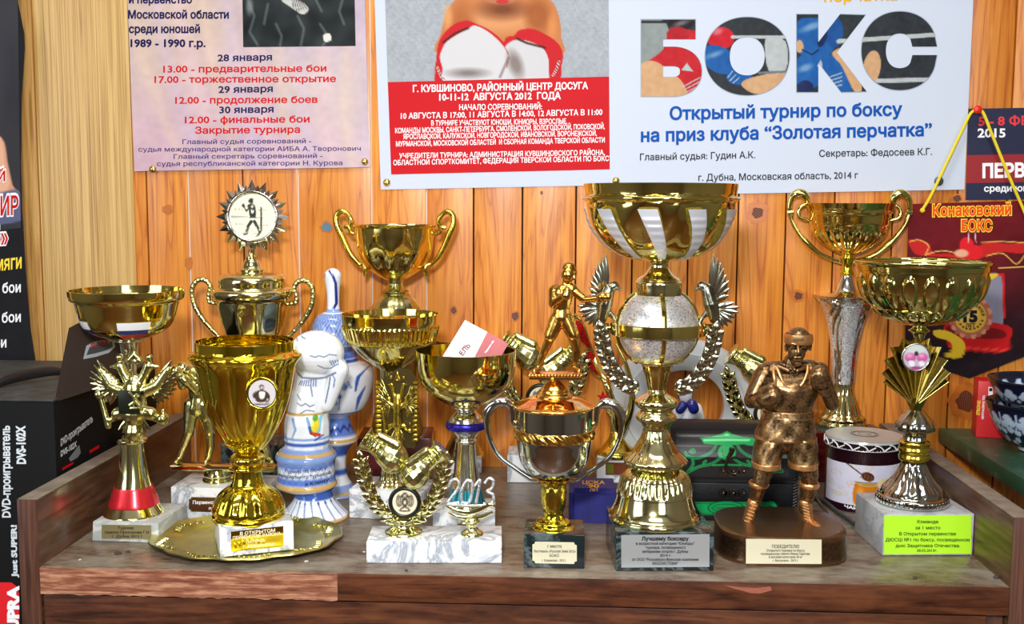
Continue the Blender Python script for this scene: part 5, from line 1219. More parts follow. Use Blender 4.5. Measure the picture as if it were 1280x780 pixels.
t.lathe('cup_body', [(597, 16), (592, 30), (582, 39), (570, 44), (555, 46.5), (547, 47.5), (533, 47.8), (515, 48), (508, 48)], chrome, 80)
t.lathe('relief_band', [(547, 47.6), (546, 49.5), (540, 50.5), (535, 49.5), (534, 47.8)], gold2c, 160, lambda th, z, i: 1+.02*sin(24*th+z*700))
t.lathe('lid', [(509, 48), (509, 51), (507, 52), (505, 50), (502, 42), (498, 32), (496, 24)], plain('rose_gold', (246, 190, 110), .08, 1))
t.lathe('pedestal', [(498, 22), (495, 23), (492, 21), (490, 18.5), (486, 17), (480, 12), (476, 7), (472, 6)], gold2c)
bm = bmesh.new(); ball(bm, t.p(691, 473.5, -.012), t.m(3.6, 473), 12, 8); obj('knob', bm, goldc, t.o)
p0, p1 = t.p(662, 472), t.p(727, 466.5)
box('platform', p0.x, p1.x, -.013, .013, p0.z, p1.z, plain('rose_plate', (236, 186, 140), .15, 1), t.o, .0008)
bm = bmesh.new()
for i in range(17): x = 662+i*4.05; ball(bm, t.p(x, 469.5, -.0135), t.m(2.3, 470), 8, 6)
o = obj('bead_edge', bm, gold2c, t.o); o['kind'] = 'stuff'
for mi in (False, True):
    h = t.tube('handle', [(645, 535), (641, 528), (640, 515), (637, 506), (629, 502), (619, 505), (612, 514), (609, 528), (612, 547), (623, 569), (645, 586), (664, 598), (676, 599)], [1.5, 3, 3.4, 4.6, 6.4, 6, 5.2, 4.2, 3.2, 3.2, 3.2, 3.6, 2], chrome, mirror=0 if mi else None)
    t.tube('acanthus', [(608, 525), (606, 516), (612, 508), (622, 503), (634, 504), (640, 512)], [1.2, 3.4, 5, 6.4, 5.4, 2], cast('moulded_silver', (220, 220, 215), .12), h, mirror=0 if mi else None)
    t.tube('scroll', [(640, 524), (646, 530), (650, 538), (646, 544)], [1.8, 3, 2.6, 1.4], gold2c, h, mirror=0 if mi else None)
rg = gold2c
L = [((710, 343, -.001, 9, 9.6, 10)), ((709, 350, -.001, 6), (707, 362, 0, 5.5)), ((711, 336, .001, 9), (712, 341, .002, 9.6)), ((718, 341, -.004, 2), (718, 348, -.005, 2.2)),
     ((696, 363, .001, 9), (714, 362, -.001, 8.5)), ((704, 366, 0, 13), (702, 384, 0, 11)), ((702, 386, 0, 10.5), (702, 396, 0, 12)),
     ((717, 363, -.002, 6), (730, 374, -.006, 5)), ((730, 374, -.006, 4.6), (748, 372, -.014, 4)), ((754, 371, -.017, 7.4, 6, 6)), ((752, 371, -.016, 5), (760, 371, -.019, 5.8)),
     ((692, 363, .001, 6.5), (691, 380, -.006, 5.5)), ((691, 380, -.006, 5), (704, 371, -.016, 4.6)), ((708, 369, -.018, 6.4), (709, 364, -.018, 5.4)),
     ((697, 398, 0, 10.5), (688, 419, -.002, 8.5)), ((688, 421, -.002, 6.5), (679, 442, .002, 5)), ((679, 442, .002, 5), (673, 458, .003, 3.6)), ((673, 462, .002, 4), (668, 464, -.006, 3.4)),
     ((707, 398, 0, 10.5), (716, 418, -.003, 8)), ((716, 420, -.003, 6.2), (721, 438, 0, 5)), ((721, 440, 0, 4.8), (718, 458, .002, 3.6)), ((718, 462, .001, 4), (724, 464, -.006, 3.4))]
figure(t, 'boxer_figure', L, rg, .0006, it=2)
# --- 21 blue box
A = G(711, 654)
t = Thing('souvenir_box', 'dark blue velvet block with gold letters on top, between the two black bases', 'box', (A+G(775, 654))/2+Vector((0, .028, 0)))
w_ = (G(775, 654)-A).length/2
p = V(711, 612, A.y); h_ = p.z
bm = bmesh.new(); bx(bm, -w_, w_, -.028, .028, 0, h_); bmesh.ops.bevel(bm, geom=[e for e in bm.edges if abs(e.verts[0].co.z-e.verts[1].co.z) > .01 or min(e.verts[0].co.z, e.verts[1].co.z) > .01], offset=.006, segments=4, affect='EDGES')
o = obj('block', bm, plain('blue_velvet', (26, 30, 118), .55, bumps=(500, .3, .0006), var=.3), t.o, 40)
TM = lambda x, y, l=0: G(x, y, h_)+Vector((0, 0, l))
for s, x0, x1, y, c_ in (('ЦСКА', 728, 756, 605.5, 4), ('90', 735, 749, 610, 4), ): t.T(o, s, x0, x1, y, c_, TM, ink['gold'], .02)
FMm = on_plane((0, A.y-.0002, 0), (0, -1, 0))
t.T(o, 'ЛЕТ', 737, 748, 614.5, 3, lambda x, y, l=0: G(x, y, h_)+Vector((0, 0, l)) , ink['gold'], .01)
# --- 12 globe cup
b = base((769.5, 714), (892, 713.5), 665.5, depth=.088)
t = Thing('trophy_cup', 'largest gold cup with silver glitter globe, eagles and laurels on black stone base', 'trophy', b['c'], 822.5, 400)
slab(t, b, black_stone)
sp = plain('plaque_silver', (186, 190, 192), .3, .5)
pl, M = plaque(t, b, [(776.5, 669), (887, 667.5), (886.7, 708.5), (776.7, 709.5)], sp)
for s, x0, x1, y, c_, bo in (('Лучшему боксеру', 802, 861, 675.5, 4.4, .04), ('в возрастной категории "Юниоры"', 795, 868, 681, 3.2, .02), ('турнира, посвященного', 807, 857, 686, 3.2, .02), ('ветеранам спорта г. Дубны', 803, 860, 691, 3.2, .02), ('2014 г.', 825, 839, 695.8, 3.2, .02), ('от ООО "Российско-Финская компания', 790, 873, 701, 3.2, .02), ('ЭКОСИСТЕМА"', 815, 848, 706, 3.4, .02)):
    t.T(pl, s, x0, x1, y, c_, M, DK, bo)
t.lathe('foot', [(652, 50), (649, 56), (645, 57.5), (642, 56), (640, 57.5), (637, 55), (628, 50.5), (615, 47), (615, 47)], pgold, 90)
t.lathe('ribbed_dome', [(616, 48.5), (613, 48), (605, 45), (595, 41.5), (588, 34), (584, 28), (582, 27.5), (580, 32)], pgold, 160, flute(34, .03, t.z(612), t.z(586)))
t.lathe('bell', [(581, 36), (578, 39), (574, 39.5), (571, 37), (563, 29), (552, 22), (545, 18.5), (536, 16), (531, 18)], pgold, 120, lambda th, z, i: 1+.03*abs(sin(6*th))*(1 if z < t.z(550) else 0)+.02*sin(24*th)*(1 if t.z(550) < z < t.z(535) else 0))
t.lathe('knob', [(532, 17), (528, 20), (524, 25), (520, 25.5), (516, 22), (512, 20), (508, 25), (504, 27), (500, 26), (496, 20), (492, 14), (489, 12), (486, 11)], pgold)
t.lathe('flare', [(489, 10.5), (485, 11.5), (470, 15), (462, 18), (455, 19.5), (455, 19.5), (453, 25), (451, 33), (449, 33.5), (447, 28), (447, 22)], gold)
t.lathe('globe', [(459, 6), (457, 16), (452, 26), (444, 35.5), (434, 43.5), (422, 48.8), (409, 50.5), (396, 48.8), (384, 43.5), (374, 35.5), (366, 26), (361, 16), (360, 6)], glit, 72)
t.lathe('equator_ring', [(417, 51), (417, 59), (416, 60), (404, 60), (403, 59), (403, 51)], gold, 90)
for a in (4, 94, 184, 274):
    bm = bmesh.new(); pts = [(t.x0+t.m(50.6*sin(q), 409)*sin(R_(a)), -t.m(50.6*sin(q), 409)*cos(R_(a)), t.z(409)+t.m(50.6*cos(q), 409)) for q in np.linspace(.5, PI-.5, 14)]
    tube(bm, pts, t.m(3.4, 409), 8, smoothp=False); obj('meridian_rib', bm, gold, t.o)
t.lathe('collar', [(371, 26), (370, 29), (358, 29.5), (353, 29.5), (351, 28), (348, 26), (343, 18), (335, 12.5), (329, 12), (326, 14), (324, 18)], pgold)
RB12 = [(326, 14), (325, 30), (321, 44), (312, 60), (300, 73), (282, 85), (262, 91.5), (252, 93.5), (249.5, 97.5), (246, 97), (246, 94.5), (246, 94.5), (240, 95), (230, 96.5)]
lz0, lz1 = t.z(253), t.z(244)
def fB(th, z, i):
    if lz0 < z < lz1: return 1+.012*sin(10*th)
    if z <= lz0: u = (lz0-z)/(lz0-t.z(326)); return 1+.03*sin(10*(th+R_(12)*u)+.4)*sin(PI*min(1, u*1.02))
    return 1
t.cup('bowl', RB12, gold, 2, 180, fB)
sr = plain('satin_silver', (214, 218, 228), .38, .5)
for k in range(10):
    th0 = -14+k*36; patch(t, 'silver_inlay', RB12, th0-7.2, th0+7.2, 261, 322, sr, t.o, .0032, 8, 60, twist=13, taper=.75, rib=.0009)
sf = steelc
for mi in (False, True):
    mm = 2*822.5
    E = lambda x, y: (x, y)
    def fg(pts): return pts
    L = [((884, 362, 0, 8), (889, 380, 0, 10)), ((889, 380, 0, 10), (893, 398, 0, 7)), ((883, 360, 0, 6.5), (877, 357, 0, 6)), ((877, 357, 0, 5), (869, 362, 0, 1.8)), ((884, 390, 0, 4), (877, 398, 0, 3)), ((877, 398, 0, 3), (872, 408, 0, 3.5))]
    if mi: L = [tuple((mm-a[0],)+a[1:] for a in q) for q in L]
    e = figure(t, 'eagle', L, sf, .0008, it=2)
    feathers(t, (889, 378), [(892, 317), (897, 322), (901, 328), (905, 335), (908, 343), (911, 351), (912, 360), (911, 369)], 9.5, sf, e, -.001, 'sfe', -.002, mi)
    feathers(t, (892, 386), [(898, 410), (904, 410), (910, 408), (916, 404), (920, 398), (924, 391), (925, 384), (918, 378)], 9.5, sf, e, .002, 'sfe', 0, mi)
    wreath(t, [(843, 488), (862, 480), (877, 464), (888, 442), (894, 416)], 12, 16, sf, 'laurel_dark', mirror=mi, wf=1.1, r=1.6, dy=-.004)
    t.tube('arm', [(872, 408), (878, 411), (884, 411)], [2.5, 3, 2.5], gold, mirror=0 if mi else None)
for sx in (-1, 1):
    pp = t.p(822.5+sx*61, 410); q = t.p(822.5+sx*78, 440)
    bm = bmesh.new(); bx(bm, min(pp.x, q.x), max(pp.x, q.x), .004, .007, q.z, t.z(405)); obj('side_bracket', bm, gold, t.o)
# --- 18 white arch
t = Thing('ceramic_arch', 'large glazed white ring ornament leaning at the wall behind the globe cup', 'ornament', Vector((V(853, 560, -.018).x, -.018, 0)), 853, 505)
bm = bmesh.new(); n = 72; rings = []
zb = t.z(505)
k = t.m(1, 505)
for i in range(n):
    a = 2*PI*i/n; ro = 94*k; ri = 50*k
    c_, s_ = sin(a), cos(a); zz = lambda r: zb+r*s_*(.88 if s_ > 0 else 1)
    rings.append([bm.verts.new(q) for q in ((ri*c_, .006, zz(ri)), (ri*c_, -.008, zz(ri)), ((ri+8*k)*c_, -.013, zz(ri+8*k)), ((ri+24*k)*c_, -.015, zz(ri+24*k)), ((ri+25*k)*c_, -.012, zz(ri+25*k)), ((ro-4*k)*c_, -.008, zz(ro-4*k)), (ro*c_, -.002, zz(ro)), (ro*c_, .006, zz(ro)))])
for i in range(n):
    A, B_ = rings[i], rings[(i+1) % n]
    for j in range(8): bm.faces.new((A[j], A[(j+1) % 8], B_[(j+1) % 8], B_[j]))
bmesh.ops.recalc_face_normals(bm, faces=bm.faces); mn = min(v.co.z for v in bm.verts)
for v in bm.verts: v.co.z = max(v.co.z, .0002)
o = obj('ring', bm, plain('white_glaze', (206, 212, 216), .25, coat=.3), t.o, 40)
t.tube('grey_inset', [(919, 505), (921, 490), (918, 485), (910, 487)], .6, plain('grey_line', (120, 130, 130), .4), o); 
for q in o.children: q.location.y = -.0155
# --- 18b porcelain boxer
t = Thing('boxer_figurine', 'small porcelain boxer with dark blue gloves peeking over the green and black chest', 'figurine', Vector((V(861, 520, -.125).x, -.125, 0)), 861, 520)
zc = t.z(531); s_ = zc
pw = plain('porcelain_white', (226, 230, 238), .12, coat=.5); pbm = plain('cobalt_glaze', (24, 34, 110), .1, coat=.6); pbl = plain('navy_glaze', (16, 20, 40), .12, coat=.6)
L = [((857, 520, 0, 14), (860, 540, 0, 15)), ((857, 515, 0, 11), (857, 506, 0, 6)), ((847, 512, 0, 7), (845, 527, -.006, 6)), ((845, 527, -.006, 6), (851, 514, -.012, 5)), ((870, 511, 0, 8), (874, 524, -.006, 7.5)), ((874, 524, -.006, 7), (867, 514, -.012, 5.5)), ((860, 540, 0, 15), (860, 560, 0, 15)), ((852, 560, 0, 8), (850, 600, 0, 7)), ((868, 560, 0, 8), (870, 600, 0, 7)), ((850, 604, 0, 8), (848, 605, -.01, 7)), ((870, 604, 0, 8), (872, 605, -.01, 7)), ((857, 494, -.001, 8.5, 8.5, 10))]
o = figure(t, 'body', L, pw, .0009)
mn = min(v.co.z for v in o.data.vertices); t.o.location.z -= 0
for v in o.data.vertices: v.co.z = max(v.co.z, 0)
figure(t, 'glove', [((853, 507, -.016, 6.5), (850, 512, -.016, 6))], pbm, .0008); figure(t, 'glove', [((865, 505, -.016, 7), (867, 511, -.016, 7))], pbm, .0008)
figure(t, 'hair', [((857, 489, .002, 9.4), (858, 493, .004, 9)), ((849, 491, .001, 2.5), (850, 497, 0, 2.4))], pbl, .0008)
t.lathe('shorts', [(575, 17), (560, 17), (540, 16.5), (531, 16), (529.5, 15)], pbm, dx=t.m(-1, 520), seg=32)
# --- 13 bronze boxer
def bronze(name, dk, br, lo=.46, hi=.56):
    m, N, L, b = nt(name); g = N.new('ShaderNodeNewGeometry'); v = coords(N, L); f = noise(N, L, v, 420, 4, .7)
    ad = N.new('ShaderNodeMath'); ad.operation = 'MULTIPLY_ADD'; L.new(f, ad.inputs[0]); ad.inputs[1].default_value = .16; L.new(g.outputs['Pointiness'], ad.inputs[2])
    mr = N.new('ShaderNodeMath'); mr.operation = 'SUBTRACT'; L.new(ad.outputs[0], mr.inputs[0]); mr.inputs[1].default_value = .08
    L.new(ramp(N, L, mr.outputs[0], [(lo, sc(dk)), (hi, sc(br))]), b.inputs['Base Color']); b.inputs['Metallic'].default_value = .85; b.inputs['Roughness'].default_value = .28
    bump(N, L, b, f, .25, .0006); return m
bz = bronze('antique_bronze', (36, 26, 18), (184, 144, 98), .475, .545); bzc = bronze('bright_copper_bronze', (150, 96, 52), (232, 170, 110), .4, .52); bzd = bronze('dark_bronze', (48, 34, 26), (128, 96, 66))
c = G(973, 687); 
t = Thing('boxer_statuette', 'antique bronze boxer in vest and long shorts standing guard on oval base with cream plate', 'statuette', Vector((c.x, -.325, 0)), 973, 665)
hw = t.m(80, 685); hd = .056; hb = .029
bm = bmesh.new()
def oval(th, z, i):
    return 1/((abs(sin(th))**3.2+abs(cos(th)*hw/hd)**3.2)**(1/3.2))
lathe_mesh(bm, [(0, hw*.99), (.003, hw), (.006, hw*.985), (hb-.007, hw*.965), (hb-.004, hw*.985), (hb-.001, hw*.98), (hb, hw*.955)], 72, oval, 0, 0)
obj('base', bm, bzd, t.o, 30)
FM = on_plane((0, t.Y-hd-.0012, 0), (0, -1, 0))
bb = dict(M=FM)
pl, M = plaque(t, bb, [(932.5, 673.5), (1027, 674.5), (1027, 705), (932.5, 704.5)], cream, thick=.004)
for s, x0, x1, y, c_ in (('ПОБЕДИТЕЛЮ', 965, 999, 685, 3.8), ('Открытого турнира по боксу', 958, 1006, 689.5, 2.8), ('посвященному памяти Ивана Павлова', 951, 1012, 693.6, 2.8), ('в весовой категории 34 кг', 961, 1003, 697.6, 2.8), ('г. Высоковск - 2015 г.', 966, 998, 702, 2.8)): t.T(pl, s, x0, x1, y, c_, M, DK, .01)
F0 = -.0
bod = [((998, 426, -.006, 15.5, 16, 17.5)), ((996, 440, -.011, 11, 10, 13)), ((996, 448, -.013, 8), (996, 450, -.014, 7)), ((990, 452, -.002, 11), (988, 470, 0, 13)),
       ((966, 462, 0, 11), (1012, 460, 0, 11)), ((956, 466, .001, 12), (956, 468, .001, 12)), ((1024, 464, .001, 12), (1023, 467, .001, 12)), ((975, 482, -.004, 19), (1002, 480, -.004, 18)), ((978, 500, -.002, 18), (998, 498, -.002, 17)), ((980, 520, 0, 21), (990, 520, 0, 19)), ((985, 535, .002, 24), (978, 545, .002, 24)),
       ((953, 470, 0, 12), (939, 500, -.006, 9.5)), ((939, 502, -.006, 9), (956, 500, -.026, 7.5)), ((1026, 468, 0, 11), (1040, 502, -.008, 8.5)), ((1040, 505, -.008, 8.5), (1029, 482, -.028, 7)),
       ((965, 545, 0, 20), (956, 580, -.004, 14)), ((956, 580, -.004, 13), (951, 602, -.006, 10.5)), ((951, 602, -.006, 9.5), (945, 620, .002, 9)), ((945, 620, .002, 9), (941, 638, .003, 7)), ((998, 545, 0, 20), (1009, 578, -.004, 14.5)), ((1009, 578, -.004, 13), (1012, 594, -.006, 11)), ((1012, 596, -.006, 10), (1010, 615, .002, 10.5)), ((1010, 615, .002, 10), (1006, 636, .003, 7.5)),
       ((997.5, 432, -.0195, 1.8), (998, 440, -.0235, 2.7)), ((990, 429.5, -.019, 2.2), (995, 430.5, -.0205, 1.6)), ((1001, 430.5, -.0205, 1.6), (1006, 429, -.019, 2.2)), ((993.5, 446.5, -.0205, 1.7), (1001, 446.5, -.0205, 1.7)), ((993.5, 449.6, -.0198, 1.9), (1000.5, 449.6, -.0198, 1.9)), ((997, 454, -.017, 4), (998, 454, -.017, 4)), ((982.5, 432, -.004, 2.4), (983, 438, -.004, 2)), ((1013, 431, -.004, 2.4), (1012.6, 437, -.004, 2)),
       ((990, 433.5, -.0178, 2), (993, 433.8, -.018, 1.8)), ((1003, 433.8, -.018, 1.8), (1006, 433.3, -.0178, 2)), ((985, 463, -.012, 2.5), (972, 458, -.006, 3)), ((997, 463, -.012, 2.5), (1010, 459, -.006, 3))]
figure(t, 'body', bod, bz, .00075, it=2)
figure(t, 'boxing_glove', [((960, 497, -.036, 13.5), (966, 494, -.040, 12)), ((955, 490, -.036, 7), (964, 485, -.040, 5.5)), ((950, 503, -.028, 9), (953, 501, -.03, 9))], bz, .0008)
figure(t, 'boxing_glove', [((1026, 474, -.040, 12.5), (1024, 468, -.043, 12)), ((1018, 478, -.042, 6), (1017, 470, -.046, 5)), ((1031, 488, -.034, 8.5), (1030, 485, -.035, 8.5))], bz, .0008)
def shell(name, rings, m, seg=48, parent=None, f=None, solid=True):
    """cloth shell from elliptical rings (px, py, dy, rx px, ry m)"""
    bm = bmesh.new(); R = []
    rr = [tuple(q) for q in catmull(rings, 4)]
    for j, (x, y, dy, rx, ry) in enumerate(rr):
        c = t.p(x, y, dy); k = t.m(rx, y); R.append([bm.verts.new(c+Vector((k*sin(2*PI*i/seg)*(f(2*PI*i/seg, j/len(rr)) if f else 1), -ry*cos(2*PI*i/seg)*(f(2*PI*i/seg, j/len(rr)) if f else 1), 0))) for i in range(seg)])
    for A, B_ in zip(R, R[1:]):
        for i in range(seg): bm.faces.new((A[i], A[(i+1) % seg], B_[(i+1) % seg], B_[i]))
    bmesh.ops.recalc_face_normals(bm, faces=bm.faces)
    o = obj(name, bm, m, parent or t.o, 60)
    if solid: s = o.modifiers.new('s', 'SOLIDIFY'); s.thickness = .0012; s.offset = 0
    return o
fold = lambda a, u: 1+.025*sin(9*a+8*u)+.02*sin(5*a-11*u)
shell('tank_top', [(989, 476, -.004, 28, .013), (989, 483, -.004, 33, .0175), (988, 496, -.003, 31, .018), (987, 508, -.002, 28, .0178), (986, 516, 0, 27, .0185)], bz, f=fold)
# yoke of the vest: front and back cloth with shoulder straps
for nm, pts in (('strap', [(971, 459), (974, 466), (979, 478), (987, 486), (996, 486), (1004, 478), (1009, 466), (1010, 457)]), ('strap', [(966, 460), (968, 472), (970, 486)]), ('strap', [(1014, 459), (1015, 472), (1014, 486)])):
    t.tube('neck_trim', [(x, y, -.0185+max(0, (472-y))*.0004) for x, y in pts], 1.9, bzc, flat=.7)
bm = bmesh.new()
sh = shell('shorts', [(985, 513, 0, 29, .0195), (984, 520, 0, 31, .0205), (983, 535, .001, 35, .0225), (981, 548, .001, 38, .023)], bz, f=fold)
shell('waistband', [(985, 512, 0, 30, .0202), (985, 516, 0, 30.5, .0206), (985, 521, 0, 31.4, .0212)], bz, parent=sh, f=lambda a, u: 1+.01*sin(30*a))
for q, (xa, xb, xc) in enumerate(((966, 961, 957.5), (1000, 1002, 1003.5))):
    shell('leg_of_shorts', [(xa, 546, .001, 19.5, .020), (xb, 560, 0, 18.5, .019), (xc, 581, -.003, 16.5, .0175)], bz, parent=sh, f=fold)
    shell('hem_band', [(xc, 577, -.003, 17.2, .018), (xc, 584, -.003, 17.4, .0182)], bzc, parent=sh)
for xk, yk in ((948.5, 605), (1011.5, 606)): shell('knee_strap', [(xk, yk-3, -.002, 11, .010), (xk, yk, -.002, 12, .0108), (xk, yk+3, -.002, 11, .010)], bzc)
hb_ = shell('headband', [(998, 417, -.006, 16.2, .0158), (998, 421, -.006, 17, .0162), (998, 426, -.006, 17, .0162), (998, 429, -.006, 16.2, .0156)], bzc)
bm = bmesh.new(); p = t.p(998, 423, -.0228); bx(bm, p.x-.0055, p.x+.0055, p.y-.0008, p.y+.001, p.z-.003, p.z+.003, .0004); obj('badge', bm, bz, hb_)
for x0, y0, fx, fy, sx in ((942, 628, 933, 661, -1), (1007, 628, 1010, 658, 1)):
    mx = (x0+fx)/2
    L = [((x0, y0, .002, 8.5), ((x0+fx)/2, (y0+fy)/2-3, .004, 7.5)), (((x0+fx)/2, (y0+fy)/2-3, .004, 7.5), (fx+1, fy-5, .006, 7.5)), ((fx+1, fy-3, .006, 7.5), (fx+sx*4+(5 if sx > 0 else 0), fy+1, -.006, 7)), ((fx+(9 if sx > 0 else -1), fy+2, -.008, 6.5), (fx+(12 if sx > 0 else -2), fy+3, -.012, 6))]
    bo = figure(t, 'boot', L, bzc, .0008, it=2)
    for v in bo.data.vertices: v.co.z = max(v.co.z, hb-.0005)
    bm = bmesh.new()
    for i in range(6):
        u = i/6; x = x0+(fx-x0)*u; y = y0+2+(fy-y0-8)*u; caps(bm, t.p(x-3.5, y, -.0060+.001*i*.3), t.m(.6, y), t.p(x+3.5, y+2.5, -.0060+.001*i*.3), t.m(.9, y), 6)
    o = obj('laces', bm, plain('lace_gold', (240, 200, 140), .35, .6) if 'lace_gold' not in MATS else MATS['lace_gold'], bo); o['kind'] = 'stuff'
# ---------------------------------------------------------------- right side
# --- 15 tall cup with silver cone
b = base((1012, 603), (1108, 603), 541, depth=.075)
t = Thing('trophy_cup', 'tall gold cup on silver sparkling cone with looped handles, behind the honey tin', 'trophy', b['c'], 1062, 254)
slab(t, b, mahog)
t.lathe('pad', [(541, 0.1), (541, 44), (534, 44), (533, 42), (533, .1)], plain('green_grey_pad', (70, 92, 86), .4, var=.3), n=1)
t.lathe('foot', [(534, 29), (529, 30), (525, 28), (521, 28), (517, 23), (510, 20.5), (500, 17), (490, 13.5), (480, 12.5), (477, 13)], pgold, 90, f=flute(12, .05))
ztop = t.z(372)
t.lathe('cone', [(479, 13), (470, 13.6), (435, 16), (410, 20), (390, 26), (376, 34), (371, 40), (369, 41), (369, 40), (372, 30)], silver, 120, lambda th, z, i: 1+(.05*(sin(16*th+z*900)) if z < ztop else 0))
t.lathe('sparkle_panel', [(479, 13.2), (435, 16.4), (400, 23), (382, 30), (375, 34)], glit, 60, lambda th, z, i: 1.03 if abs(((th+PI/4) % (PI/2))-PI/4) < .42 else .95)
t.lathe('collar', [(372, 30), (369, 22), (364, 14), (356, 10), (348, 7.5), (343, 6.5)], silver)
t.lathe('stem', [(344, 8), (341, 9), (338, 7), (332, 6.5), (326, 8), (322, 9), (318, 8), (314, 12)], gold2)
zA, zB_ = t.z(318), t.z(283)
t.cup('bowl', [(318, 9), (315, 17), (308, 28), (299, 38), (290, 44.5), (282, 47), (282, 47), (280, 48.5), (268, 50.5), (266, 52.5), (262, 53), (254, 56)], gold, 1.5, 160, lambda th, z, i: 1+(.035*(abs(sin(12*th))*2-1)*sin(PI*(z-zA)/(zB_-zA)) if zA < z < zB_ else 0))
for mi in (False, True):
    h = t.tube('handle', [(1009, 257), (1008, 248), (1003, 242), (996, 242), (989, 248), (986.5, 260), (988, 270), (992, 281), (1000, 294), (1008, 303), (1024, 317), (1048, 327), (1057, 329)], [3, 5, 5.6, 5.4, 4, 3.2, 2.8, 2.8, 3.2, 4.2, 3.2, 2.6, 2], gold, mirror=0 if mi else None)
    t.tube('inner_loop', [(1010, 256), (1003, 257), (998, 264), (1000, 272), (1011, 275.5)], [2, 2.4, 2.6, 2.6, 2], gold, h, mirror=0 if mi else None)
    t.tube('ring_band', [(984, 266), (991, 265)], 3.8, gold, h, mirror=0 if mi else None)
# --- 16 honey tin
c = G(1079, 629)
t = Thing('honey_tin', 'round maroon and white tin with honey pot picture and swirled lid', 'tin', c, 1079, 585)
tin = plain('tin_maroon', (40, 14, 24), .25, .3)
t.lathe('body', [(629.5, 46), (629, 47), (627.5, 46.5), (556, 46.5), (556, 46.5), (555, 47.5), (553, 47.5), (552, 46)], tin, 90, n=2)
Rt = t.m(46.5, 590)+.0004
def tinM(x, y, l=0):
    s_ = max(-1, min(1, (x-1079)/47.5)); th = math.asin(s_); r = Rt+l; zz = y-13*cos(th)  # rows of a level circle bow downwards in view
    return t.P+Vector((t.x0+r*sin(th), -r*cos(th), t.z(zz)))
def tinart(p):
    GL = (206, 190, 150); p.noise(3, .2, .2)
    for k in range(46):
        rs = np.random.RandomState(k); cx, cy, r = 1034+rs.rand()*92, 575+rs.rand()*62, 3+rs.rand()*4; a0 = rs.rand()*6; sg = rs.choice([-1, 1])
        p.seg([(cx+r*(1-i*.09)*cos(a0+sg*i*.75), cy+r*(1-i*.09)*sin(a0+sg*i*.75)) for i in range(9)], .7, GL, soft=.8)
    p.poly([(1060, 602), (1084, 602), (1090, 612), (1090, 626), (1082, 636), (1060, 636), (1056, 622), (1057, 610)], (206, 120, 20)); p.ell(1073, 604, 12, 3, (196, 190, 130)); p.ell(1073, 604, 9, 2, (190, 140, 40)); p.ell(1064, 618, 4, 9, (236, 160, 50), soft=4)
    p.seg([(1058, 601), (1088, 601)], 1.2, (90, 96, 90)); p.seg([(1046, 572), (1066, 590)], 1.6, (50, 24, 20)); p.ell(1072, 592, 8, 6.5, (84, 42, 26), 35)
    for k in range(4): p.seg([(1066+k*3.4, 586+k*2), (1063+k*4, 595+k*1.6)], .7, (150, 96, 60))
    p.poly([(1084, 600), (1094, 594), (1112, 600), (1110, 616), (1096, 618), (1086, 610)], (226, 206, 160)); p.poly([(1096, 602), (1106, 592), (1130, 588), (1130, 600), (1112, 606)], (20, 120, 50))
    p.seg([(1086, 618), (1090, 613), (1095, 615), (1094, 619)], 1.3, (70, 50, 40))
nx, ny = 90, 56; X, Yy = np.meshgrid(np.linspace(1034, 1125, nx), np.linspace(575, 637, ny)); ok = 1
bm_v = []; 
def tin2(x, y, l=0):
    s_ = max(-1, min(1, (x-1079)/46.6)); th = math.asin(s_); r = Rt+l
    return t.P+Vector((t.x0+r*sin(th), -r*cos(th), t.z(571+(y-575)/62*49.5)))
cv = canvas('label_print', [(1032.6, 575), (1125.4, 575), (1125.4, 637), (1032.6, 637)], 96, 60, tin2, prnt, tinart, (214, 214, 236), t.o, 0)
t.T(t.o, 'ЧАЙ ЧЕРНЫЙ', 1048, 1092, 642.5, 4, tin2, ink['white'], .04, slope=1)
t.lathe('lid', [(556, 46), (554.5, 48), (554, 48), (545, 47), (543.5, 46), (543, 44), (542.5, .1)], plain('tin_lid', (196, 202, 204), .3, .2), 90, n=2)
tm = t.m(47.6, 550)
bm = bmesh.new(); lathe_mesh(bm, [(t.z(554), tm+.0004), (t.z(546.5), tm-.0002)], 72, None, t.x0, 0, False); lb = obj('lid_band', bm, tin, t.o)
for k in range(16):
    a0 = k*PI/8; bm = bmesh.new(); pts = []
    for i in range(9):
        u = i/8; a = a0+.42*u+(.05*sin(u*6)); z = t.z(550)+t.m(3.4, 550)*cos(u*PI*1.6); r = tm+.0008
        pts.append((t.x0+r*sin(a), -r*cos(a), z))
    tube(bm, pts, t.m(.8, 550), 6); obj('swirl', bm, ink['white'], lb)
rg_ = t.m(17, 543); bm = bmesh.new()
for rr in (rg_, rg_*.85, rg_*.45):
    pts = [(t.x0+rr*cos(a), rr*sin(a), t.z(542.5)+.0002) for a in np.linspace(0, 2*PI, 30)]; tube(bm, pts, .0003, 6, smoothp=False)
o = obj('lid_emblem', bm, plain('emblem_brown', (110, 100, 86), .4), t.o); o['kind'] = 'stuff'
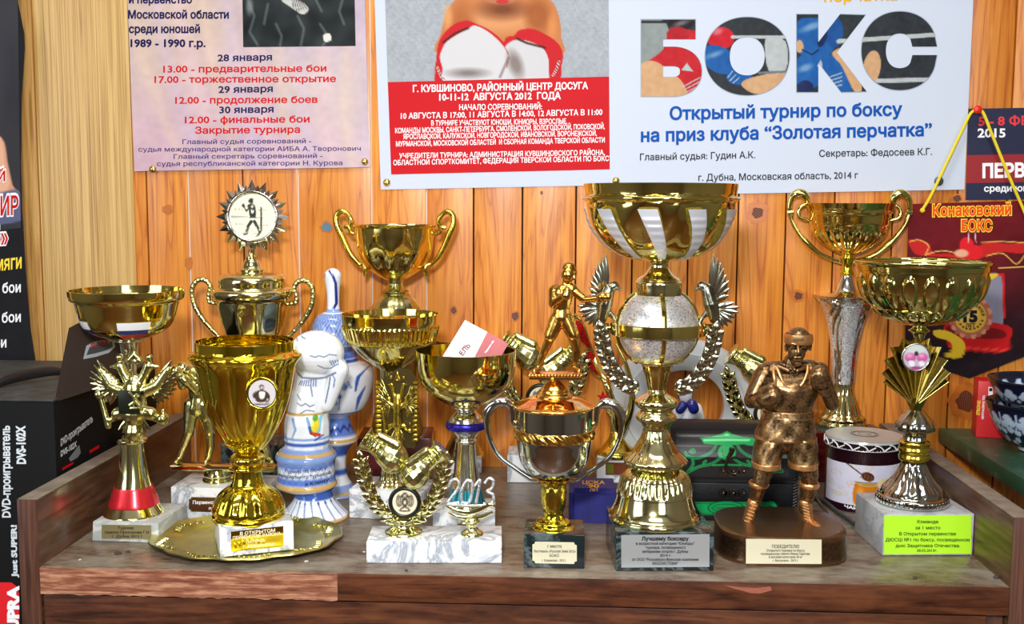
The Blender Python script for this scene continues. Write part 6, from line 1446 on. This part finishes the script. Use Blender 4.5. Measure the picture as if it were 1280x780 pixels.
# --- 14 fan cup
b = base((1103, 694.7), (1215.5, 694), 642.7, bl=(1068, 664))
t = Thing('trophy_cup', 'wide greenish gold bowl over a fan with pink glove badge, lime label', 'trophy', b['c'], 1141, 600)
slab(t, b, grey_marble)
lime = plain('lime_label', (176, 236, 40), .45)
pl, M = plaque(t, b, [(1105, 645), (1214, 643.8), (1214, 692.2), (1105, 693)], lime)
for s, x0, x1, y, c_ in (('Команде', 1146.6, 1173, 654, 3.8), ('за 1 место', 1144, 1175.5, 661.6, 3.8), ('В Открытом первенстве', 1124, 1195, 669.2, 3.8), ('ДЮСШ №1 по боксу, посвященном', 1107, 1212, 676.6, 3.8), ('дню Защитника Отечества.', 1119.5, 1200, 684, 3.8), ('28.02.2013г.', 1146, 1171.5, 689.6, 3)): t.T(pl, s, x0, x1, y, c_, M, DK, .015)
darkchrome = plain('dark_chrome', (176, 178, 172), .08, 1)
t.lathe('foot', [(629, 40), (627, 43), (622, 44), (618, 43), (616, 40), (610, 36), (600, 26), (590, 19.5), (580, 15.5), (577, 15)], darkchrome, 120, f=flute(16, .05, t.z(616), t.z(577)))
bm = bmesh.new()
for i in range(48): a = i*2*PI/48; r = t.m(43.5, 622); caps(bm, (t.x0+r*sin(a), -r*cos(a), t.z(625)), .0011, (t.x0+r*.99*sin(a), -r*.99*cos(a), t.z(620)), .0011, 6)
o = obj('bead_edge', bm, silver, t.o); o['kind'] = 'stuff'
t.lathe('knob', [(577, 14), (575, 17), (572, 19), (566, 18), (562, 19.5), (557, 18.5), (552, 19), (549, 15)], goldc, 60)
t.lathe('cap', [(549, 14), (544, 13), (540, 15), (538, 21), (536, 23.5), (528, 22.5), (520, 16), (515, 11), (512, 8)], darkchrome, 60, flute(8, .04))
PT = [(1140, 516), (1132, 500), (1118, 484), (1104, 477), (1112, 472), (1102.4, 466), (1112, 459), (1105.6, 450), (1117, 445), (1113.6, 434), (1124, 433), (1128, 423), (1138, 427), (1145, 420)]
bz_ = plain('fan_gold', (172, 152, 80), .15, 1)
cxf = 1145
ptsL = PT; ptsR = [(2*cxf-x, y) for x, y in PT[::-1]]
full = ptsL+ptsR[1:]
hub = t.p(1143, 512, -.006)
bm = bmesh.new(); fr = []; bk = []
for i, (x, y) in enumerate(full):
    d = .0; rid = [0, 0, 0, 1, -1, 1, -1, 1, -1, 1, -1, 1, -1, 1][i if i < 14 else 26-i] if 0 <= (i if i < 14 else 26-i) < 14 else 0
    fr.append(bm.verts.new(t.p(x, y, -.004-.0028*rid))); bk.append(bm.verts.new(t.p(x, y, .001-.002*rid)))
hv = bm.verts.new(t.p(1144, 505, -.009)); hb2 = bm.verts.new(t.p(1144, 505, .003))
for i in range(1, len(fr)): bm.faces.new((hv, fr[i-1], fr[i])); bm.faces.new((hb2, bk[i], bk[i-1])); bm.faces.new((fr[i-1], bk[i-1], bk[i], fr[i]))
bm.faces.new((hv, fr[-1], fr[0])); bm.faces.new((hb2, bk[0], bk[-1])); bm.faces.new((fr[-1], bk[-1], bk[0], fr[0]))
bmesh.ops.recalc_face_normals(bm, faces=bm.faces); fan = obj('fan', bm, bz_, t.o, 5)
for i in range(3, len(full)-3, 2): t.tube('fan_rib', [(1144+(full[i][0]-1144)*.12, 508+(full[i][1]-508)*.12, -.0088), (full[i][0], full[i][1], -.0078)], [.6, 1.1], gold, fan)
disc(t, 'badge_back', 1145, 446.5, 18, -.0095, pgold, 3); ring(t, 'badge_rim', 1145, 446.5, 17, 1.2, -.0112, silver)
def pk(p):
    p.ell(1145, 436, 14, 9, (196, 206, 200), soft=6)
    for x in (1138, 1153): p.ell(x, 447, 7, 6, (190, 90, 150)); p.ell(x-1, 444.5, 3.6, 2.4, (226, 150, 196), soft=3)
    p.ell(1145.5, 442, 2.6, 3, (60, 40, 60)); p.poly([(1136, 452), (1142, 451), (1143, 457), (1138, 458)], (224, 220, 226)); p.poly([(1149, 452), (1155, 452), (1155, 457), (1150, 458)], (224, 220, 226)); p.ell(1146, 460, 9, 2, (150, 60, 120))
picdisc(t, 'badge_picture', 1145, 446.5, 16, -.0108, pk, (176, 176, 190))
t.lathe('neck', [(426, 5), (420, 7), (416, 9), (413, 13), (410, 9), (407, 8), (404, 12)], pgold)
z0_, z1_ = t.z(385), t.z(338); z2_, z3_ = t.z(407), t.z(383)
def ovals(th, z, i):
    if z0_ < z < z1_:
        v = (z-z0_)/(z1_-z0_)*2-1; u = ((th*19/(2*PI)) % 1)*2-1; d = math.sqrt((u*1.15)**2+v*v); return 1+(.028 if d < .62 else (.028-(d-.62)*.16 if d < 1 else -.030))
    if z2_ < z < z3_: return 1+.05*sin(PI*(z-z2_)/(z3_-z2_))*(abs(sin(8*th))*2-1)
    return 1
ogold = plain('olive_gold', (212, 206, 128), .07, 1)
zr_rows = [(407, 9), (404, 26), (397, 44), (388, 57), (378, 66), (365, 74), (345, 79), (334, 80.5), (331, 81), (329, 83), (326.5, 83.5), (325.5, 83)]
t.cup('bowl', zr_rows, ogold, 1.4, 300, ovals, n=8)
# --- 17 chest
A = G(838, 650); B_ = G(996, 652)
w_ = (B_.x-A.x); dd = .085; Yc = (A.y+B_.y)/2
t = Thing('jewelry_chest', 'black casket with domed lid, dark hook latch and green foil scrolls', 'chest', Vector(((A.x+B_.x)/2, Yc+dd/2, 0)))
fz = lambda py: V(920, py, Yc).z
zb1, zl0, zl1 = fz(604), fz(598.5), fz(535)
blk = plain('black_leatherette', (12, 14, 17), .4, spec=.3, bumps=(260, .4, .0005)); vgreen = vcol('foil_print', .3, .2)
hx = w_/2
box('body', -hx, hx, -dd/2, dd/2, .004, zb1, blk, t.o, .002); box('plinth', -hx-.001, hx+.001, -dd/2-.001, dd/2+.001, 0, .006, blk, t.o, .001)
box('gap_liner', -hx+.003, hx-.003, -dd/2+.003, dd/2-.003, zb1-.002, zl0+.001, plain('liner_black', (12, 12, 14), .8), t.o, 0)
prof_l = [(-dd/2, zl0), (-dd/2, zl0+(zl1-zl0)*.42), (-dd/2+.004, zl0+(zl1-zl0)*.62), (-dd/2+.012, zl0+(zl1-zl0)*.83), (-dd/2+.024, zl0+(zl1-zl0)*.96), (-dd/2+.038, zl0+(zl1-zl0)*1.0), (dd/2-.02, zl0+(zl1-zl0)*.93), (dd/2-.006, zl0+(zl1-zl0)*.7), (dd/2, zl0+(zl1-zl0)*.4), (dd/2, zl0)]
pl_ = [tuple(q) for q in catmull(prof_l[1:-1], 4)]; pl_ = [prof_l[0]]+pl_+[prof_l[-1]]
bm = bmesh.new(); L1 = [bm.verts.new((-hx, y, z)) for y, z in pl_]; L2 = [bm.verts.new((hx, y, z)) for y, z in pl_]
for i in range(len(pl_)-1): bm.faces.new((L1[i], L1[i+1], L2[i+1], L2[i]))
bm.faces.new((L1[-1], L1[0], L2[0], L2[-1])); bm.faces.new(L1[::-1]); bm.faces.new(L2); bmesh.ops.recalc_face_normals(bm, faces=bm.faces)
lid = obj('lid', bm, blk, t.o, 35)
# foil scroll print on the lid front (follows the curved front) and on the body
GN = (16, 158, 84); GN2 = (110, 226, 150)  # the paler green paints the foil's highlights into the print
def foil(M_, quad, nx, ny, fn, name, par):
    c_ = np.array(quad, float); X, Y_ = np.meshgrid(np.linspace(quad[0][0], quad[1][0], nx), np.linspace(quad[0][1], quad[2][1], ny))
    p = Paint(X, Y_, (12, 14, 17)); fn(p); vs = [Vector(M_(x, y))-t.P for x, y in zip(X.ravel(), Y_.ravel())]
    fs = [(j*nx+i, (j+1)*nx+i, (j+1)*nx+i+1, j*nx+i+1) for j in range(ny-1) for i in range(nx-1)]
    o = pobj(name, vs, fs, vgreen, par, 60); setcol(o.data, p.c); return o
bz2 = [(z, y) for y, z in pl_[:26]]
def lidM(x, y):
    P0 = V(x, y, Yc); z = min(P0.z, zl1-.0003)
    # intersect the view ray with the lid profile by stepping
    yy = -dd/2
    for _ in range(6):
        P0 = V(x, y, Yc+dd/2+yy); z = P0.z
        yy = -dd/2
        for (ya, za), (yb, zb3) in zip(pl_, pl_[1:]):
            if za <= z <= zb3 and zb3 > za: yy = ya+(yb-ya)*(z-za)/(zb3-za); break
            if ya > 0: break
    return Vector((P0.x, t.P.y+yy-.0006, z+.0002))
def f1(p):
    z = lambda L: [(x/5.574+830, y/5.574+510) for x, y in L]
    for mx in (1, -1):
        m = lambda L: [((x if mx > 0 else 2*437-x), y) for x, y in L]
        for w, c_ in ((3.4, GN), (1.0, (20, 60, 40))):
            for L in ([(150, 310), (165, 335), (230, 350), (300, 325), (345, 290), (365, 250)], [(180, 305), (200, 290), (212, 305), (195, 312)], [(165, 445), (200, 400), (200, 360)], [(165, 450), (240, 410), (330, 390), (390, 350)], [(275, 385), (290, 370)]): p.seg([tuple(q) for q in catmull(z(m(L)), 4)], w, c_)
        p.poly(z(m([(437, 160), (400, 180), (330, 200), (250, 208), (280, 250), (380, 258), (437, 262)])), GN, curve=False); p.seg(z(m([(280, 225), (437, 222)])), 3, GN2)
        p.poly(z(m([(437, 262), (400, 262), (375, 300), (385, 340), (437, 360)])), GN); p.seg(z(m([(405, 290), (410, 330), (437, 345)])), .8, (20, 80, 50)); p.poly(z(m([(437, 175), (410, 190), (437, 195)])), GN2, curve=False)
        p.seg(z(m([(340, 400), (437, 395)])), 2, GN)
    p.seg(z([(760, 440), (820, 440)]), 5, GN); p.seg(z([(770, 440), (815, 440)]), 2.4, (30, 90, 60)); p.poly(z([(560, 255), (620, 215), (640, 215), (640, 260)]), GN)
# lid print as a separate thin patch
foil(lidM, [(845, 538.5), (986, 538.5), (986, 596)], 160, 70, f1, 'foil_print', lid)
bM = on_plane((0, Yc-.0004, 0), (0, -1, 0))
def f2(p):
    z = lambda L: [(x/5.574+830, y/5.574+510) for x, y in L]
    p.poly(z([(-40, 655), (770, 655), (790, 700), (770, 748), (-40, 740)]), GN, curve=False); p.seg(z([(-40, 665), (690, 665)]), .8, (20, 80, 50)); p.seg(z([(-40, 735), (690, 738)]), .8, (20, 80, 50))
    p.ell(*z([(432, 697)])[0], 23, 9, (14, 70, 44)); p.ell(*z([(432, 697)])[0], 21.5, 8, GN); p.ell(*z([(432, 697)])[0], 17.5, 5.4, (14, 70, 44)); p.ell(*z([(432, 697)])[0], 16.5, 4.6, GN); p.seg(z([(365, 697), (500, 697)]), 2, (20, 100, 60), a=.7)
    p.ell(*z([(740, 700)])[0], 9.5, 9.5, (14, 70, 44)); p.ell(*z([(740, 700)])[0], 8.8, 8.8, GN); p.ell(*z([(740, 702)])[0], 5, 4, (14, 90, 54)); p.noise(8, 1.5, 1.5)
foil(lambda x, y: bM(x, y, 0), [(842, 624), (980, 624), (980, 646.5)], 150, 26, f2, 'foil_print', t.o)
iron = plain('dark_iron', (70, 62, 54), .3, .9)
t.Y = Yc-.003; t.ax = 920
def loc_tube(name, pts, r, par=None):
    bm = bmesh.new(); tube(bm, [V(x, y, Yc-.004)-t.P for x, y in pts], [q*.00088 for q in r], 10, 5); return obj(name, bm, iron, par or t.o)
loc_tube('hook', [(915, 560), (914, 565), (910, 572), (907.5, 580), (909.5, 587), (915, 592), (920, 592)], [3.6, 3, 2, 1.8, 1.8, 2, 2.4]); loc_tube('hook_arm', [(909, 573), (918, 571.5), (927, 574)], [1.5, 1.3, .8])
def plate(name, pts, y_):
    bm = bmesh.new()
    for x, y, r in pts:
        c_ = V(x, y, Yc)-t.P; k = .00088; bmesh.ops.create_cone(bm, cap_ends=True, segments=20, radius1=r*k, radius2=r*k*.9, depth=.0028, matrix=Matrix.Translation(c_+Vector((0, -.001, 0))) @ Matrix.Rotation(PI/2, 4, 'X'))
    return obj(name, bm, iron, t.o)
plate('latch_plate', [(905.5, 588.5, 5.6), (912, 589.5, 4), (919, 590, 6), (926, 589.5, 4), (932, 589, 5)], 0); plate('latch_plate', [(903.5, 616, 5.6), (909, 616.5, 4), (915.5, 617, 5), (921, 616.5, 4), (927.5, 616, 5.6)], 0)
for y0 in (589, 616.5):
    for x in (904.5, 917, 930): 
        bm = bmesh.new(); ball(bm, V(x, y0, Yc-.0035)-t.P, .0016, 10, 6); obj('rivet', bm, plain('iron_rivet', (110, 104, 92), .25, .9) if 'iron_rivet' not in MATS else MATS['iron_rivet'], t.o)
# corner post with rope moulding
bm = bmesh.new(); px_ = hx-.0035
for k in range(14): tube(bm, [(px_-.002, -dd/2-.0012, .008+k*.0034), (px_+.002, -dd/2-.0012, .0105+k*.0034)], .0013, 6)
o = obj('rope_moulding', bm, blk, t.o); o['kind'] = 'stuff'
# --- spoon and tongs behind the statuette
st_ = plain('steel', (170, 176, 180), .2, 1)
def lay(name, label, cat, pts, rad, m, ell=None):
    P = [G(x, y, z) for x, y, z in pts]; t_ = empty(name, G(pts[0][0], pts[0][1]), label, cat); bm = bmesh.new(); tube(bm, [q-t_.location for q in P], rad, 8, 5)
    o_ = obj('handle', bm, m, t_)
    if ell:
        bm = bmesh.new(); x, y, r1, r2, ang = ell; c_ = G(x, y, .004)-t_.location; ball(bm, c_, 1, 16, 10, (r1, r2, .0022), (0, 0, ang)); obj('bowl', bm, m, t_)
    return t_
lay('teaspoon', 'steel teaspoon lying behind the statuette base', 'spoon', [(1018, 620, .004), (1024, 626, .0035), (1030, 635, .003), (1034, 642, .004)], [.0014, .0016, .0014, .002], st_, (1036, 647, .0058, .0085, .2))
lay('black_cable', 'dark grey cable end lying against the honey tin', 'cable', [(1015, 622, .003), (1030, 626, .003), (1045, 638, .003), (1062, 650, .003), (1068, 655, .003)], .0026, plain('cable_grey', (52, 56, 60), .4))
# --- green shelf, tea box, bowls
XS, ZS = .5418, .0624
gm, N, L_, b_ = nt('worn_green_paint'); v = coords(N, L_); f_ = noise(N, L_, v, 30, 6, .65)
L_.new(ramp(N, L_, f_, [(.36, sc((110, 108, 92))), (.44, sc((44, 84, 60))), (.7, sc((34, 72, 52)))]), b_.inputs['Base Color']); b_.inputs['Roughness'].default_value = .4; bump(N, L_, b_, f_, .4, .001)
t = empty('wall_shelf', (XS+.12, -.25, ZS-.02), 'green painted worn wooden shelf board at right', 'shelf')
off = Vector(t.location)
bm = bmesh.new(); bx(bm, XS, XS+.6, -.55, -.002, ZS-.0195, ZS, .003); bmesh.ops.translate(bm, verts=bm.verts, vec=-off); obj('board', bm, gm, t, 40)
bm = bmesh.new(); bx(bm, XS+.25, XS+.27, -.3, -.002, ZS-.12, ZS-.020); bmesh.ops.translate(bm, verts=bm.verts, vec=-off); obj('bracket', bm, gm, t, 40)
tb = V(1220, 541, -.05)
t = empty('tea_box', (tb.x+.02, -.045, ZS), 'small red tea box with yellow and white vertical lettering', 'box')
tr = plain('tea_red', (214, 34, 40), .4)
rot = Matrix.Rotation(R_(-12), 4, 'Z'); kx = .04; 
hT = V(1220, 475, -.05).z-ZS
bm = bmesh.new(); bx(bm, -.02, .02, -.018, .018, .0003, hT, .0006); bmesh.ops.rotate(bm, verts=bm.verts, matrix=rot.to_3x3()); obj('carton', bm, tr, t, 30)
nrm = rot.to_3x3() @ Vector((0, -1, 0)); TMp = on_plane(Vector(t.location)+nrm*.0182, nrm)
lettering(t, 'STRONG', (1224.5, 519), (1.2, -18), (-4, -.3), TMp, ink['yellow'], .04); lettering(t, 'REVITALISING TEA', (1229.5, 524), (1.6, -30), (-2.6, -.2), TMp, ink['white'], .04)
pobj('picture', [TMp(x, y, .0003)-Vector(t.location) for x, y in ((1235.5, 483.5), (1241, 484), (1241, 496), (1235.5, 496))], [(0, 1, 2, 3)], ink['white'], t, 0); pobj('picture', [TMp(x, y, .0005)-Vector(t.location) for x, y in ((1236.5, 485), (1240.4, 485.4), (1240.4, 489), (1236.5, 489))], [(0, 1, 2, 3)], ink['black'], t, 0)
# bowls: rims seen at 1237..~1357
cb = V(1300, 560, -.13); zc0 = ZS
for nm, rimpy, Rpx, lab, zo in (('patterned_bowl', 503, 64, 'lower dark blue bowl with white cotton pattern on green shelf', 0), ('patterned_bowl', 474, 63, 'upper dark blue bowl with white cotton pattern, nested in the lower one', 1)):
    t = Thing(nm, lab, 'bowl', Vector((cb.x, -.13, ZS)), 1300, 500, 'nested patterned bowls'); 
    zt = t.z(rimpy); R0 = t.m(Rpx, rimpy); H = zt if zo == 0 else zt-t.z(514)
    zb4 = 0.0004 if zo == 0 else t.z(517)
    bm = bmesh.new(); H = zt-zb4
    pr_ = [(zb4, .0002), (zb4, R0*.34), (zb4+.003, R0*.36), (zb4+.005, R0*.38), (zb4+H*.2, R0*.58), (zb4+H*.4, R0*.76), (zb4+H*.62, R0*.88), (zb4+H*.82, R0*.95), (zt-.002, R0*.99), (zt, R0), (zt+.0006, R0*.985), (zt-.001, R0*.965), (zb4+H*.7, R0*.88), (zb4+H*.45, R0*.74), (zb4+H*.28, R0*.5), (zb4+H*.22, .0002)]
    if zo: pr_ = [(zt-H*.8, .0002), (zt-H*.8, R0*.35)]+[(zt-H*.65, R0*.72), (zt-H*.45, R0*.84), (zt-H*.2, R0*.94), (zt-.002, R0*.99), (zt, R0), (zt+.0006, R0*.985), (zt-.001, R0*.965), (zt-H*.3, R0*.88), (zt-H*.5, R0*.7), (zt-H*.6, .0002)]
    lathe_mesh(bm, [tuple(q) for q in pr_], 160, None, t.x0, 0)
    bmesh.ops.subdivide_edges(bm, edges=[e for e in bm.edges if abs(e.verts[0].co.z-e.verts[1].co.z) > .002], cuts=6, use_grid_fill=True)
    o = obj('bowl', bm, porc, t.o, 40); me = o.data; co = np.empty(len(me.vertices)*3); me.vertices.foreach_get('co', co); co = co.reshape(-1, 3)
    th = np.arctan2(co[:, 0]-t.x0, -co[:, 1]); rr = np.hypot(co[:, 0]-t.x0, co[:, 1]); k = t.m(1, 500)
    U = th*R0/k; W_ = (zt-co[:, 2])/k; p = Paint(U, W_, (16, 22, 48)); WB = (178, 196, 222)
    inside_ = rr < np.interp(co[:, 2], [zb4, zt], [R0*.36, R0*.99])-.0015
    for j in range(-8, 9):
        cx = j*25+6; 
        if zo: 
            for dx_, dy_, r1 in ((0, 14, 6.5), (-6, 18, 5), (6, 18, 5), (0, 21, 5), (12, 24, 3)): p.ell(cx+dx_, dy_, r1, r1*.8, WB)
        else:
            for dx_, dy_, r1 in ((0, 16, 7), (-6, 24, 6), (6, 22, 6), (1, 31, 6), (13, 34, 5), (8, 44, 5), (-2, 50, 6)): p.ell(cx+dx_, dy_, r1, r1*.8, WB)
            p.seg([(cx+13, 10), (cx+15, 24), (cx+9, 32)], 2.4, WB)
    p.c[inside_] = (206, 222, 228); ri = (W_ < 5) ; p.c[ri & ~inside_] = (14, 16, 30); p.c[(W_ < 2.5)] = (20, 26, 40); setcol(me, p.c)
# ---------------------------------------------------------------- left boxes
YB = -.32
p1 = V(67, 503, YB); x1 = min(p1.x, -.4875); zt = p1.z
t = empty('player_box', (x1-.1, YB+.12, -.78), 'tall black cardboard box with white lettering standing left of the chest of drawers', 'box'); off = Vector(t.location)
bkc = plain('black_carton', (9, 10, 12), .7, spec=.2); bkt = plain('worn_carton_top', (66, 68, 68), .6, var=.6)
def lb(name, *a, m=bkc, par=t, bev=.001):
    bm = bmesh.new(); bx(bm, *a, bev); bmesh.ops.translate(bm, verts=bm.verts, vec=-off); return obj(name, bm, m, par, 40)
lb('carton', x1-.24, x1, YB, -.04, -.7795, zt)
lb('top_flap', x1-.24, x1-.0005, YB+.001, -.05, zt+.0004, zt+.003, m=bkt, bev=.0005)
BM = on_plane((0, YB-.0005, 0), (0, -1, 0))
cy = plain('print_greywhite', (206, 214, 220), .5)
lettering(t, 'DVD-проигрыватель', (13, 647), (-1, -115), (-10, 0), BM, cy, .035); lettering(t, 'DVS-102X', (32, 580), (-1, -48), (-10.5, 0), BM, cy, .05)
lettering(t, 'Just SUPER!', (21.5, 722), (-1, -66), (-6.5, 0), BM, cy, .05)
sheet('red_print', [(-120, 728), (14, 728), (21, 733), (24, 742), (24, 900), (-120, 900)], lambda x, y, l=0: BM(x, y, .0004+l), plain('print_bright_red', (220, 26, 34), .5), t, .0002)
lettering(t, 'SUPRA', (23, 800), (0, -68), (-13, 0), lambda x, y, l=0: BM(x, y, .0008+l), ink['white'], .06)
SM = on_plane((x1+.0006, 0, 0), (1, 0, 0))
lettering(t, 'DVD-проигрыватель', (76, 558), (40, -31), (0, -9), SM, cy, .02); lettering(t, 'DVS-102X', (76, 571), (20, -13), (0, -7), SM, cy, .03)
for q in ([(78, 585), (92, 577), (92, 580), (78, 588)], [(112, 563), (124, 556), (124, 560), (112, 567)]): sheet('red_mark', q, lambda x, y, l=0: SM(x, y, .0003+l), ink['red'], t, .0002)
sheet('player_picture', [(86, 573), (99, 556), (101, 566), (97, 572), (88, 577)], lambda x, y, l=0: SM(x, y, .0003+l), plain('print_grey', (120, 130, 136), .4), t, .0002)
# raised glossy flap
fl_ = [(68, 503), (86, 410), (107, 399), (138, 404), (168, 440), (166, 470), (120, 486), (70, 503)]
zf = zt+.004
def fM(x, y, l=0):
    a = V(68, 503, YB+.01); n_ = Vector((1.0, -1, .12)).normalized(); Q = Vector((a.x, a.y, zf))+n_*l; d = ray(x, y); return CAM+d*((Q-CAM).dot(n_)/d.dot(n_))
sheet('raised_flap', fl_[:-1], fM, plain('glossy_brown_card', (44, 30, 24), .4), t, .0012)
sheet('flap_reflection', [(104, 449), (108, 432), (118, 427), (142, 423), (144, 434), (136, 441), (120, 446)], lambda x, y, l=0: fM(x, y, .0006+l), plain('flap_grey', (150, 156, 160), .3), t, .0003)  # image mirrored in the glossy flap, laid on as flat coloured sheets
sheet('flap_reflection', [(108, 444), (112, 434), (122, 430), (140, 427), (141, 433), (133, 438), (118, 442)], lambda x, y, l=0: fM(x, y, .0009+l), plain('flap_dark', (58, 60, 62), .3), t, .0003)
lettering(t, 'SUPER', (113, 434.5), (24, -5.5), (0, -5), lambda x, y, l=0: fM(x, y, .0012+l), plain('ink_dark_red', (150, 34, 34), .5), .05)
# hand-hole handle of the box
bm = bmesh.new(); tube(bm, [Vector((x1-.10, YB+.05, zt+.004))-off, Vector((x1-.085, YB+.08, zt+.012))-off, Vector((x1-.06, YB+.12, zt+.014))-off, Vector((x1-.045, YB+.15, zt+.005))-off], [.003, .006, .006, .003], 8, 5, flat=.4); obj('carry_handle', bm, plain('black_plastic', (18, 18, 20), .3), t)
# ---------------------------------------------------------------- crumbs and dust flakes on the top
crumb = plain('plaster_crumb', (200, 200, 190), .8); dcr = plain('dark_crumb', (60, 50, 44), .8)
for i, (x, y, r, mm, nm) in enumerate(((383, 702, .0022, crumb, 'left of the marble slab'), (147, 692, .0035, dcr, 'by the left front corner'), (160, 690, .0026, dcr, 'near the tray edge at left'), (508, 713, .0014, dcr, 'in front of the marble slab'), (1144, 722, .0022, dcr, 'on the front edge below the lime label'), (1245, 722, .003, dcr, 'near the right front corner'), (100, 700, .0014, crumb, 'at the far left edge'), (455, 690, .0014, crumb, 'touching the slab side'))):
    bm = bmesh.new(); bmesh.ops.create_icosphere(bm, subdivisions=2, radius=r)
    for v_ in bm.verts: v_.co *= 1+random.uniform(-.3, .3); v_.co.z = abs(v_.co.z)*.6
    o = obj('crumb', bm, mm, None, 20); o.location = G(x, y, .0002); tag(o, ('pale' if mm is crumb else 'dark')+' crumb of dirt '+nm, 'crumb', 'crumbs on the top')
# ---------------------------------------------------------------- keep everything that stands on the top above it
bpy.context.view_layer.update()
tops = {o.name for o in scene.objects if o.parent is None and o.get('category') in ('trophy', 'figurine', 'decanter', 'statuette', 'ornament', 'tray', 'tin', 'chest', 'box')}
def rootof(o):
    while o.parent: o = o.parent
    return o
for o in scene.objects:
    if o.type != 'MESH' or rootof(o).name not in tops or rootof(o).name == 'player_box': continue
    mw = o.matrix_world; r_ = rootof(o); lim = r_.location.z if r_.name != 'tea_box' else ZS+.0002
    if any(abs(mw[i][i]-1) > 1e-4 for i in range(3)): continue
    me = o.data; n_ = len(me.vertices); co = np.empty(n_*3); me.vertices.foreach_get('co', co); co = co.reshape(-1, 3); zz = co[:, 2]+mw.translation.z
    if (zz < lim).any(): co[:, 2] = np.maximum(zz, lim)-mw.translation.z; me.vertices.foreach_set('co', co.ravel()); me.update()
